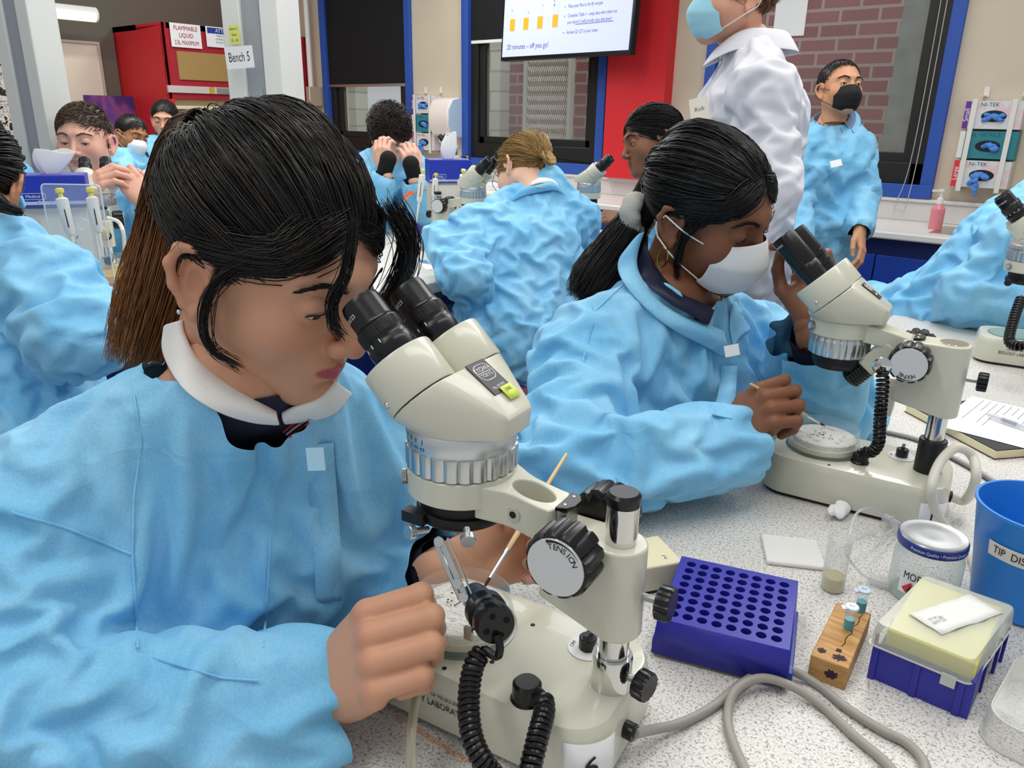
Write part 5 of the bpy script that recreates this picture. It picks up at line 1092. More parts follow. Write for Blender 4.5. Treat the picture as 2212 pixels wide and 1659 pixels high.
# light clamp, link, lamp plug and coiled flex of the near microscope
c1 = MB(); c1.lathe([(.0385, .1765), (.0395, .178), (.0395, .1845), (.0385, .186), (.034, .186), (.034, .1765), (.0385, .1765)], n=48, cap=False); c1.box((.022, .037, .1812), (.022, .012, .010), None); lc = c1.obj('lamp_clamp', blackm, M1, bevel=.0004)
def L1(px, py, d): return to_local(M1, at(px, py, d))
for a, b in ((L1(925, 1143, .640), L1(880, 1150, .625)), (L1(1008, 1142, .60), L1(1012, 1172, .588))):
    u = nrm(b - a); mb = MB(); mb.cyl(a, b - u * .004, .0028, n=14); mb.cyl(b - u * .006, b, .0062, n=20); mb.obj('thumb_screw', alu, M1)
la, lb = L1(948, 1170, .622), L1(1000, 1290, .618); lu = nrm(lb - la); side = nrm(np.cross(lu, to_local(M1, CAMP) - la)); nn = np.cross(side, lu); mb = MB(); mb.box((la + lb) / 2, (np.linalg.norm(lb - la), .009, .0016), np.stack([lu, side, nn], 1)); lk1 = mb.obj('link_arm', alu, M1, bevel=.0006)
for sg in (-1, 1): mb = MB(); mb.tube([la + nn * .003 + side * .0045 * sg + side * -.003, lb + nn * .003 + side * .0045 * sg + side * -.003], .0010, 6); mb.obj('link_rod', chrome, lk1)
for q in (la, lb, (la + lb * 3) / 4): mb = MB(); mb.cyl(q - nn * .002, q + nn * .0045, .0042, n=18); mb.obj('pivot_screw', chrome, lk1)
pa, pb = L1(1028, 1290, .640), L1(1073, 1352, .592); pu = nrm(pb - pa); PL = np.linalg.norm(pb - pa)
mb = MB(); mb.lathe([(.0105, -.006), (.0118, 0), (.0125, PL * .35), (.0165, PL * .42), (.0165, PL * .60), (.0150, PL * .64), (.0150, PL * .72), (.0158, PL * .76), (.0158, PL * .94), (.0148, PL)], pa, pu, n=48); plg = mb.obj('lamp_plug', black, M1)
pe1 = nrm(np.cross(pu, (0, 0, 1))); pe2 = np.cross(pu, pe1)
for i in range(4): a = math.radians(20 + 90 * i); q = pb + (pe1 * math.cos(a) + pe2 * math.sin(a)) * .0088; mb = MB(); mb.cyl(q - pu * .0004, q + pu * .0004, .0026, n=16); mb.obj('pin_hole', mat('deep_black', '010101', .9), plg)
mb = MB(); q = L1(1012, 1368, .600); mb.tube([L1(1035, 1345, .605), q], .0016, 6); mb.box(q, (.007, .003, .011), None); mb.obj('tab', steel, plg)
fx = [L1(*q) for q in ((1074, 1372, .592), (1080, 1400, .590), (1072, 1418, .592), (1045, 1402, .596), (1026, 1432, .592), (1015, 1480, .585), (1013, 1540, .573), (1022, 1600, .563), (1050, 1655, .557), (1095, 1700, .556), (1135, 1690, .556), (1150, 1640, .562), (1165, 1580, .575), (1176, 1535, .590), (1172, 1505, .603), (1150, 1488, .612), (1138, 1490, .616))]
mb = MB(); mb.tube(catmull(fx[:4], 6), .0034, 8); mb.obj('flex_end', black, M1)
C_ = fx[3:15]; mb = MB(); mb.tube(coil(C_, .0062, .0026, 44, per=14), .00265, 8); mb.obj('coiled_flex', black, M1)
mb = MB(); mb.tube(catmull(fx[13:], 6), .0042, 8); mb.obj('flex_end', black, M1)
s_ = L1(1138, 1500, .618); mb = MB(); mb.lathe([(.013, .052), (.0135, .058), (.0120, .060), (.0118, .072), (.0095, .0745), (0, .0745)], (s_[0], s_[1], 0), n=36); mb.obj('flex_socket', black, M1)
mb = MB(); g = L1(1285, 1636, .600); g2 = to_local(M1, onz(1240, 1640, .925)); 
NG = nrm(np.array([-.60, .8, 0])); 
# number card on the rounded corner of the base
mb = MB(); V = []; cc = (-.132, .033)
for i in range(13):
    a = math.radians(100 + i * 6.0); 
    for z in (.010, .048): q = .0372 * (1 if z < .02 else .982); V.append((cc[0] + math.cos(a) * q, cc[1] + math.sin(a) * q, z))
mb.add(V, [(2 * i, 2 * i + 1, 2 * i + 3, 2 * i + 2) for i in range(12)]); cd_ = mb.obj('number_card', paper, M1, solid=.0004)
a = math.radians(136); text('lettering', '6', .028, ink, (cc[0] + math.cos(a) * .0376, cc[1] + math.sin(a) * .0376, .026), (-math.sin(a), math.cos(a), 0), (0, 0, 1), M1, cyl=.037, thick=.0005)
mb = MB(); mb.cyl((-.1665, .012, .030), (-.176, .013, .030), .0075, n=20); mb.obj('cord_grommet', black, M1)
# flex and lamp of the second microscope
def L2(px, py, d): return to_local(M2, at(px, py, d))
bx0 = np.array([-.050, .0, .203]); bd = nrm([.62, 0, -.78]); bs = np.cross(bd, (0, 1, 0)); mb = MB(); mb.box(bx0 + bd * -.004, (.046, .036, .026), np.stack([bd, E1, bs], 1)); lh = mb.obj('lamp_housing', cream, M2, bevel=.003)
mb = MB(); mb.lathe([(.0125, 0)] + [(.0145 + .0008 * (i % 2), .002 + i * .0022) for i in range(12)] + [(.013, .030), (.011, .031), (0, .031)], bx0 + bd * .018, bd, n=36); mb.obj('lamp_barrel', black, lh)
mb = MB(); mb.box((-.070, .0, .150), (.020, .030, .045)); mb.obj('lamp_bracket', cream, M2, bevel=.002)
cq = [L2(*q) for q in ((1905, 792, .98), (1907, 830, .985), (1903, 880, .995), (1900, 925, 1.01), (1898, 955, 1.02), (1885, 975, 1.035), (1865, 978, 1.05), (1858, 992, 1.058))]
mb = MB(); mb.tube(coil(cq, .0062, .002, 26), .0021, 8); mb.obj('coiled_flex', black, M2)
mb = MB(); mb.lathe([(.0115, 0), (.0120, .004), (.0085, .006)], cq[0] - np.array([0, .006, 0]), (0, 1, 0), n=24); mb.obj('flex_ring', chrome, M2)
s_ = cq[-1]; mb = MB(); mb.lathe([(.0115, .056), (.012, .060), (.0105, .0615), (.0105, .070), (.006, .073), (.004, .078)], (s_[0], s_[1], 0), n=30); mb.obj('flex_socket', black, M2)
a = math.radians(118); V = []
for i in range(8):
    a_ = math.radians(98 + i * 8)
    for z in (.008, .040): V.append((cc[0] + math.cos(a_) * .0374, cc[1] + math.sin(a_) * .0374, z))
mb = MB(); mb.add(V, [(2 * i, 2 * i + 1, 2 * i + 3, 2 * i + 2) for i in range(7)]); mb.obj('number_card', paper, M2, solid=.0004)
a = math.radians(130); text('lettering', '14', .022, ink, (cc[0] + math.cos(a) * .0378, cc[1] + math.sin(a) * .0378, .020), (-math.sin(a), math.cos(a), 0), (0, 0, 1), M2, cyl=.037, thick=.0005)
# the others
p = onz(2188, 722, .958); M3 = scope('A', p[:2], math.radians(150), 'cream microscope at the right edge of the photo beside the leaning student')
mb = MB(); mb.tube(coil([to_local(M3, at(*q)) for q in ((2208, 640, 1.55), (2190, 690, 1.55), (2180, 735, 1.55), (2200, 748, 1.53), (2225, 745, 1.52))], .008, .0028, 26), .0028, 7); mb.obj('coiled_flex', black, M3)
mb = MB(); q = to_local(M3, at(2165, 632, 1.55)); mb.lathe([(.0385, .1765), (.0395, .178), (.0395, .1845), (.034, .186)], n=40); mb.cyl((.02, .036, .181), (.035, .062, .181), .003); mb.cyl((.033, .058, .181), (.036, .064, .181), .007); mb.obj('lamp_clamp', blackm, M3)
p = onz(1022, 418, 1.135); sc3 = scope('A', p[:2], math.radians(-25), 'grey-white microscope in front of the blond student', detail=False)
p = onz(1272, 408, 1.135); sc4 = scope('A', p[:2], math.radians(-15), 'grey-white microscope behind the blond student near the red column', detail=False)
p = onz(215, 560, .9); sc5 = scope('A', p[:2], math.radians(118), 'microscope marked 119 seen from behind, used by the smiling student', detail=False)
text('lettering', '119', .022, ink, (-.0505, .0, .2795) , (0, 1, 0), (-.5, 0, .86), sc5, sx=.8, thick=.004)
for (px_, py_, z_, r_, lb_) in ((378, 382, 1.12, 30, 'cream microscope between the masked boy and the dark-haired girl'), (0, 0, 0, 150, 'microscope with dark eyepieces behind the right-hand tissue box')):
    p = onz(px_, py_, z_) if px_ else wall(-3.06, .25, .9); scope('A', p[:2], math.radians(r_), lb_, detail=False)
# ------------------------------------------------------------------ things on the near bench
def adopt(o, par): o.parent = par; o.matrix_parent_inverse = (Matrix.Translation(par.location) @ Matrix.Rotation(par.rotation_euler.z, 4, 'Z')).inverted(); return o
def R3(x, y): x = nrm(x); y = nrm(y - x * np.dot(x, y)); return np.stack([x, y, np.cross(x, y)], 1)
def flat(p): return np.array([p[0], p[1], 0.])
# dark blue tube rack, 8 x 8 wells
A = np.array([.147, .631, .938]); Xd = nrm(np.array([.110, -.044, 0])); Yd = nrm(np.array([.045, .109, 0])); c = A + Xd * .0595 + Yd * .060
rk = empty('tube_rack', (c[0], c[1], .9), 0, 'dark blue 64-well tube rack standing empty on the speckled bench', 'rack')
navyp = mat('navy_rack_plastic', '2b2c9c', .38, bump=(300, .05, .0005)); S_ = .121; V = []; F = []
def hole_grid(mb, nx, ny, w, h, r, z, depth, O, X, Y, marg=0.0):
    n = 12; px, py = (w - marg * 2) / nx, (h - marg * 2) / ny
    for i in range(nx):
        for j in range(ny):
            x0, y0 = -w / 2 + marg + i * px, -h / 2 + marg + j * py; cx_, cy_ = x0 + px / 2, y0 + py / 2
            xl = x0 - (marg if i == 0 else 0); xr = x0 + px + (marg if i == nx - 1 else 0); yl = y0 - (marg if j == 0 else 0); yr = y0 + py + (marg if j == ny - 1 else 0)
            sq = []; ci = []; lo = []
            for k in range(n):
                a = 2 * math.pi * (k + .5) / n; ca, sa = math.cos(a), math.sin(a); t = min(abs((xr if ca > 0 else xl) - cx_) / abs(ca), abs((yr if sa > 0 else yl) - cy_) / abs(sa))
                # snap to the cell corners so that neighbouring cells meet
                sx_, sy_ = cx_ + ca * t, cy_ + sa * t
                sq.append((sx_, sy_)); ci.append((cx_ + ca * r, cy_ + sa * r)); lo.append((cx_ + ca * r * .93, cy_ + sa * r * .93))
            corners = [(xr, yr), (xl, yr), (xl, yl), (xr, yl)]
            ring = []
            for k in range(n):
                ring.append((sq[k], k)); a0 = 2 * math.pi * (k + .5) / n; a1 = 2 * math.pi * (k + 1.5) / n
            P3 = lambda q, zz: O + X * q[0] + Y * q[1] + np.array([0, 0, zz])
            vs_ = [P3(q, z) for q in sq] + [P3(q, z) for q in ci] + [P3(q, z - depth) for q in lo] + [P3(q, z) for q in corners]
            fs = [(k, (k + 1) % n, n + (k + 1) % n, n + k) for k in range(n)] + [(n + k, n + (k + 1) % n, 2 * n + (k + 1) % n, 2 * n + k) for k in range(n)] + [tuple(range(2 * n, 3 * n))]
            for q in range(4):
                ac = math.atan2(corners[q][1] - cy_, corners[q][0] - cx_) % (2 * math.pi); k = int(math.floor(ac / (2 * math.pi) * n - .5)) % n; fs.append((k, 3 * n + q, (k + 1) % n))
            mb.add(vs_, fs, False)
mb = MB(); Z0 = .043; hole_grid(mb, 8, 8, S_, S_, .0051, Z0, .033, np.zeros(3), Xd, Yd, .0055); mb.obj('well_plate', navyp, rk, auto=40)
mb = MB(); h = S_ / 2
for k in range(4):
    X_, Y_ = [(Xd, Yd), (Yd, -Xd), (-Xd, -Yd), (-Yd, Xd)][k]; mb.add([X_ * h - Y_ * h + np.array([0, 0, Z0]), X_ * h + Y_ * h + np.array([0, 0, Z0]), X_ * (h + .003) + Y_ * (h + .003) + np.array([0, 0, .004]), X_ * (h + .003) - Y_ * (h + .003) + np.array([0, 0, .004])], [(0, 1, 2, 3)], False)
mb.obj('skirt', navyp, rk, auto=30, solid=.0015)
mb = MB(); mb.box((0, 0, .007), (S_ + .012, S_ - .016, .010), R3(Xd, Yd)); mb.obj('base_flange', mat('blue_rack_plastic', '2f4fb0', .4), rk, bevel=.001)
# wooden block and microtubes
w0 = np.array([.309, .588, .925]); wx = nrm([.025, -.017, 0]); wy = nrm([.0675, .082, 0]); cW = np.array([.284, .605, 0]) + wx * .0155 + wy * .052
wm = mat('pale_wood', 'bf9257', .6); tc = node(wm, 'ShaderNodeTexCoord'); mp = node(wm, 'ShaderNodeMapping'); mp.inputs['Rotation'].default_value = (0, 0, -math.atan2(wy[1], wy[0])); mp.inputs['Scale'].default_value = (6, 60, 60); nz = node(wm, 'ShaderNodeTexNoise', Scale=3.0, Detail=5.0, Distortion=.6); rp = node(wm, 'ShaderNodeValToRGB')
rp.color_ramp.elements[0].position = .3; rp.color_ramp.elements[1].position = .7; rp.color_ramp.elements[0].color = (*srgb('a9773c'), 1); rp.color_ramp.elements[1].color = (*srgb('cfa56a'), 1)
lk(wm, tc.outputs['Object'], mp.inputs['Vector']); lk(wm, mp.outputs[0], nz.inputs['Vector']); lk(wm, nz.outputs['Fac'], rp.inputs['Fac']); lk(wm, rp.outputs['Color'], bsdf(wm).inputs['Base Color'])
wb_ = empty('wooden_block', (cW[0], cW[1], .9), 0, 'small wooden block with purple stains holding two microtubes', 'block'); mb = MB(); mb.box((0, 0, .0125), (.034, .104, .025), R3(wx, wy)); mb.obj('block', wm, wb_, bevel=.0012)
st = mat('purple_stain', '3a2030', .7); rs = random.Random(4)
def blot(cx_, cy_, r, O, X, Y, Z, par, n=26):
    mb = MB(); pts = [(cx_ + math.cos(a) * r * rs.uniform(.55, 1.15), cy_ + math.sin(a) * r * rs.uniform(.55, 1.15)) for a in np.linspace(0, 6.283, n, False)]; mb.prism(pts, 0, .0002, O, X, Y, Z); return mb.obj('stain', st, par)
zt_ = np.array([0, 0, .0251]); blot(-.006, -.040, .0045, zt_, wx, wy, (0, 0, 1), wb_); blot(.010, -.041, .0062, zt_, wx, wy, (0, 0, 1), wb_); blot(.006, -.030, .0032, zt_, wx, wy, (0, 0, 1), wb_); blot(.008, .012, .0058, -wy * .0522, wx, np.array([0, 0, 1.]), -wy, wb_)
mb = MB()
for q in (-.006, .010): mb.cyl(wx * q - wy * .040 + np.array([0, 0, .0252]), wx * q - wy * .040 + np.array([0, 0, .0256]), .0014, n=10)
mb.cyl(wx * .002 + wy * .012 + np.array([0, 0, .0252]), wx * .002 + wy * .012 + np.array([0, 0, .0256]), .0036, n=14); mb.obj('drilled_hole', mat('hole_brown', '4a2c18', .8), wb_)
mb = MB(); mb.tube([wx * (.006 + .0012 * math.sin(i * 1.9)) + wy * (-.022 + i * .0065) + np.array([0, 0, .0250]) for i in range(11)], .0005, 4); mb.obj('crack', mat('hole_brown'[:], '4a2c18'), wb_)
teal = mat('teal_liquid', '12a5b5', .25)
for q, (px_, py_, lb_) in enumerate(((1832, 1358, 'microtube of teal liquid at the middle of the wooden block'), (1858, 1320, 'microtube of teal liquid at the far end of the wooden block'))):
    p = onz(px_, py_, .925); o = empty('microtube', (p[0], p[1], .925), 0, lb_, 'tube')
    mb = MB(); mb.lathe([(.0032, -.006), (.0050, .002), (.0052, .021), (.0058, .0215), (.0058, .0235)], n=24, cap=False); mb.obj('tube_wall', clear('frosted_tube', 'cfe0ea', .12, .1, .35), o)
    mb = MB(); mb.lathe([(.0030, -.0055), (.0048, .002), (.0049, .012), (0, .012)], n=24); mb.obj('liquid', teal, o)
    mb = MB(); mb.lathe([(.0062, .0235), (.0066, .0240), (.0066, .0258), (.0060, .0264), (0, .0264)], n=24); mb.box((-.007, 0, .0245), (.006, .006, .0016)); mb.obj('tube_cap', clear('frosted_cap', 'd3e2ee', .62), o); text('lettering', 'Phl', .0042, mat('pen_blue', '2c49a8', .5), (0, 0, .0266), (.94, -.34, 0), (.34, .94, 0), o)
# tip box
tx = nrm([.066, -.056, 0]); ty = nrm([.092, .088, 0]); cT = np.array([.340, .605, 0]) + tx * .0425 + ty * .062
tb = empty('tip_box', (cT[0], cT[1], .9), 0, 'blue pipette tip box under a translucent hinged lid with a paper label', 'box'); RT = R3(tx, ty)
mb = MB(); mb.box((0, 0, .020), (.080, .118, .040), RT); 
for sx in (-1, 1):
    for k in (-.045, -.01, .028, .052): mb.box(tx * sx * .0415 + ty * k + np.array([0, 0, .020]), (.003, .004, .040), RT)
for k in (-.036, .0, .036): mb.box(-ty * .060 + tx * k + np.array([0, 0, .020]), (.006, .003, .040), RT)
mb.obj('tray', navyp, tb, bevel=.0008)
yel = mat('yellow_tips', 'e3dc6a', .45); mb = MB(); mb.box((0, 0, .047), (.074, .112, .018), RT); mb.obj('tip_tray_insert', mat('pale_yellow_insert', 'e2d968', .6), tb, bevel=.001)
lidm = clear('milky_lid', 'dde0cf', .24, .22, .35)
mb = MB(); w2, h2 = .0425, .0625; zl, zu = .038, .060
V = []; 
for zz, s_ in ((zl, 1.0), (zu - .003, .965), (zu, .94)): V += [tx * x * s_ + ty * y * s_ + np.array([0, 0, zz]) for x, y in rrect(w2 * 2, h2 * 2, .006, 4)]
n = 20; mb.add(V, [(k * n + i, k * n + (i + 1) % n, (k + 1) * n + (i + 1) % n, (k + 1) * n + i) for k in range(2) for i in range(n)] + [tuple(2 * n + i for i in range(n))]); ld = mb.obj('lid', lidm, tb, solid=.0008)
mb = MB(); mb.tube([tx * x + ty * y + np.array([0, 0, zl]) for x, y in rrect(w2 * 2 + .001, h2 * 2 + .001, .006, 4)], .0009, 6, closed=True); mb.box(-ty * .0632 + tx * .026 + np.array([0, 0, .034]), (.012, .001, .012), RT); mb.obj('lid_rim', clear('milky_rim', 'dfe2d8', .6), tb)
lx, ly = nrm(tx * .35 + ty * .94), nrm(tx * .94 - ty * .35); c_ = ty * .006 + tx * .006 + np.array([0, 0, zu + .0006]); mb = MB(); N_g = 9; V = []
rs2 = np.random.RandomState(2)
for i in range(N_g + 1):
    for j in range(5): V.append(c_ + lx * (-.042 + .084 * i / N_g + rs2.uniform(-.001, .001)) + ly * (-.017 + .034 * j / 4 + rs2.uniform(-.0008, .0008)) + np.array([0, 0, abs(rs2.normal(0, .0007))]))
mb.add(V, [(i * 5 + j, (i + 1) * 5 + j, (i + 1) * 5 + j + 1, i * 5 + j + 1) for i in range(N_g) for j in range(4)]); lbp = mb.obj('paper_label', mat('label_paper', 'e8e8e3', .8), tb, solid=.0002)
for i in range(3): text('lettering', ('|:||.', ':|.:|', '||.:|')[i], .006, inkgrey, c_ - lx * (.020 + .006 * i) + np.array([0, 0, .0016]), ly * -1 + lx * .2, lx, lbp, sx=1.2)
# jar
jc = np.array([.464, .742]); jar = empty('glass_jar', (jc[0], jc[1], .9), 0, 'glass jar with silver and blue screw lid and a MORGUE label', 'jar')
mb = MB(); mb.lathe([(.030, .001), (.034, .003), (.0355, .012), (.0355, .050), (.033, .058), (.0300, .062), (.0300, .066)], n=48, cap=False); mb.obj('jar_glass', clear('jar_glass', 'cfe0d8', .13, .04, .6), jar)
mb = MB(); mb.lathe([(0, .0015), (.033, .002)], n=40, cap=False); mb.obj('jar_base', clear('jar_base_glass', 'a9c0b4', .4), jar)
mb = MB(); mb.lathe([(.0345, .064), (.0352, .0655), (.0352, .0735), (.0335, .0755)], n=60, cap=False); mb.obj('lid_band', mat('lid_blue', '22368f', .35), jar)
mb = MB(); mb.lathe([(.0345, .0748), (.0335, .0762), (.0300, .0756), (.0260, .0752), (.018, .0762), (.010, .0758), (0, .0758)], n=60, cap=False); mb.obj('lid_top', mat('lid_silver', 'b7b8bb', .32, .85), jar)
for k in range(4): a = math.radians(-128 + k * 52); u = np.array([math.cos(a), math.sin(a), 0]); text('lettering', 'Premium Quality \u2022', .0052, whiteink, u * .0354 + np.array([0, 0, .0692]), np.cross((0, 0, 1), u), (0, 0, 1), jar, cyl=.0352, sx=.8)
aj = math.radians(-126); V = []
for i in range(11):
    a = aj - .62 + i * .124
    for z in (.014, .044): V.append((math.cos(a) * .0359, math.sin(a) * .0359, z))
mb = MB(); mb.add(V, [(2 * i, 2 * i + 1, 2 * i + 3, 2 * i + 2) for i in range(10)]); mb.obj('jar_label', paper, jar)
u = np.array([math.cos(aj), math.sin(aj), 0]); text('lettering', 'MORGUE', .0125, ink, u * .0362 + np.array([0, 0, .036]), np.cross((0, 0, 1), u), (0, 0, 1), jar, cyl=.036, sx=.72)
a = aj - .25; u = np.array([math.cos(a), math.sin(a), 0]); t_ = np.cross((0, 0, 1), u); mb = MB(); mb.prism([(.0085, 0), (0, .0085), (-.0085, 0), (0, -.0085)], 0, .0003, u * .0363 + np.array([0, 0, .021]), t_, (0, 0, 1), u); dm = mb.obj('hazard_diamond', mat('hazard_red', 'd43a30', .5), jar)
mb = MB(); mb.prism([(0, .005), (.002, .001), (.0028, -.002), (0, -.004), (-.0028, -.002), (-.0012, .001)], 0, .0002, u * .0367 + np.array([0, 0, .021]), t_, (0, 0, 1), u); mb.obj('flame_mark', ink, dm)
# blue tip-discard beaker
cb = np.array([.565, .725]); cup = empty('discard_beaker', (cb[0], cb[1], .9), 0, 'large blue plastic beaker labelled TIP DISCARD at the right edge', 'beaker'); bp = mat('blue_beaker_plastic', '2a86dc', .35)
mb = MB(); mb.lathe([(.0, .002), (.047, .002), (.049, .004), (.063, .115), (.0655, .118), (.0655, .121), (.0625, .121), (.0605, .112), (.0465, .006), (0, .006)], n=72, cap=False); mb.obj('beaker_wall', bp, cup)
ac = math.atan2(CAMP[1] - cb[1], CAMP[0] - cb[0]) - .12; V = []
for i in range(13):
    a = ac - .60 + i * .10
    for z in (.072, .089): rr_ = .0495 + (z - .004) * .0140 / .111 + .0004; V.append((math.cos(a) * rr_, math.sin(a) * rr_, z))
mb = MB(); mb.add(V, [(2 * i, 2 * i + 1, 2 * i + 3, 2 * i + 2) for i in range(12)]); mb.obj('label_strip', mat('label_tape', 'e6e2d6', .6), cup)
rr_ = .0495 + .0765 * .126 + .0008; u = np.array([math.cos(ac), math.sin(ac), 0]); text('lettering', 'TIP  DISCARD', .0125, ink, u * rr_ + np.array([0, 0, .0805]), np.cross((0, 0, 1), u), (u[0] * .12, u[1] * .12, 1), cup, cyl=rr_, thick=.0006, sx=.78)
# vial, pad, tissue, tubing
vp = onz(1797, 1272, .9); o = empty('fly_vial', (vp[0], vp[1], .9), 0, 'clear plastic vial with pale yellow food in its base', 'vial'); mb = MB(); mb.lathe([(.0115, .001), (.0125, .003), (.0130, .062), (.0135, .064), (.0135, .066)], n=36, cap=False); mb.obj('vial_wall', clear('vial_plastic', 'dfe3e0', .16, .04, .6), o)
mb = MB(); mb.lathe([(.0115, .002), (.012, .004), (.0121, .018), (0, .017)], n=30); mb.obj('food', mat('vial_food_yellow', 'ddd49a', .3, trans=.2), o)
c_ = (onz(1654, 1157, .9) + onz(1773, 1240, .9)) / 2; pdx, pdy = nrm(onz(1783, 1171, .9) - onz(1654, 1157, .9)), nrm(onz(1654, 1157, .9) - onz(1652, 1218, .9)); mb = MB(); mb.box((0, 0, .0032), (.068, .066, .0060), R3(pdx, pdy)); q = mb.obj('cotton_pad', mat('cotton_white', 'e6e4df', .95, bump=(300, .5, .002)), bevel=.0025, seg=3); q.location = (c_[0], c_[1], .9); tag(q, 'folded white cotton pad lying beside the clear vial', 'pad')
F = Fld((-.03, -.03, -.01), (.03, .03, .03), .0016); r_ = np.random.RandomState(3)
for i in range(14): F.ell((r_.uniform(-.012, .012), r_.uniform(-.010, .010), .009 + r_.uniform(-.003, .006)), (r_.uniform(.004, .011), .004, r_.uniform(.004, .009)), frame(r_.normal(size=3), (0, 0, 1)), k=.004)
P, Q = F.mesh(); P[:, 2] = np.maximum(P[:, 2], .0004); q = mkmesh('tissue_ball', P, Q, mat('tissue', 'f0f0ee', .9), sub=1); tp = onz(1807, 1118, .9); q.location = (tp[0], tp[1], .9); tag(q, 'crumpled white tissue ball against the base of the second microscope', 'tissue')
tubem = clear('clear_hose', 'd8dadc', .30, .08, .5)
mb = MB(); mb.tube(catmull([onz(1828, 1190, .95), onz(1836, 1150, .962), onz(1850, 1110, .962), onz(1876, 1098, .952), onz(1900, 1110, .93), onz(1925, 1130, .912)], 8), .0016, 8); mb.tube(catmull([onz(1850, 1165, .952), onz(1880, 1155, .93), onz(1900, 1160, .92), onz(1935, 1140, .91)], 8), .0013, 8); hz_ = mb.obj('clear_hose', tubem); tag(hz_, 'clear thin hose looping out of the vial towards the second microscope', 'hose')
mb = MB(); mb.tube(catmull([onz(1826, 1195, .94), onz(1840, 1215, .925), onz(1862, 1240, .912), onz(1895, 1256, .906), onz(1925, 1262, .906)], 8), .0014, 8); mb.cyl(onz(1878, 1248, .908), onz(1925, 1262, .908), .0058, n=16); q = mb.obj('hose_connector', tubem); tag(q, 'clear hose with connector lying on the bench behind the wooden block', 'hose')
mb = MB(); a, b = onz(1912, 1118, .913), onz(1945, 1140, .913); mb.cyl(a, b, .006, n=16); mb.cyl(a + (b - a) * .4, a + (b - a) * .5, .0085, n=16); q = mb.obj('hose_fitting', tubem); tag(q, 'clear plastic hose fitting in front of the second microscope base', 'fitting')
# grey cord loops
cordm = mat('grey_cord', '9c978f', .45)
path = [to_world(M1, (-.176, .013, .030)), onz(1405, 1577, .915), onz(1470, 1562, .906), onz(1540, 1526, .9045), onz(1600, 1478, .9045), onz(1650, 1450, .905), onz(1705, 1448, .908), onz(1765, 1478, .9045), onz(1830, 1530, .9045), onz(1900, 1575, .9045), onz(1965, 1610, .9045), onz(2000, 1665, .9045), onz(1960, 1740, .9045), onz(1850, 1800, .9045), onz(1700, 1790, .9045), onz(1630, 1700, .9045), onz(1582, 1600, .9045), onz(1572, 1540, .9045), onz(1590, 1490, .912), onz(1640, 1465, .914), onz(1700, 1478, .911), onz(1770, 1520, .905), onz(1840, 1585, .9045), onz(1920, 1655, .9045), onz(2000, 1760, .9045)]
mb = MB(); mb.tube(catmull(path, 8), .0042, 12); adopt(mb.obj('power_cord', cordm), M1)
mb = MB(); mb.tube(catmull([to_world(M2, (-.168, .0, .028)), onz(2085, 1080, .925), at(2108, 1035, .985), at(2100, 985, 1.0), at(2065, 968, .995), at(2030, 1000, .985), at(2012, 1055, .965), onz(2022, 1105, .93), onz(2045, 1140, .905), onz(2090, 1180, .905), onz(2120, 1260, .905)], 10), .0062, 12); adopt(mb.obj('power_cord', mat('cream_cord', 'e2ddcf', .45)), M2)
mb = MB(); mb.cyl(to_world(M2, (-.160, .0, .028)), to_world(M2, (-.170, .0, .028)), .008, n=18); adopt(mb.obj('cord_grommet', black), M2)
mb = MB(); mb.tube(catmull([onz(1700, 905, .903), onz(1780, 912, .903), onz(1860, 924, .903), onz(1920, 934, .903), onz(1985, 950, .903), onz(2040, 978, .903), onz(2110, 1015, .903), onz(2180, 1060, .903), onz(2260, 1110, .903)], 8), .0034, 10); tag(mb.obj('clear_tubing', mat('grey_tubing', 'b5b3ac', .25)), 'pale rubber tubing lying across the bench behind the second microscope', 'tubing')
mb = MB(); mb.tube(catmull([onz(1860, 929, .902), onz(1920, 939, .902), onz(1985, 956, .902), onz(2040, 985, .902), onz(2110, 1024, .902), onz(2180, 1070, .902), onz(2260, 1120, .902)], 8), .0012, 8); tag(mb.obj('thin_cable', rubber), 'thin black cable running beside the pale tubing', 'cable')
# hose into the near dish
dishA = M1.location.xy; 
pth_ = catmull([at(952, 1385, .672), at(935, 1415, .655), at(912, 1465, .640), at(895, 1530, .622), at(888, 1600, .605), at(892, 1680, .590), at(900, 1760, .58)], 8)
mb = MB(); mb.tube(pth_, .0040, 12); o = mb.obj('gas_hose', clear('gas_hose_clear', 'c9c3ac', .55, .06, .4)); tag(o, 'translucent hose leading down from the near dish', 'hose'); mb = MB(); mb.tube(catmull([at(955, 1380, .674), at(935, 1415, .655), at(922, 1442, .648)], 4), .0062, 14); mb.obj('hose_sleeve', mat('milky_rubber', 'c5c2b4', .5), o); mb = MB(); mb.tube(pth_ + np.array([-.0012, 0, 0]), .0016, 6); mb.obj('hose_bore', mat('bore_dark', '4a3a34', .4), o)
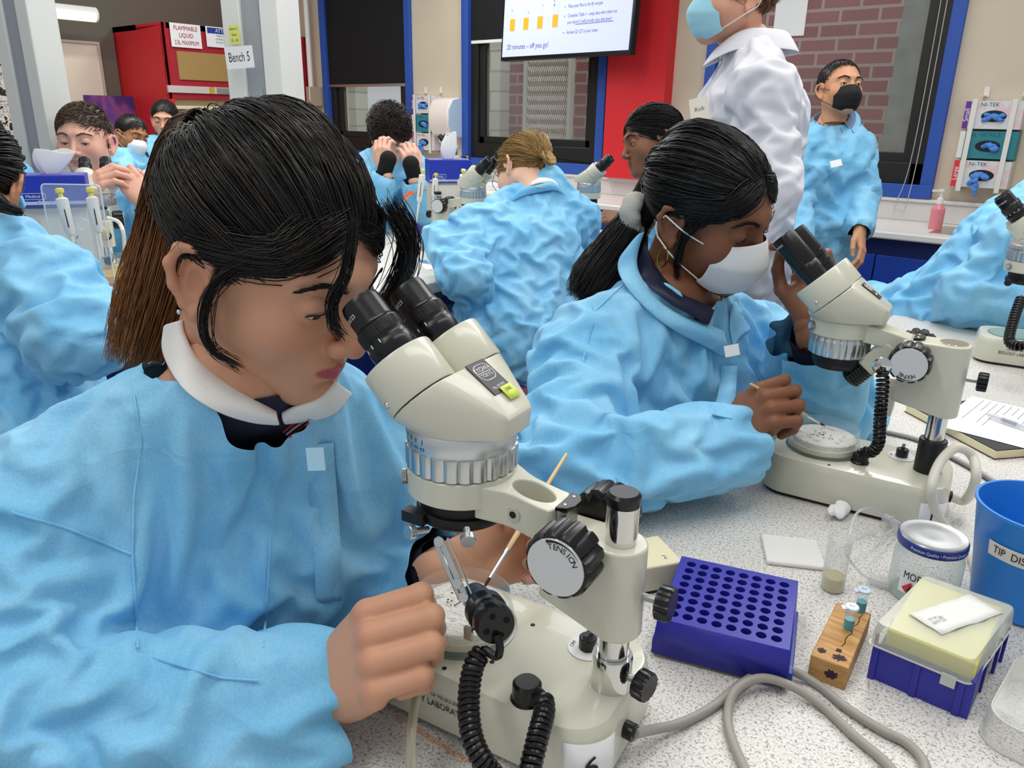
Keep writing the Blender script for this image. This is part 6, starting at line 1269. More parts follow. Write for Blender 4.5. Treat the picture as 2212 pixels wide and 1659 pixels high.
# petri dishes with foam pads
def petri(loc, r, lab, seed):
    o = empty('petri_dish', loc, 0, lab, 'dish'); mb = MB(); mb.lathe([(r * .96, .0), (r, .001), (r, .0135), (r * 1.0, .014)], n=64, cap=False); mb.lathe([(r * .93, .014), (r * .95, .016), (r * .95, .030), (r * .935, .0305)], n=64, cap=False); mb.obj('dish_wall', clearp, o)
    mb = MB(); mb.lathe([(0, .0008), (r * .95, .0008), (r * .95, .0075), (r * .93, .0085), (0, .0085)], n=56, cap=False); mb.obj('gel_pad', mat('gel_cream', 'dcd8bf', .3), o)
    V = []; n = 28; r_ = np.random.RandomState(seed)
    mb = MB(); mb.lathe([(r * .90, .0085), (r * .90, .0150), (r * .88, .0160)] + [(r * .88 * (1 - k / 8), .0160 + .0004 * math.sin(k * 2.1)) for k in range(1, 8)] + [(0, .0160)], n=56, cap=False); fp = mb.obj('foam_pad', mat('white_foam', 'ecebe4', .85, bump=(260, .9, .004)), o)
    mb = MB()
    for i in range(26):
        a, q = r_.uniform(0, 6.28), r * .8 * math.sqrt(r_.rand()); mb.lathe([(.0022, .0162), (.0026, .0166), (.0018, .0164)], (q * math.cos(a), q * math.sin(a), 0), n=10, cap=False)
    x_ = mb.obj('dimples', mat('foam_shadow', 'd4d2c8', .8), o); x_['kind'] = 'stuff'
    mb = MB()
    for i in range(11 if seed == 1 else 16):
        c = np.array([r_.normal(0, r * .16), r_.normal(0, r * .16) , .0170]) + (np.array([-.006, .008, 0]) if seed == 1 else np.array([0, 0, 0])); mb.ball(c, (.0012, .0006, .0006), 8, 5, frame((math.cos(i), math.sin(i), 0), (0, 0, 1)))
    x_ = mb.obj('flies', mat('fly_brown', '4a1f16', .5), o); x_['kind'] = 'stuff'
    return o
petri((-.041, .595, .9608), .0465, 'clear dish with white foam pad and tiny flies under the nearest microscope', 1)
petri((.448, 1.017, .9608), .0475, 'clear dish with white foam pad on the second microscope, brush tip over it', 2)
# brushes
def brush(a, b, lab, tipc='3a1a14'):
    a, b = np.array(a), np.array(b); o = empty('paint_brush', a, 0, lab, 'brush'); d = nrm(b - a); L = np.linalg.norm(b - a); mb = MB(); mb.lathe([(.0012, 0), (.0018, .002), (.0024, L * .35), (.0028, L * .62), (.0022, L * .74)], (0, 0, 0), d, n=14); mb.obj('handle', mat('birch_handle', 'dcbf8a', .5), o)
    mb = MB(); mb.lathe([(.0024, L * .735), (.0024, L * .76), (.0021, L * .765), (.0016, L * .92)], (0, 0, 0), d, n=14); mb.obj('ferrule', chrome, o); mb = MB(); mb.lathe([(.0014, L * .92), (.0016, L * .95), (.0002, L)], (0, 0, 0), d, n=10); mb.obj('bristles', mat('bristle_' + tipc, tipc, .7), o); return o
brush(at(1224, 980, .86), at(1040, 1278, .705), 'wooden paint brush in the left hand of the girl at the nearest microscope')
brush(at(1621, 829, 1.02), at(1783, 921, 1.085), 'wooden paint brush held by the masked girl over her dish')
# adapter box behind the near microscope, notebook, papers, clear box
ap = onz(1400, 1248, .9); o = empty('power_adapter', (ap[0], ap[1], .9), 0, 'cream power adapter box standing behind the nearest microscope', 'adapter'); mb = MB(); mb.box((0, 0, .019), (.052, .060, .032), R3((.9, .3, 0), (-.3, .9, 0))); mb.obj('case', mat('yellow_cream', 'dfd9b4', .4), o, bevel=.002); mb = MB(); mb.box((0, 0, .0015), (.050, .058, .003), R3((.9, .3, 0), (-.3, .9, 0))); mb.obj('feet', rubber, o); text('lettering', '2', .010, inkgrey, (.014, -.012, .0352), (.9, .3, 0), (-.3, .9, 0), o)
nx_, ny_ = nrm(onz(2125, 975, .9) - onz(1955, 885, .9)), None; ny_ = nrm(np.array([-nx_[1], nx_[0], 0])); n0 = flat(onz(1955, 890, .9)); nc_ = n0 + nx_ * .105 + ny_ * -.0; 
ny_ = ny_ if ny_ @ (flat(onz(2150, 850, .9)) - n0) > 0 else -ny_; nc_ = n0 + nx_ * .105 + ny_ * .075
o = empty('notebook', (nc_[0], nc_[1], .9), 0, 'open spiral notebook with cream pages on the bench behind the second microscope', 'notebook'); Rn = R3(nx_, ny_)
mb = MB(); mb.box((0, 0, .0075), (.21, .15, .013), Rn); mb.obj('pages', mat('cream_pages', 'e5dcb4', .8), o, bevel=.0008); mb = MB(); mb.box((0, 0, .0008), (.212, .152, .0014), Rn); mb.obj('back_cover', mat('cover_maroon', '5a2a30', .6), o); mb = MB(); mb.box((0, 0, .0148), (.208, .148, .0014), Rn); mb.obj('front_cover', mat('cover_black', '26272b', .6), o)
mb = MB()
for i in range(9):
    c_ = -nx_ * .104 + ny_ * (-.05 + i * .0125) + np.array([0, 0, .008]); mb.tube([c_ + nx_ * .006 * math.cos(t) + np.array([0, 0, .009 * math.sin(t)]) for t in np.linspace(0, 6.283, 12, False)], .0006, 5, closed=True)
q = mb.obj('spiral_wire', chrome, o); q['kind'] = 'stuff'
sc_ = nc_ + nx_ * .02 + ny_ * .045; o = empty('worksheet', (sc_[0], sc_[1], .9160), 0, 'white printed worksheet lying on the open notebook', 'paper'); sx_, sy_ = nrm(nx_ * .55 + ny_ * -.83), nrm(nx_ * .83 + ny_ * .55); mb = MB(); mb.box((0, 0, .0003), (.21, .20, .0004), R3(sx_, sy_)); mb.obj('sheet', paper, o)
r_ = random.Random(9); sc0 = sc_
for i in range(15):
    t_ = ' '.join('x' * r_.randint(2, 8) for _ in range(r_.randint(4, 9))); w_ = r_.uniform(.05, .17); mb = MB(); mb.box(sx_ * (-.095 + w_ / 2) + sy_ * (.088 - i * .0115 - (i > 5) * .004) + np.array([0, 0, .0006]), (w_, .0012, .0002), R3(sx_, sy_)); mb.obj('print_line', mat('print_grey', '8b8b90', .8), o)
a, b = onz(2128, 893, .923), onz(2235, 930, .923); mb = MB(); mb.lathe([(.001, 0), (.0035, .008), (.0042, .012), (.0042, np.linalg.norm(b - a))], a - np.array([*flat(a)[:2], a[2]]), b - a, n=16); o = mb.obj('pen_barrel', clear('pen_clear', 'dcdce4', .35)); 
pe = empty('pen', a, 0, 'clear ballpoint pen lying on the printed worksheet', 'pen'); o.parent = pe; mb = MB(); d = nrm(b - a); mb.cyl(d * .03, d * .055, .0036, n=14); mb.obj('grip', mat('pen_grip', '7d86a8', .5), pe); mb = MB(); mb.cyl(d * .004, d * .10, .0012, n=8); mb.obj('refill', mat('refill_white', 'd8d8dc', .4), pe)
cq_ = onz(2190, 1580, .9); ex = nrm(onz(2290, 1640, .9) - onz(2105, 1595, .9)); ey = np.array([-ex[1], ex[0], 0]); 
o = empty('clear_box', (cq_[0] + .03, cq_[1] - .02, .9), 0, 'milky clear plastic box lid at the lower right corner', 'box'); mb = MB(); V = []; n = 28

pl_ = rrect(.150, .120, .022, 6); cc0 = flat(onz(2112, 1600, .9)) - np.array([*list(o.location)[:2], 0]) if False else None
p0 = flat(onz(2100, 1590, .9)); p1 = flat(onz(2212, 1385, .9)); by = nrm(p1 - p0); bx_ = np.array([by[1], -by[0], 0]); c0 = p0 + by * .055 + bx_ * .078; o.location = (c0[0], c0[1], .9)
V = []
for zz, s_ in ((.001, 1.0), (.026, .985), (.0285, .965), (.029, .94)): V += [bx_ * x * s_ + by * y * s_ + np.array([0, 0, zz]) for x, y in pl_]
n = len(pl_); mb = MB(); mb.add(V, [(k * n + i, k * n + (i + 1) % n, (k + 1) * n + (i + 1) % n, (k + 1) * n + i) for k in range(3) for i in range(n)] + [tuple(3 * n + i for i in range(n))]); mb.obj('box_shell', clear('milky_box', 'd2d4cb', .30, .2, .5), o)
mb = MB(); mb.tube([bx_ * x + by * y + np.array([0, 0, .0015]) for x, y in pl_], .0014, 6, closed=True); mb.tube([bx_ * x * .965 + by * y * .965 + np.array([0, 0, .0285]) for x, y in pl_], .0010, 6, closed=True); mb.obj('box_rim', clear('milky_box_rim', 'dcded6', .5, .2, .4), o)
# rust-brown residue beside the base
mb = MB(); r_ = random.Random(2); a, b = onz(862, 1543, .9), onz(1040, 1655, .9)
pts = []
for i in range(24): q = a + (b - a) * i / 23; pts.append((q[0], q[1] - .0005 - .001 * r_.random()))
for i in range(23, -1, -1): q = a + (b - a) * i / 23; pts.append((q[0] - .003 * r_.random(), q[1] - .003 - .004 * r_.random()))
mb.prism(pts, .9001, .9003); tag(mb.obj('rust_stain', mat('rust_orange', 'c98a62', .8, var=(500, 'd9c3b0', .4, .6))), 'thin rust-orange stain on the bench along the base of the nearest microscope', 'stain')
# ------------------------------------------------------------------ the bench behind: bollards, tissue boxes, pipettes, racks
def tissue_box(p, rz, lab, w=.19, d=.115, h=.085, tissue_h=.085, seed=1):
    o = empty('tissue_box', p, rz, lab, 'box'); mb = MB(); mb.box((0, 0, h / 2), (w, d, h)); mb.obj('carton', mat('tissue_blue', '2237b0', .35), o, bevel=.0015)
    mb = MB(); mb.box((0, 0, h + .0003), (w * .96, d * .94, .0008)); mb.obj('carton_top', mat('tissue_top', '4b4fae', .4), o)
    mb = MB(); mb.box((0, -d / 2 - .0006, .008), (w * .995, .0008, .008)); mb.box((w / 2 + .0006, 0, .008), (.0008, d * .99, .008)); mb.obj('silver_band', mat('silver_print', 'a9b4dc', .3), o)
    text('lettering', 'Leisure Time', .013, whiteink, (-w * .25, -d / 2 - .0012, .009), (1, 0, 0), (0, 0, 1), o, sx=.8); text('lettering', 'Medical', .010, whiteink, (-w * .27, -d / 2 - .0012, .024), (1, 0, 0), (0, 0, 1), o)
    mb = MB(); mb.tube([(x - w * .27, -d / 2 - .001, y + .024) for x, y in rrect(.052, .014, .004, 3)], .0005, 4, closed=True); mb.obj('logo_frame', whiteink, o)
    n = 20; V = []; r_ = np.random.RandomState(seed); ph = r_.uniform(0, 6, 3)
    for k in range(9):
        t = k / 8
        for i in range(n):
            a = 6.283 * i / n; rr = .014 + .046 * t * (1 - .55 * t) if seed == 1 else .016 + .020 * math.sin(t * 2.6) * (1 - t * .8); rr *= 1 + .25 * t * math.sin(3 * a + ph[0]) + .2 * math.sin(7 * a + ph[1]); V.append((rr * math.cos(a) * 1.15 + .012 * t * t, rr * math.sin(a) * .4, h + tissue_h * t * (1 + .10 * math.sin(2 * a + ph[2]))))
    F = [(k * n + i, k * n + (i + 1) % n, (k + 1) * n + (i + 1) % n, (k + 1) * n + i) for k in range(8) for i in range(n)]; mkmesh('tissue', V, F, mat('tissue_white', 'f2f0f0', .9), o, solid=.0005, sub=1); return o
def bollard(p, rz, lab, h=.20, w=.16, d=.09):
    o = empty('socket_bollard', (p[0], p[1], .9), rz, lab, 'bollard'); gm = mat('bollard_grey', 'c9c7bd', .45); mb = MB(); mb.box((0, 0, h * .25), (w * .28, d * .7, h * .5)); mb.obj('stem', mat('bollard_stem', '9b9c9c', .4), o, bevel=.002); mb = MB(); mb.box((0, 0, h * .72), (w, d, h * .56)); mb.obj('housing', gm, o, bevel=.004)
    pn = MB(); pn.box((0, -d / 2 - .003, h * .72), (w * .92, .006, h * .48)); sp_ = pn.obj('socket_plate', mat('socket_white', 'dcd9cf', .4), o, bevel=.002)
    for x in (-.04, .035): mb = MB(); mb.cyl((x, -d / 2 - .005, h * .84), (x, -d / 2 - .010, h * .84), .008, n=18); mb.obj('switch', mat('switch_cream', 'cfccc2', .4), sp_)
    mb = MB()
    for x, y, r in ((.028, -.006, .5), (.042, -.006, -.5), (.035, -.022, 0)): mb.box((x, -d / 2 - .0066, h * .72 + y), (.002, .001, .008), R3((math.cos(r), 0, math.sin(r)), (0, 1, 0)))
    mb.obj('pin_slots', blackm, sp_); mb = MB(); mb.lathe([(.019, 0), (.021, .004), (.021, .014), (.015, .024), (0, .025)], (-.038, -d / 2 - .006, h * .66), (0, -1, 0), n=30); mb.obj('plug', mat('clear_grey_plug', '8d8983', .25), o)
    pn = MB(); pn.box((w / 2 + .003, 0, h * .72), (.006, d * .92, h * .48)); s2 = pn.obj('socket_plate', mat('socket_white'[:], 'dcd9cf'), o, bevel=.002); mb = MB(); mb.lathe([(.017, 0), (.019, .004), (.019, .012), (.010, .026), (0, .026)], (w / 2 + .006, 0, h * .70), (1, 0, 0), n=30); mb.obj('plug', mat('amber_plug', 'b5a56e', .2), s2)
    return o
def pipette(top, bot, lab, capc='e8dc6a', gr=None):
    top, bot = np.array(top), np.array(bot); o = empty('pipette', top, 0, lab, 'pipette', gr); d = nrm(bot - top); L = np.linalg.norm(bot - top); mb = MB(); mb.lathe([(.006, .008), (.013, .012), (.0125, .03), (.0105, L * .55), (.0075, L * .60)], (0, 0, 0), d, n=22); mb.obj('grip_body', white, o)
    mb = MB(); mb.lathe([(.0045, L * .59), (.0042, L * .68), (.0028, L * .9), (.0014, L)], (0, 0, 0), d, n=14); mb.obj('shaft', white, o); mb = MB(); mb.lathe([(.004, -.012), (.009, -.010), (.009, -.002), (.005, 0), (.005, .010)], (0, 0, 0), d, n=18); mb.obj('plunger', mat('plunger_' + capc, capc, .4), o)
    u = nrm(np.cross(d, np.cross(CAMP - top, d))); mb = MB(); mb.box(d * L * .34 + u * .0116, (L * .30, .0022, .0012), R3(d, np.cross(d, u))); mb.obj('volume_window', ink, o); return o
def acrylic(c, X, w, h, lab):
    o = empty('pipette_stand', c, 0, lab, 'stand'); mb = MB(); mb.prism(rrect(w, h, .01, 4), -.002, .002, (0, 0, h / 2 + .002), X, (0, 0, 1), np.cross(X, (0, 0, 1))); mb.obj('acrylic_panel', clear('acrylic', 'dbe6f0', .10, .03, .5), o); mb = MB(); mb.box((0, 0, .002), (w, .09, .004), R3(X, np.cross((0, 0, 1), X))); mb.obj('acrylic_base', clear('acrylic', 'dbe6f0', .1), o)
    mb = MB(); mb.tube([np.array(X) * x + np.array([0, 0, y + h / 2 + .002]) for x, y in rrect(w, h, .01, 4)], .0016, 6, closed=True); mb.obj('panel_edge', clear('acrylic_edge', 'eef4fa', .7), o); mb = MB(); mb.tube([np.array(X) * (w * .1 + .013 * math.cos(t)) + np.array([0, 0, h * .74 + .013 * math.sin(t)]) for t in np.linspace(0, 6.283, 20, False)], .0012, 5, closed=True); mb.obj('panel_hole', clear('acrylic_edge', 'eef4fa', .7), o); return o
bz = math.radians(24)
b1 = onz(118, 520, .9); b1 = at(122, 462, 1.93); bollard((b1[0], b1[1]), bz, 'white socket bollard under the left-hand tissue box', h=float(at(120, 436, 1.90)[2] - .9))
p_ = at(122, 441, 1.90); tissue_box((p_[0], p_[1], p_[2]), bz, 'blue tissue box on the socket bollard at the left', .150, .10, .072, .055, 1)
X1 = nrm(at(225, 400, 1.70) - at(105, 400, 1.70)); X1[2] = 0; X1 = nrm(X1); c_ = onz(172, 590, .9); hh_ = .2
ac_ = at(165, 480, 1.78); acrylic((ac_[0], ac_[1], .9), X1, .135, float(at(165, 398, 1.78)[2] - .9), 'clear acrylic pipette stand in front of the left-hand tissue box')
pipette(at(130, 418, 1.72), at(168, 566, 1.76), 'white pipette at the left in the acrylic stand by the dark-haired girl'); pipette(at(196, 416, 1.75), at(224, 556, 1.79), 'white pipette at the right in the acrylic stand by the dark-haired girl')
pipette(at(8, 410, 1.80), at(20, 520, 1.85), 'white pipette with yellow button at the left edge of the photo')
def rack_box(quad_z, px, w, d, h, rz, name, lab, body, lidc, lidh):
    p = onz(*px, .9); o = empty(name, (p[0], p[1], .9), rz, lab, 'box'); mb = MB(); mb.box((0, 0, h / 2), (w, d, h)); mb.obj('tray', body, o, bevel=.002)
    if lidh: mb = MB(); mb.box((0, 0, h + lidh / 2), (w * 1.03, d * 1.03, lidh)); mb.obj('lid', lidc, o, bevel=.003)
    return o
orange = mat('orange_plastic', 'e8641e', .4, trans=.1)
rack_box(0, (245, 622), .13, .12, .025, bz, 'tip_box', 'orange pipette tip box with yellow lid behind the brown ponytail', orange, clear('yellow_lid', 'f0c24a', .75, .2, .2), .022)
o = empty('tube_rack', onz(252, 665, .9), bz, 'dark blue slotted tube rack behind the brown ponytail', 'rack'); mb = MB(); mb.box((0, 0, .022), (.13, .11, .044)); mb.obj('rack_body', navyp, o, bevel=.002); mb = MB()
for i in range(8): mb.box((-.053 + i * .015, 0, .0445), (.008, .10, .001))
mb.obj('slots', mat('slot_lilac', '8d8cc8', .5), o)['kind'] = 'stuff'
mb = MB(); mb.box((0, 0, .0005), (.14, .20, .001), R3((math.cos(.5), math.sin(.5), 0), (-math.sin(.5), math.cos(.5), 0))); q = mb.obj('paper_sheet', paper); q.location = onz(240, 690, .9); tag(q, 'white paper sheet on the bench edge behind the brown ponytail', 'paper')
mb = MB(); mb.tube(catmull([at(232, 470, 2.0), at(258, 482, 2.0), at(268, 520, 2.05), onz(262, 575, .91), onz(200, 600, .905)], 8), .005, 8); tag(mb.obj('white_cable', white), 'white cable hanging beside the microscope marked 119', 'cable')
# around the second tissue box
p2 = at(968, 392, 3.05); bollard((p2[0], p2[1]), bz - .15, 'white socket bollard under the tissue box near the blond student', h=float(p2[2] - .9)); tissue_box((p2[0], p2[1], p2[2]), bz - .15, 'blue tissue box with raised tissue near the blond student', .165, .11, .085, .095, 2)
X2 = nrm(np.array([1, .1, 0])); a_ = at(1003, 440, 2.9); acrylic((a_[0], a_[1], .9), X2, .08, .14, 'clear acrylic stand at the right of the far tissue box')
pipette(at(913, 372, 2.95), at(900, 478, 3.0), 'white pipette with red dot left of the far tissue box'); pipette(at(941, 380, 2.98), at(934, 455, 3.02), 'white pipette below the far tissue box')
pipette(at(1001, 372, 2.85), at(996, 420, 2.9), 'white pipette with yellow button beside the grey-white microscope')
o = empty('blue_beaker', onz(876, 502, .9), 0, 'small blue beaker on the bench below the gloved student', 'beaker'); mb = MB(); mb.lathe([(0, .002), (.026, .002), (.028, .004), (.037, .105), (.035, .105), (.026, .006), (0, .006)], n=40, cap=False); mb.obj('beaker_wall', mat('blue_beaker_plastic'[:], '2a86dc'), o)
o = empty('measuring_cylinder', onz(925, 486, .9), 0, 'tall clear cylinder holding sticks below the gloved student', 'cylinder'); mb = MB(); mb.lathe([(.034, .001), (.036, .004), (.042, .135), (.043, .137)], n=36, cap=False); mb.obj('cylinder_wall', clear('blue_clear', 'b4d8ee', .3, .05, .4), o)
for i, (x0, y0) in enumerate(((886, 425), (893, 422))): mb = MB(); a, b = at(x0, y0, 3.35), onz(x0 + 6, 488, .902); mb.cyl(a, b, .0035, n=8); tag(mb.obj('wooden_stick', mat('stick_wood', 'd9b880', .6)), 'thin wooden stick leaning by the blue beaker', 'stick', 'wooden sticks by the blue beaker')
rack_box(0, (908, 502), .12, .10, .05, bz, 'tip_box', 'tip box with yellow lid beside the small blue beaker', mat('violet_box', '5a55b0', .4), clear('pale_yellow_lid', 'e8e6a0', .7, .2, .2), .02)
a, b = at(872, 428, 3.2), at(893, 414, 3.2); mb = MB(); mb.box((a + b) / 2, (.045, .001, .018), R3(b - a, camdir(.1, .2, 1))); o = mb.obj('cable_tag', mat('orange_tag', 'e8622c', .6)); tag(o, 'orange tag on the cable beside the gloved student', 'tag')
mb = MB(); mb.tube(catmull([at(935, 410, 3.1), at(905, 412, 3.2), at(885, 425, 3.2), at(868, 445, 3.2), onz(862, 500, .91)], 8), .004, 8); tag(mb.obj('grey_cable', cordm), 'grey plug cable running to the orange tag', 'cable')
pc = [(872, 530), (900, 545), (930, 530), (925, 505), (895, 500), (878, 512), (885, 538), (920, 548), (945, 535), (925, 520), (890, 522), (868, 520)]; mb = MB(); mb.tube(catmull([onz(x, y - 10, .905 + .006 * (i % 3)) for i, (x, y) in enumerate(pc)], 8), .004, 8); tag(mb.obj('grey_cable', cordm), 'coiled grey cable on the bench beside the blond student', 'cable')
c_ = onz(975, 572, .9); mb = MB(); mb.box((0, 0, .0006), (.21, .15, .001), R3((.95, .3, 0), (-.3, .95, 0))); q = mb.obj('worksheet', paper); q.location = c_; tag(q, 'white worksheet at the edge of the bench beside the blond student', 'paper')
a, b = onz(905, 562, .908), onz(948, 570, .908); o = empty('marker_pen', a, 0, 'blue and white pen lying on the worksheet by the blond student', 'pen'); d = b - a; mb = MB(); mb.cyl((0, 0, 0), d * .45, .005, n=12); mb.obj('cap', mat('pen_cap_blue', '5aa8d8', .4), o); mb = MB(); mb.cyl(d * .45, d, .0045, n=12); mb.obj('barrel', mat('pen_grey', 'b9bcc8', .4), o)
c_ = wall(-2.6, .28, .9); mb = MB(); mb.box((0, 0, .02), (.30, .22, .04), np.stack([WU, WN, (0, 0, 1)], 1)); q = mb.obj('paper_stack', mat('folder_white', 'e2e0e2', .6), bevel=.004); q.location = c_; tag(q, 'pile of white papers on the wall worktop behind the tissue box', 'papers')
sc5.scale = (.98, .98, .98); q = onz(243, 592, .9); sc5.location = (q[0], q[1], .9)
# ------------------------------------------------------------------ the two girls at the near bench
BE = np.array([-.207, .525, 0])
def benchfloor(X):                            # cloth does not sink into the bench top
    t = (X - BE) @ BT; m = (t > -.01) & (X[:, 2] > .86) & (X[:, 2] < .9035); X[m, 2] = .9035
    m = (t > -.012) & (X[:, 2] <= .86) & (t < .03); X[m] -= BT * (t[m] + .012)[:, None]; return X
H1 = frame(camdir(.812, -.514, .275), camdir(.355, .81, .466)); O1 = at(592, 550, .690)
g1 = person('person in a sky blue gown, dark hair and brown ponytail, bent to the nearest microscope', O1, H1,
    dict(SR=at(150, 1065, .70), SL=at(800, 965, .865), N=at(535, 812, .725), B=at(480, 1500, .98) + np.array([-.02, .02, -.05]),
         ER=at(-20, 1520, .60), WR=at(712, 1478, .655), EL=at(800, 1330, .93), WL=at(985, 1215, .80)),
    tone='cf9a7c', lips='b3505c', hh=.0022, gh=.0095, seat=WN * -.2 + BT, eyes_down=.35, eyeopen=.0042, blush=.7, wide=1.0,
    hands=[dict(side=1, o=at(708, 1482, .652), dir=camdir(.50, .52, .55), back=camdir(-.62, .25, .66), curl=[(.75, 1.75, 1.2), (.8, 1.75, 1.2), (.85, 1.75, 1.2), (.9, 1.7, 1.2)], h=.0017, s=1.05, spread=(.0, .0, .02, .05),
             thumb=[(-.020, .022, -.012), (-.036, .045, -.034), (-.022, .070, -.050), (.0, .082, -.056)]),
           dict(side=-1, o=at(990, 1222, .80), dir=camdir(.86, .22, -.35), back=camdir(.35, .1, -.9), curl=[(1.0, 1.2, .8), (1.05, 1.3, .8), (1.1, 1.35, .8), (1.1, 1.3, .8)], h=.0018, s=.93,
             thumb=[(-.020, .022, -.012), (-.046, .050, -.022), (-.040, .080, -.046), (-.024, .098, -.060)])],
    drape_it=170, gscale=1.26, press=.008, neckcut=.012, sleeve=(.078, .078, .080, .062), torso=(.135, .15), floorfn=benchfloor, seed=4, neck=.20, cutr=.066)
N_ = g1['N']; nd1 = nrm(O1 + H1 @ np.array([0, -.03, -.10]) - N_); HC1 = frame(camdir(.72, -.10, .62), nd1)
wsh = mat('white_shirt', 'ecebe8', .7, bump=(1500, .1, .0003))
flap(g1, 'shirt_collar', wsh, [(396, 690), (402, 728), (434, 784), (500, 834), (556, 866), (598, 890)], [(380, 694), (384, 742), (420, 806), (488, 856), (552, 886), (600, 904)], [(352, 702), (350, 764), (392, 838), (464, 888), (540, 914), (606, 920)], lifts=(.003, .014, .016, .010))
flap(g1, 'shirt_collar', wsh, [(608, 890), (645, 874), (690, 856), (724, 822)], [(608, 904), (652, 890), (704, 872), (738, 834)], [(614, 918), (662, 912), (722, 896), (764, 850)])
0 and collar('sweater_neck', mat('navy_knit', '171c38', .8), N_ + g1['inv'], HC1, .070, .078, ((-.010, .0), (.004, -.002), (.016, -.014)), .10, g1['root'], drop=.040, tilt=-.006)
0 and collar('gown_neckband', gownmat(), N_ + g1['inv'], HC1, .086, .094, ((.0, -.014), (.002, -.006), (.008, -.010), (.014, -.020)), .12, g1['root'], wob=.002, drop=.045, tilt=-.006)
rng = np.random.RandomState(11)
tie1 = (-.01, -.118, .066)
pth = pulled_hair(4400, tie1, rng, off=(.005, .013), pts=11, low=.004, lump=.007, part=((0, .060, .103), (0, -.005, .122)), seam=.02)
hairobj(g1, pth, .00055, '1a1512', 'hair', capargs=(.003, .006, .004), var=.35)
# curtain fringe: from the parting down over the temples, and wisps before the ear
fr = []
for sx in (-1,):
    for i in range(260):
        u = rng.rand(); p0 = SCC + dirs(np.array([sx * rng.uniform(.001, .006), .040 + .048 * u, .10])) * (SCR + .010); zz = rng.uniform(-.004, .030)
        q1 = SCC + dirs(np.array([sx * (.030 + .012 * u), .080, .075 - .006 * u + zz * .3])) * (SCR + .014); q2 = SCC + dirs(np.array([sx * .062, .060 - .015 * (1 - u), .038 + zz * .8])) * (SCR + .014); q3 = SCC + dirs(np.array([sx * .078, .020, .016 + zz])) * (SCR + .013); q4 = SCC + dirs(np.array([sx * .078, -.028, .012 + zz])) * (SCR + .008)
        fr.append(catmull([p0, q1, q2, q3, q4], 4))
hairobj(g1, np.array(fr), .00055, '1a1512', 'fringe', var=.35)
for sx in (1, -1): hairobj(g1, edge_sweep(520, rng, sx), .00055, '1a1512', 'hairline_strands', var=.35)
fw_ = []
for i in range(260):
    a = (0, 1, 2, 2, 2)[i % 5]; b = rng.normal(0, .0025 if a < 2 else .0055, 3)
    if a == 0: c = [(.030, .092, .082), (.040, .105, .050), (.046, .104, .022), (.040, .106, .000), (.030, .112, -.012)]
    elif a == 1: c = [(.072, .040, .030), (.079, .020, .002), (.082, .012, -.030), (.080, .022, -.062), (.070, .050, -.070)]
    else: c = [(-.030, .082, .084), (-.052, .094, .058), (-.066, .092, .026), (-.072, .086, -.006), (-.070, .078, -.034)]
    fw_.append(catmull(np.array(c) + b + rng.normal(0, .0012, (5, 3)), 4))
hairobj(g1, np.array(fw_), .00042, '141110', 'loose_strands', var=.3)
fl = []
for i in range(170):                          # flyaways
    d = dirs(SCC + sph(1, rng)[0] * SCR); 
    if not hairline(SCC + d * SCR): continue
    p0 = SCC + d * (SCR + .014); t = nrm(np.cross(d, rng.normal(size=3))); fl.append(catmull([p0, p0 + t * .012 + d * .005, p0 + t * .028 + d * rng.uniform(.0, .010)], 5))
hairobj(g1, np.array(fl), .00018, '2a211c', 'flyaway_hairs', var=.3)
T1 = O1 + H1 @ np.array(tie1)
pt = tail([T1, at(410, 320, .76), at(390, 440, .79), at(370, 570, .80), at(335, 690, .80), at(300, 800, .80)], 2200, [.018, .030, .036, .042, .040, .030], rng, wave=.007, pts=14)
hairobj(g1, pt, .00060, '4a2c1a', 'ponytail', local=False, var=.45, coltip='8a5a30')
mb = MB(); mb.ball(O1 + H1 @ np.array([.0865, -.010, -.0455]) + g1['inv'], .0022, 10, 8); mb.obj('ear_stud', chrome, g1['root'])
for i_, (m_, k_) in enumerate((('tie_red', 'c23a44'), ('tie_white', 'e8e4e4'), ('tie_red', 'c23a44'))):
    L_ = [cast_all(g1, x + i_ * 7, y + i_ * 5) for x, y in ((612, 934), (626, 922), (640, 912), (652, 905))]; L_ = [c + r * (t - .0015) for c, r, t in L_ if t is not None]
    if len(L_) > 1: mb = MB(); mb.tube(L_, .0012, 6); mb.obj('collar_stripe', mat(m_, k_, .7), g1['root'])
mb = MB(); q = at(682, 992, .655) + g1['inv']; mb.box(q, (.016, .0012, .020), np.stack([camdir(1, .05, .2), camdir(-.2, -.2, .95), camdir(-.05, 1, .2)], 1)); mb.obj('gown_tab', mat('tab_pale_blue', 'b4dcf2', .6), g1['root'])
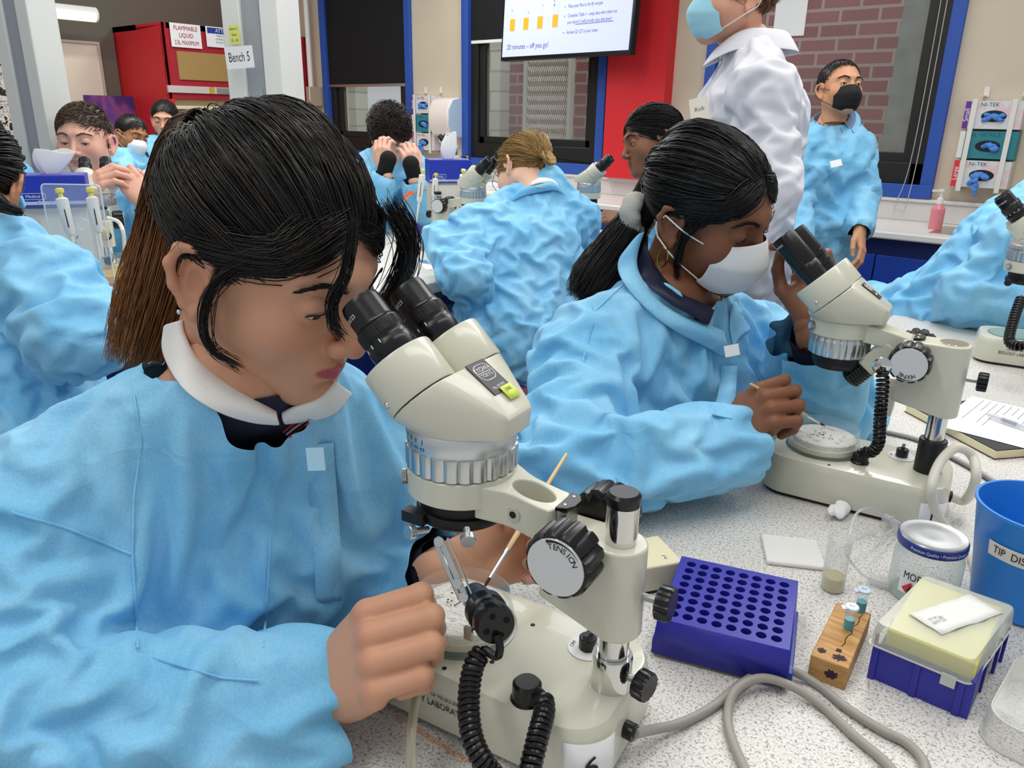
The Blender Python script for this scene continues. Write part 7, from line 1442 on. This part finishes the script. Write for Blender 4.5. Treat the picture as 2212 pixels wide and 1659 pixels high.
# girl with the white mask
seam(g1, [(283, 815), (306, 954), (289, 1070), (286, 1197), (298, 1400)]); seam(g1, [(26, 1107), (156, 1145), (283, 1197)]); seam(g1, [(584, 1160), (577, 1290), (569, 1400)]); seam(g1, [(690, 960), (700, 1080), (708, 1200), (712, 1300)], name='placket', w=.013); seam(g1, [(330, 1420), (480, 1465), (560, 1470)])
H2 = frame(camdir(.676, -.53, .512), camdir(.141, .775, .616)); O2 = at(1532, 449, 1.196)
g2 = person('person in a blue gown and white mask with long black ponytail at the second microscope', O2, H2,
    dict(SR=at(1275, 760, 1.18), SL=at(1622, 738, 1.39), N=at(1450, 640, 1.24), B=at(1400, 1150, 1.42) + np.array([-.03, .03, 0]),
         ER=at(1228, 998, 1.0), WR=at(1582, 940, 1.05), EL=at(1795, 875, 1.29), WL=at(1752, 705, 1.17)),
    tone='82543c', lips='7a4238', hh=.003, gh=.0115, seat=WN * -.2 + BT, eyes_down=.5, eyeopen=.0026, blush=.2,
    hands=[dict(side=1, o=at(1562, 950, 1.055), dir=camdir(.62, .62, .45), back=camdir(-.55, .35, .70), curl=[(.85, 1.3, .7), (.95, 1.4, .8), (1.0, 1.45, .8), (1.0, 1.4, .8)], h=.0022, s=.95, nails='b9867a',
             thumb=[(-.020, .022, -.012), (-.044, .050, -.024), (-.036, .082, -.040), (-.016, .098, -.050)]),
           dict(side=-1, o=at(1757, 690, 1.17), dir=camdir(.10, .97, -.15), back=camdir(.72, .15, -.65), curl=[(.7, .9, .4), (.85, 1.0, .5), (.95, 1.0, .5), (1.0, 1.0, .5)], h=.0024, s=.95, nails='b9867a', spread=(.2, .06, -.06, -.2))],
    drape_it=150, gscale=1.26, press=.008, neckcut=.018, sleeve=(.078, .080, .082, .062), torso=(.128, .14), floorfn=benchfloor, seed=9, cutr=.062, neck=.20)
N2_ = g2['N']; nd2 = nrm(O2 + H2 @ np.array([0, -.03, -.10]) - N2_); HC2 = frame(camdir(.78, -.10, .58), nd2)
navyk = mat('navy_knit', '171c38'); flap(g2, 'polo_collar', navyk, [(1400, 508), (1402, 547), (1431, 595), (1468, 631), (1506, 650), (1545, 668)], [(1388, 505), (1390, 552), (1418, 602), (1460, 643), (1498, 662), (1540, 682)], [(1370, 512), (1372, 575), (1400, 616), (1450, 658), (1486, 678), (1530, 705)], lifts=(.003, .014, .018, .013))
flap(g2, 'gown_collar', gownmat(), [(1392, 500), (1378, 545), (1380, 588), (1420, 644), (1482, 682), (1530, 700), (1566, 716)], [(1380, 504), (1360, 552), (1366, 596), (1410, 654), (1470, 694), (1525, 718), (1572, 740)], [(1366, 520), (1334, 566), (1348, 614), (1404, 676), (1462, 718), (1520, 748), (1570, 776)], lifts=(.002, .016, .016, .007))
flap(g2, 'gown_collar', gownmat(), [(1590, 650), (1606, 680), (1622, 712)], [(1584, 654), (1590, 690), (1600, 725)], [(1578, 670), (1576, 710), (1584, 752)])
0 and collar('shirt_front', navyk, N2_ + g2['inv'], HC2, .070, .080, ((-.008, .0), (.008, -.012), (.050, -.05)), .05, g2['root'], drop=.05, tilt=-.01)
facemask(mat('white_mask', 'e9e9ea', .8, bump=(900, .15, .0004)), white, O2 + g2['inv'], H2, 1.0, g2['root'])
mb = MB(); mb.box(at(1581, 757, 1.08) + g2['inv'], (.020, .001, .016), np.stack([camdir(.95, .2, .2), camdir(-.2, -.1, .97), camdir(-.2, 1, .1)], 1)); mb.obj('gown_tab', paper, g2['root'])
seam(g2, [(1261, 630), (1287, 670), (1270, 740), (1251, 807)]); seam(g2, [(1287, 670), (1348, 612)]); seam(g2, [(1575, 790), (1572, 850), (1560, 900)], name='placket', w=.013)
rng = np.random.RandomState(21); tie2 = (.0, -.110, .012)
pth = pulled_hair(3200, tie2, rng, off=(.007, .014), pts=10, low=.0, lump=.005, part=((0, .066, .100), (0, -.01, .122)), seam=.012)
hairobj(g2, pth, .00072, '0b0a0b', 'hair', capargs=(.004, .006, .0), var=.4)
for sx in (1, -1): hairobj(g2, edge_sweep(420, rng, sx, a=(.003, .086, .080)), .00072, '0b0a0b', 'hairline_strands', var=.4)
fw_ = [catmull(np.array([(.060, .060, .040), (.074, .036, .010), (.080, .018, -.02), (.080, .020, -.06), (.078, .026, -.09)]) + rng.normal(0, .0035, (5, 3)), 4) for _ in range(60)]
hairobj(g2, np.array(fw_), .0005, '0b0a0b', 'loose_strands')
T2 = O2 + H2 @ np.array(tie2)
pt = tail([T2, at(1375, 470, 1.27), at(1330, 540, 1.27), at(1285, 600, 1.25), at(1255, 650, 1.24)], 1400, [.020, .026, .036, .036, .026], rng, wave=.008, pts=14); hairobj(g2, pt, .0008, '0b0a0b', 'ponytail', local=False, var=.4)
F = Fld((-.06, -.06, -.06), (.06, .06, .06), .004)
for i in range(16):
    a = i / 16 * 6.283; F.ell((.026 * math.cos(a), .026 * math.sin(a), .004 * (-1) ** i), (.016, .012, .017), frame((math.cos(a), math.sin(a), .2), (0, 0, 1)), k=.004)
P, Q = F.mesh(); sf = nrm(at(1375, 470, 1.27) - T2); Hs = frame((0.1, .2, 1), sf); P = (at(1378, 462, 1.265) + g2['inv']) + P @ Hs.T; mkmesh('scrunchie', P, Q, mat('grey_fleece', 'b9b9b2', .95, bump=(500, .6, .003)), g2['root'])
mb = MB(); mb.tube([O2 + H2 @ (np.array([.086, -.004 + .009 * math.sin(t), -.066 + .016 * math.cos(t)])) + g2['inv'] for t in np.linspace(0, 6.2, 18)], .0018, 7, closed=True); mb.obj('hoop_earring', mat('gold', 'c09a50', .25, 1), g2['root'])
# ------------------------------------------------------------------ everyone else in the room
Zu = np.array([0, 0, 1.])
def down(p, z, dx=0, dy=0): return np.array([p[0] + dx, p[1] + dy, z])
def stool(p, lab, zz=.60):
    o = empty('lab_stool', (p[0], p[1], 0), .4, lab, 'stool'); mb = MB(); mb.lathe([(.15, zz - .05), (.175, zz - .045), (.180, zz - .02), (.165, zz), (.10, zz + .002), (0, zz)], n=40); mb.obj('seat', mat('purple_vinyl', '7d2c5e', .5), o)
    mb = MB(); mb.lathe([(.022, .08), (.022, zz - .05)], n=20); mb.obj('column', mat('stool_grey', '6a6a6c', .4, .6), o)
    for k in range(5): a = k * 1.2566; mb = MB(); mb.tube([(0, 0, .10), (.26 * math.cos(a), .26 * math.sin(a), .06)], [.02, .012], 10); mb.obj('leg', mat('stool_base', '1c1c1e', .5), o); mb = MB(); mb.ball((.26 * math.cos(a), .26 * math.sin(a), .026), (.02, .02, .026), 12, 8); mb.obj('castor', rubber, o)
    mb = MB(); mb.tube([(.17 * math.cos(t), .17 * math.sin(t), .26) for t in np.linspace(0, 6.283, 28, False)], .008, 8, closed=True); mb.obj('foot_ring', mat('stool_grey', '6a6a6c'), o); return o
def band(p, prof, m, name, gap=.2, a=.066, b=.074, drop=.03, solid=.0015):
    nd = nrm(p['O'] + p['H'] @ np.array([0, -.03, -.10]) - p['N']); f = p['fw'] if p['fw'] @ p['H'][:, 1] > -.2 else -p['fw']; return collar(name, m, p['N'] + nd * .004 + p['inv'], frame(f, nd), a, b, prof, gap, p['root'], drop=drop, solid=solid)
FOLD = ((0, -.01), (.001, .026), (.006, .030), (.018, .018), (.030, -.008)); GB = ((.0, -.012), (.0, .014), (.005, .017), (.022, -.010))
# smiling student
N = at(192, 396, 2.74)
p = person('smiling person with short brown hair in a blue gown behind the microscope marked 119', at(183, 300, 2.72), frame(camdir(.10, -.36, .92), camdir(.03, .93, .35)),
    dict(SR=at(72, 432, 2.72), SL=at(312, 430, 2.72), N=N, B=down(N, .70, -.05, .08), ER=at(50, 560, 2.45), WR=at(170, 432, 2.36), EL=at(375, 540, 2.50), WL=at(322, 440, 2.40)),
    tone='e2ad98', lips='c47a70', s=1.04, hh=.0032, gh=.018, seat=-WU * .2 - WN * .0 - BT, eyes_down=.5, eyeopen=.0022, blush=1.3, wide=1.08, browcol='6a4a38', drape_it=70, gscale=1.16, torso=(.15, .16), seed=31, neckcut=.02,
    hands=[dict(side=1, o=at(178, 428, 2.36), dir=camdir(.72, .68, .1), back=camdir(-.3, .4, .85), curl=[(.4, .8, .4)] * 4, h=.003), dict(side=-1, o=at(318, 436, 2.40), dir=camdir(-.62, .78, .05), back=camdir(.3, .35, .88), curl=[(.4, .8, .4)] * 4, h=.003)])
rng = np.random.RandomState(5); hairobj(p, bowl_hair(2000, rng, .020, 5, off=.008, flow=(.6, .7, .2), low=-.004), .0012, '4d3a2c', 'hair', capargs=(.004, .005, -.004), var=.25); band(p, GB, gownmat(), 'gown_collar')
mb = MB(); w_ = at(322, 440, 2.40) + p['inv']; ax = nrm(at(318, 436, 2.40) - at(375, 540, 2.50)); mb.lathe([(.034, -.012), (.036, -.010), (.036, .010), (.034, .012)], w_, ax, n=24, cap=False); mb.obj('wrist_watch', black, p['root'])
# masked boy and the woman behind him
N = at(280, 330, 4.70)
p = person('person with cropped black hair, white mask and blue gown, side on before the galaxy print', at(284, 292, 4.66), frame(camdir(.86, -.34, .38), camdir(.3, .9, .2)),
    dict(SR=at(258, 350, 4.55), SL=at(312, 344, 4.85), N=N, B=down(N, .70), ER=at(292, 398, 4.45), WR=at(345, 378, 4.55), EL=at(335, 400, 4.8), WL=at(352, 380, 4.75)), tone='a8744f', lips='8a5040', s=1.03, hh=.005, gh=.024, seat=BT, drape_it=40, gscale=1.12, seed=41, hands=[dict(side=1, o=at(345, 378, 4.55), dir=camdir(.9, .1, 0), back=camdir(0, .9, .3), h=.005)])
hairobj(p, bowl_hair(1200, np.random.RandomState(3), .012, 4, off=.005), .0016, '16110f', 'hair', capargs=(.004, .005, 0.0)); band(p, FOLD, navyk, 'dark_collar', b=.08); facemask(mat('white_mask'[:], 'e9e9ea'), white, p['O'] + p['inv'], p['H'], p['s'], p['root'])
N = at(360, 302, 5.1)
p = person('person with tied dark hair looking down, standing before the red fume cupboard', at(356, 257, 5.05), frame(camdir(.22, -.45, .85), camdir(.10, .88, .45)),
    dict(SR=at(326, 322, 5.05), SL=at(402, 322, 5.1), N=N, B=down(N, .92), ER=at(318, 400, 5.0), WR=at(352, 402, 4.8), EL=at(418, 400, 5.0), WL=at(380, 402, 4.8)), tone='d8a184', lips='b5605a', hh=.0048, gh=.024, drape_it=40, gscale=1.12, eyes_down=.6, seed=43, torso=(.125, .13))
hairobj(p, pulled_hair(1500, (0, -.11, .03), np.random.RandomState(3), off=(.006, .012), pts=8), .0016, '1c1512', 'hair', capargs=(.004, .005, 0.0)); band(p, FOLD, rubber, 'dark_collar', b=.08); 
# student with black fingerless gloves
N = at(826, 330, 3.56)
p = person('person with curly dark hair, hands in black fingerless gloves raised to the forehead', at(843, 288, 3.47), frame(camdir(.12, -.72, .66), camdir(.05, .70, .72)),
    dict(SR=at(788, 372, 3.52), SL=at(888, 368, 3.58), N=N, B=down(N, .80), ER=at(808, 448, 3.35), WR=at(832, 372, 3.28), EL=at(912, 452, 3.40), WL=at(893, 384, 3.30)),
    tone='e0b29c', lips='b5706a', s=1.03, hh=.004, gh=.02, seat=None, eyes_down=.5, drape_it=55, gscale=1.14, seed=51, neckcut=.02,
    hands=[dict(side=1, o=at(832, 366, 3.28), dir=camdir(-.15, .95, .1), back=camdir(-.4, .2, .85), curl=[(.5, .8, .5)] * 4, h=.0036), dict(side=-1, o=at(893, 376, 3.30), dir=camdir(-.15, .95, .1), back=camdir(.4, .2, .85), curl=[(.5, .8, .5)] * 4, h=.0036)])
hairobj(p, bowl_hair(2000, np.random.RandomState(8), .045, 7, off=.016, curl=.007, wave=.25, low=.004), .0013, '2c221b', 'hair', capargs=(.005, .005, .004), var=.3); band(p, FOLD, mat('white_shirt'[:], 'ecebe8'), 'shirt_collar'); band(p, GB, gownmat(), 'gown_collar', a=.09, b=.10)
for w_, e_ in ((at(832, 366, 3.28), at(808, 448, 3.35)), (at(893, 376, 3.30), at(912, 452, 3.40))):
    u = nrm(w_ - e_); F = Fld(w_ - .13, w_ + .13, .006); F.cone(w_ - u * .075, w_ + u * .01, .036, .031, k=.01); F.cone(w_ + u * .01, w_ + u * .045 , .031, .036, k=.01); P, Q = F.mesh(); mkmesh('fingerless_glove', P + p['inv'], Q, mat('black_knit', '0c0c0e', .9, bump=(300, .6, .003)), p['root'])
# blond student from behind
N = at(1178, 398, 2.60)
p = person('person with tied blond hair and round glasses, back turned, on a purple stool', at(1130, 368, 2.62), frame(camdir(-.62, -.42, -.66), camdir(-.16, .88, -.44)),
    dict(SL=at(1022, 492, 2.50), SR=at(1240, 466, 2.62), N=N, B=down(at(1125, 700, 2.5), .74), EL=at(1005, 590, 2.34), WL=at(948, 500, 2.50), ER=at(1238, 610, 2.80), WR=at(1200, 540, 2.95)),
    tone='e3b79f', lips='b5706a', s=1.0, hh=.0036, gh=.0135, seat=nrm(-WU + WN * .5), eyes_down=.3, drape_it=110, gscale=1.22, seed=61, torso=(.135, .15), sleeve=(.080, .082, .078, .062), neckcut=.055, neckrad=.085, neckin=.045, browcol='8a6a48')
rng = np.random.RandomState(14); hairobj(p, pulled_hair(2600, (.0, -.105, -.035), rng, off=(.009, .016), pts=9, lump=.006, low=.006, nape=-.105), .0009, 'a88650', 'hair', capargs=(.004, .005, .004), var=.28)
T3 = p['O'] + p['H'] @ np.array([0, -.108, -.038]); bn = []
for i in range(600):
    a = rng.uniform(0, 6.28); q = rng.uniform(.3, 1); c = np.array([(q * .030 * math.cos(a + t), -.112 - .016 * q * abs(math.sin(2 * t + a)), -.042 + q * .026 * math.sin(a + t)) for t in np.linspace(0, 2.2, 8)]); bn.append(c)
hairobj(p, np.array(bn), .0011, 'b08f58', 'hair_bun', var=.3); fl = []
for i in range(60): d = dirs(SCC + sph(1, rng)[0] * SCR); p0 = SCC + d * (SCR + .013); t = nrm(np.cross(d, rng.normal(size=3))); fl.append(catmull([p0, p0 + t * .012 + d * .006, p0 + t * .03 + d * .010], 4))
hairobj(p, np.array(fl), .0003, 'c8a870', 'flyaway_hairs')
gl = MB()
for sx in (-1, 1): gl.tube([p['O'] + p['H'] @ np.array([sx * .034 + .023 * math.cos(t), .105 - .004 * abs(math.cos(t)), -.006 + .021 * math.sin(t)]) + p['inv'] for t in np.linspace(0, 6.283, 24, False)], .0012, 6, closed=True); gl.tube([p['O'] + p['H'] @ np.array(q) + p['inv'] for q in ((sx * .057, .10, .002), (sx * .078, .05, .004), (sx * .082, -.005, .002))], .0011, 6)
gl.tube([p['O'] + p['H'] @ np.array(q) + p['inv'] for q in ((-.011, .104, .0), (.011, .104, .0))], .001, 5); gl.obj('glasses', mat('glasses_brown', '5a3c34', .3), p['root'])
flap(p, 'shirt_collar', MATS['white_shirt'], [(1150, 392), (1166, 384), (1190, 386), (1204, 396)], [(1147, 396), (1166, 388), (1192, 390), (1207, 400)], [(1145, 402), (1166, 396), (1192, 396), (1208, 405)]); flap(p, 'gown_collar', gownmat(), [(1106, 424), (1126, 408), (1152, 399), (1196, 394), (1212, 408)], [(1102, 427), (1124, 411), (1152, 403), (1198, 398), (1216, 412)], [(1106, 436), (1130, 424), (1156, 418), (1200, 411), (1220, 426)])
stool(down(at(1125, 700, 2.5), 0), 'purple-seated lab stool under the blond student')
bg = Fld((-.2, -.16, -.02), (.2, .16, .36), .012)
for c_, r_ in (((0, 0, .13), (.15, .10, .13)), ((.06, .03, .20), (.09, .08, .10)), ((-.08, -.02, .10), (.10, .09, .10))): bg.ell(c_, r_, k=.05)
P, Q = bg.mesh(); P[:, 2] = np.maximum(P[:, 2], 0); q = mkmesh('black_bag', P, Q, mat('bag_black', '111114', .8, bump=(60, .5, .01)), sub=1); q.location = onz(940, 800, 0) + np.array([.1, .25, 0]); tag(q, 'black bag on the floor under the speckled bench behind the girl', 'bag')
# woman in profile behind the masked girl
N = at(1428, 402, 2.72)
p = person('person in profile with black tied hair and ear stud, before the red column', at(1407, 303, 2.66), frame(camdir(-.95, -.22, .16), camdir(-.20, .97, .1)),
    dict(SL=at(1452, 470, 2.58), SR=at(1455, 450, 2.86), N=N, B=down(N, .72, .06, .05), EL=at(1420, 545, 2.66), WL=at(1352, 472, 2.88), ER=at(1430, 545, 2.95), WR=at(1380, 500, 3.05)),
    tone='8a5c42', lips='7a4038', hh=.0036, gh=.02, seat=-BT, drape_it=50, gscale=1.14, seed=71, torso=(.115, .125), hands=[dict(side=-1, o=at(1352, 472, 2.88), dir=camdir(-.9, .1, -.2), back=camdir(.1, .6, .7), curl=[(.5, .8, .4)] * 4, h=.0036)])
hairobj(p, pulled_hair(2000, (.0, -.115, .0), np.random.RandomState(4), off=(.008, .015), pts=8, lump=.004), .0011, '0c0a0a', 'hair', capargs=(.004, .005, 0.0)); band(p, GB, gownmat(), 'gown_collar')
mb = MB(); mb.ball(p['O'] + p['H'] @ np.array([-.083, -.004, -.046]) + p['inv'], .0035, 8, 6); mb.obj('ear_stud', chrome, p['root'])
# tall man in the lab coat
mat('coat', 'd2d2da', .75, spec=.2, bump=(14, .35, .01))
N = at(1622, 92, 2.12)
p = person('tall person in a white lab coat and pale blue surgical mask, facing left', at(1590, -14, 2.08), frame(nrm(camdir(-.97, -.05, .12) * np.array([1, 1, .2])), Zu + np.array([.06, 0, 0])),
    dict(SL=at(1650, 190, 1.96), SR=at(1612, 160, 2.36), N=N, B=down(N, .98, .02, .02), EL=at(1668, 400, 1.93), WL=at(1588, 545, 1.98), ER=at(1570, 380, 2.45), WR=at(1500, 420, 2.52)),
    tone='dca58c', lips='b5706a', s=1.08, hh=.003, gh=.0155, gown='coat', drape_it=90, gscale=1.16, press=.006, seed=81, torso=(.150, .155), sleeve=(.082, .072, .070, .058), neckcut=.015, stubble=.35, browcol='8a6446', eyes_down=.1, hem=.45, trousers='2a2f45')
hairobj(p, bowl_hair(2000, np.random.RandomState(6), .040, 7, off=.012, curl=.004, wave=.2, low=-.004, nape=-.078), .0012, '8a6446', 'hair', capargs=(.005, .005, -.004), var=.3)
m_ = facemask(mat('blue_mask', '9ed2e2', .8), white, p['O'] + p['inv'], p['H'], p['s'], p['root']); band(p, ((-.004, -.012), (.0, .026), (.010, .024), (.036, -.012), (.046, -.030)), MATS['coat'], 'coat_collar', a=.078, b=.088, gap=.35, drop=.05)
bd_ = at(1511, 236, 2.02) + p['inv']; mb = MB(); mb.box(bd_, (.050, .002, .062), R3(camdir(.9, .1, .5), camdir(-.4, 0, .9))); b_ = mb.obj('name_badge', mat('badge_cream', 'ddd8c8', .5), p['root']); text('lettering', 'Rob', .016, inkgrey, bd_ + camdir(-.4, .0, .9) * .0016, camdir(.9, .1, .5), camdir(-.08, .98, .1), b_)
# man in the black mask
N = at(1797, 262, 3.36)
p = person('standing person with receding dark hair, black mask and blue gown by the large window', at(1813, 190, 3.28), frame(camdir(.16, -.12, .97), camdir(.03, .98, .15)),
    dict(SR=at(1742, 318, 3.32), SL=at(1845, 314, 3.36), N=N, B=down(N, .96), ER=at(1722, 425, 3.32), WR=at(1728, 520, 3.22), EL=at(1866, 412, 3.36), WL=at(1858, 498, 3.24)),
    tone='cc9672', lips='a86a5a', s=1.03, hh=.0038, gh=.018, eyes_down=.1, eyeopen=.0030, drape_it=70, gscale=1.14, press=.006, seed=91, torso=(.135, .14), blush=.6, browcol='14100e', sleeve=(.070, .066, .064, .052), neckcut=.02,
    hands=[dict(side=-1, o=at(1858, 500, 3.24), dir=camdir(.03, -.98, .2), back=camdir(.75, -.1, .6), curl=[(.35, .5, .3)] * 4, h=.0036), dict(side=1, o=at(1730, 525, 3.22), dir=camdir(0, -.98, .2), back=camdir(-.75, 0, .6), h=.005)])
hairobj(p, bowl_hair(1800, np.random.RandomState(9), .010, 4, off=.003, low=-.030), .0010, '1a1513', 'hair', capargs=(.004, .002, -.030)); facemask(mat('black_mask', '121213', .8), rubber, p['O'] + p['inv'], p['H'], p['s'], p['root'])
band(p, FOLD, mat('grey_blue_shirt', '7f92b4', .7), 'shirt_collar', gap=.15); band(p, GB, gownmat(), 'gown_collar', a=.088, b=.10, gap=.25, drop=.05)
mb = MB(); mb.box(at(1806, 353, 3.14) + p['inv'], (.045, .002, .028), R3(camdir(.97, .2, .1), camdir(-.1, .1, .98))); mb.obj('name_sticker', paper, p['root'])
# leaning student at the right edge
N = at(2290, 440, 2.0)
p = person('person in a blue gown leaning over the bench at the right edge', at(2360, 372, 1.95), frame(camdir(.70, -.60, .2), camdir(.55, .75, .1)),
    dict(SR=at(2215, 500, 1.94), SL=at(2270, 425, 2.22), N=N, B=at(2040, 700, 2.22), ER=at(2105, 628, 1.98), WR=at(2230, 655, 1.90), EL=at(2320, 580, 2.1), WL=at(2350, 620, 1.95)),
    tone='c08a68', hh=.005, gh=.0145, seat=nrm(-WU + WN * .2), drape_it=100, gscale=1.22, seed=97, ndmix=.8, torso=(.135, .15), sleeve=(.080, .084, .078, .062))
hairobj(p, pulled_hair(800, (.0, -.115, .0), np.random.RandomState(4), pts=8), .0016, '14100f', 'hair', capargs=(.005, .005, 0.0)); stool(down(at(2040, 700, 2.22), 0), 'purple-seated lab stool behind the second microscope')
# two people cut by the left edge
N = at(-40, 478, 1.46)
p = person('person in a blue gown with back turned at the left edge, dark hair strand showing', at(-62, 392, 1.44), frame(camdir(-.30, -.35, -.88), camdir(-.1, .9, -.4)),
    dict(SR=at(92, 600, 1.36), SL=at(-200, 570, 1.58), N=N, B=down(at(0, 900, 1.40), .72), ER=at(170, 705, 1.30), WR=at(120, 610, 1.60), EL=at(-260, 720, 1.6), WL=at(-100, 600, 1.8)),
    tone='c08a68', hh=.005, gh=.013, seat=nrm(-WU + WN * .5), drape_it=110, gscale=1.22, seed=99, torso=(.14, .155), sleeve=(.082, .086, .078, .06), neckcut=.01)
rng = np.random.RandomState(4); hairobj(p, pulled_hair(1200, (.0, -.115, -.02), rng, pts=8), .0014, '14100f', 'hair', capargs=(.005, .005, 0.0)); band(p, GB, gownmat(), 'gown_collar', a=.085, b=.09, gap=.4)
T4 = at(-20, 430, 1.36); hairobj(p, tail([T4, at(0, 440, 1.34), at(25, 452, 1.33), at(52, 460, 1.33)], 200, [.018, .014, .008, .002], rng, wave=.004), .0010, '14100f', 'ponytail', local=False)
stool(down(at(0, 900, 1.40), 0), 'purple-seated lab stool under the person at the left edge')
N = at(-70, 352, 2.45)
p = person('person in a blue gown mostly cut off by the left edge, behind the acrylic stand', at(-80, 270, 2.42), frame(camdir(.5, -.4, .75), camdir(.1, .9, .3)),
    dict(SR=at(-190, 420, 2.35), SL=at(12, 398, 2.55), N=N, B=down(N, .70), ER=at(-180, 520, 2.2), WR=at(-60, 500, 2.2), EL=at(60, 490, 2.40), WL=at(-20, 505, 2.2)),
    tone='c08a68', hh=.005, gh=.02, seat=-BT, drape_it=50, gscale=1.16, seed=101, torso=(.14, .15), sleeve=(.085, .08, .078, .06)); hairobj(p, pulled_hair(500, (.0, -.115, -.02), np.random.RandomState(4), pts=8), .0016, '14100f', 'hair', capargs=(.005, .005, 0.0))
for q_, lb_ in ((g1, 'purple-seated lab stool under the girl at the nearest microscope'), (g2, 'purple-seated lab stool under the masked girl')): stool(q_['J']['B'], lb_, min(.60, q_['J']['B'][2] - .1))
# ------------------------------------------------------------------ turn the whole place so that the room's walls run along the axes
RZ = Matrix.Rotation(-WA, 4, 'Z')
bpy.context.view_layer.update()
done = set()
def turn(o):
    o.location = RZ @ o.location
    mi = o.matrix_parent_inverse.copy(); t = RZ @ mi.translation; mi.translation = t; o.matrix_parent_inverse = mi
    if o.data is not None and o.type == 'MESH' and o.data.name not in done: done.add(o.data.name); o.data.transform(RZ)
    for c in o.children: turn(c)
for o in [q for q in SC.objects if q.parent is None]:
    if o.type in ('EMPTY', 'MESH') and o.rotation_euler.to_matrix() == Matrix.Identity(3) and (o.type == 'EMPTY' or (o.data.users == 1)): turn(o)
    else: o.matrix_world = RZ @ o.matrix_world
bpy.context.view_layer.update()
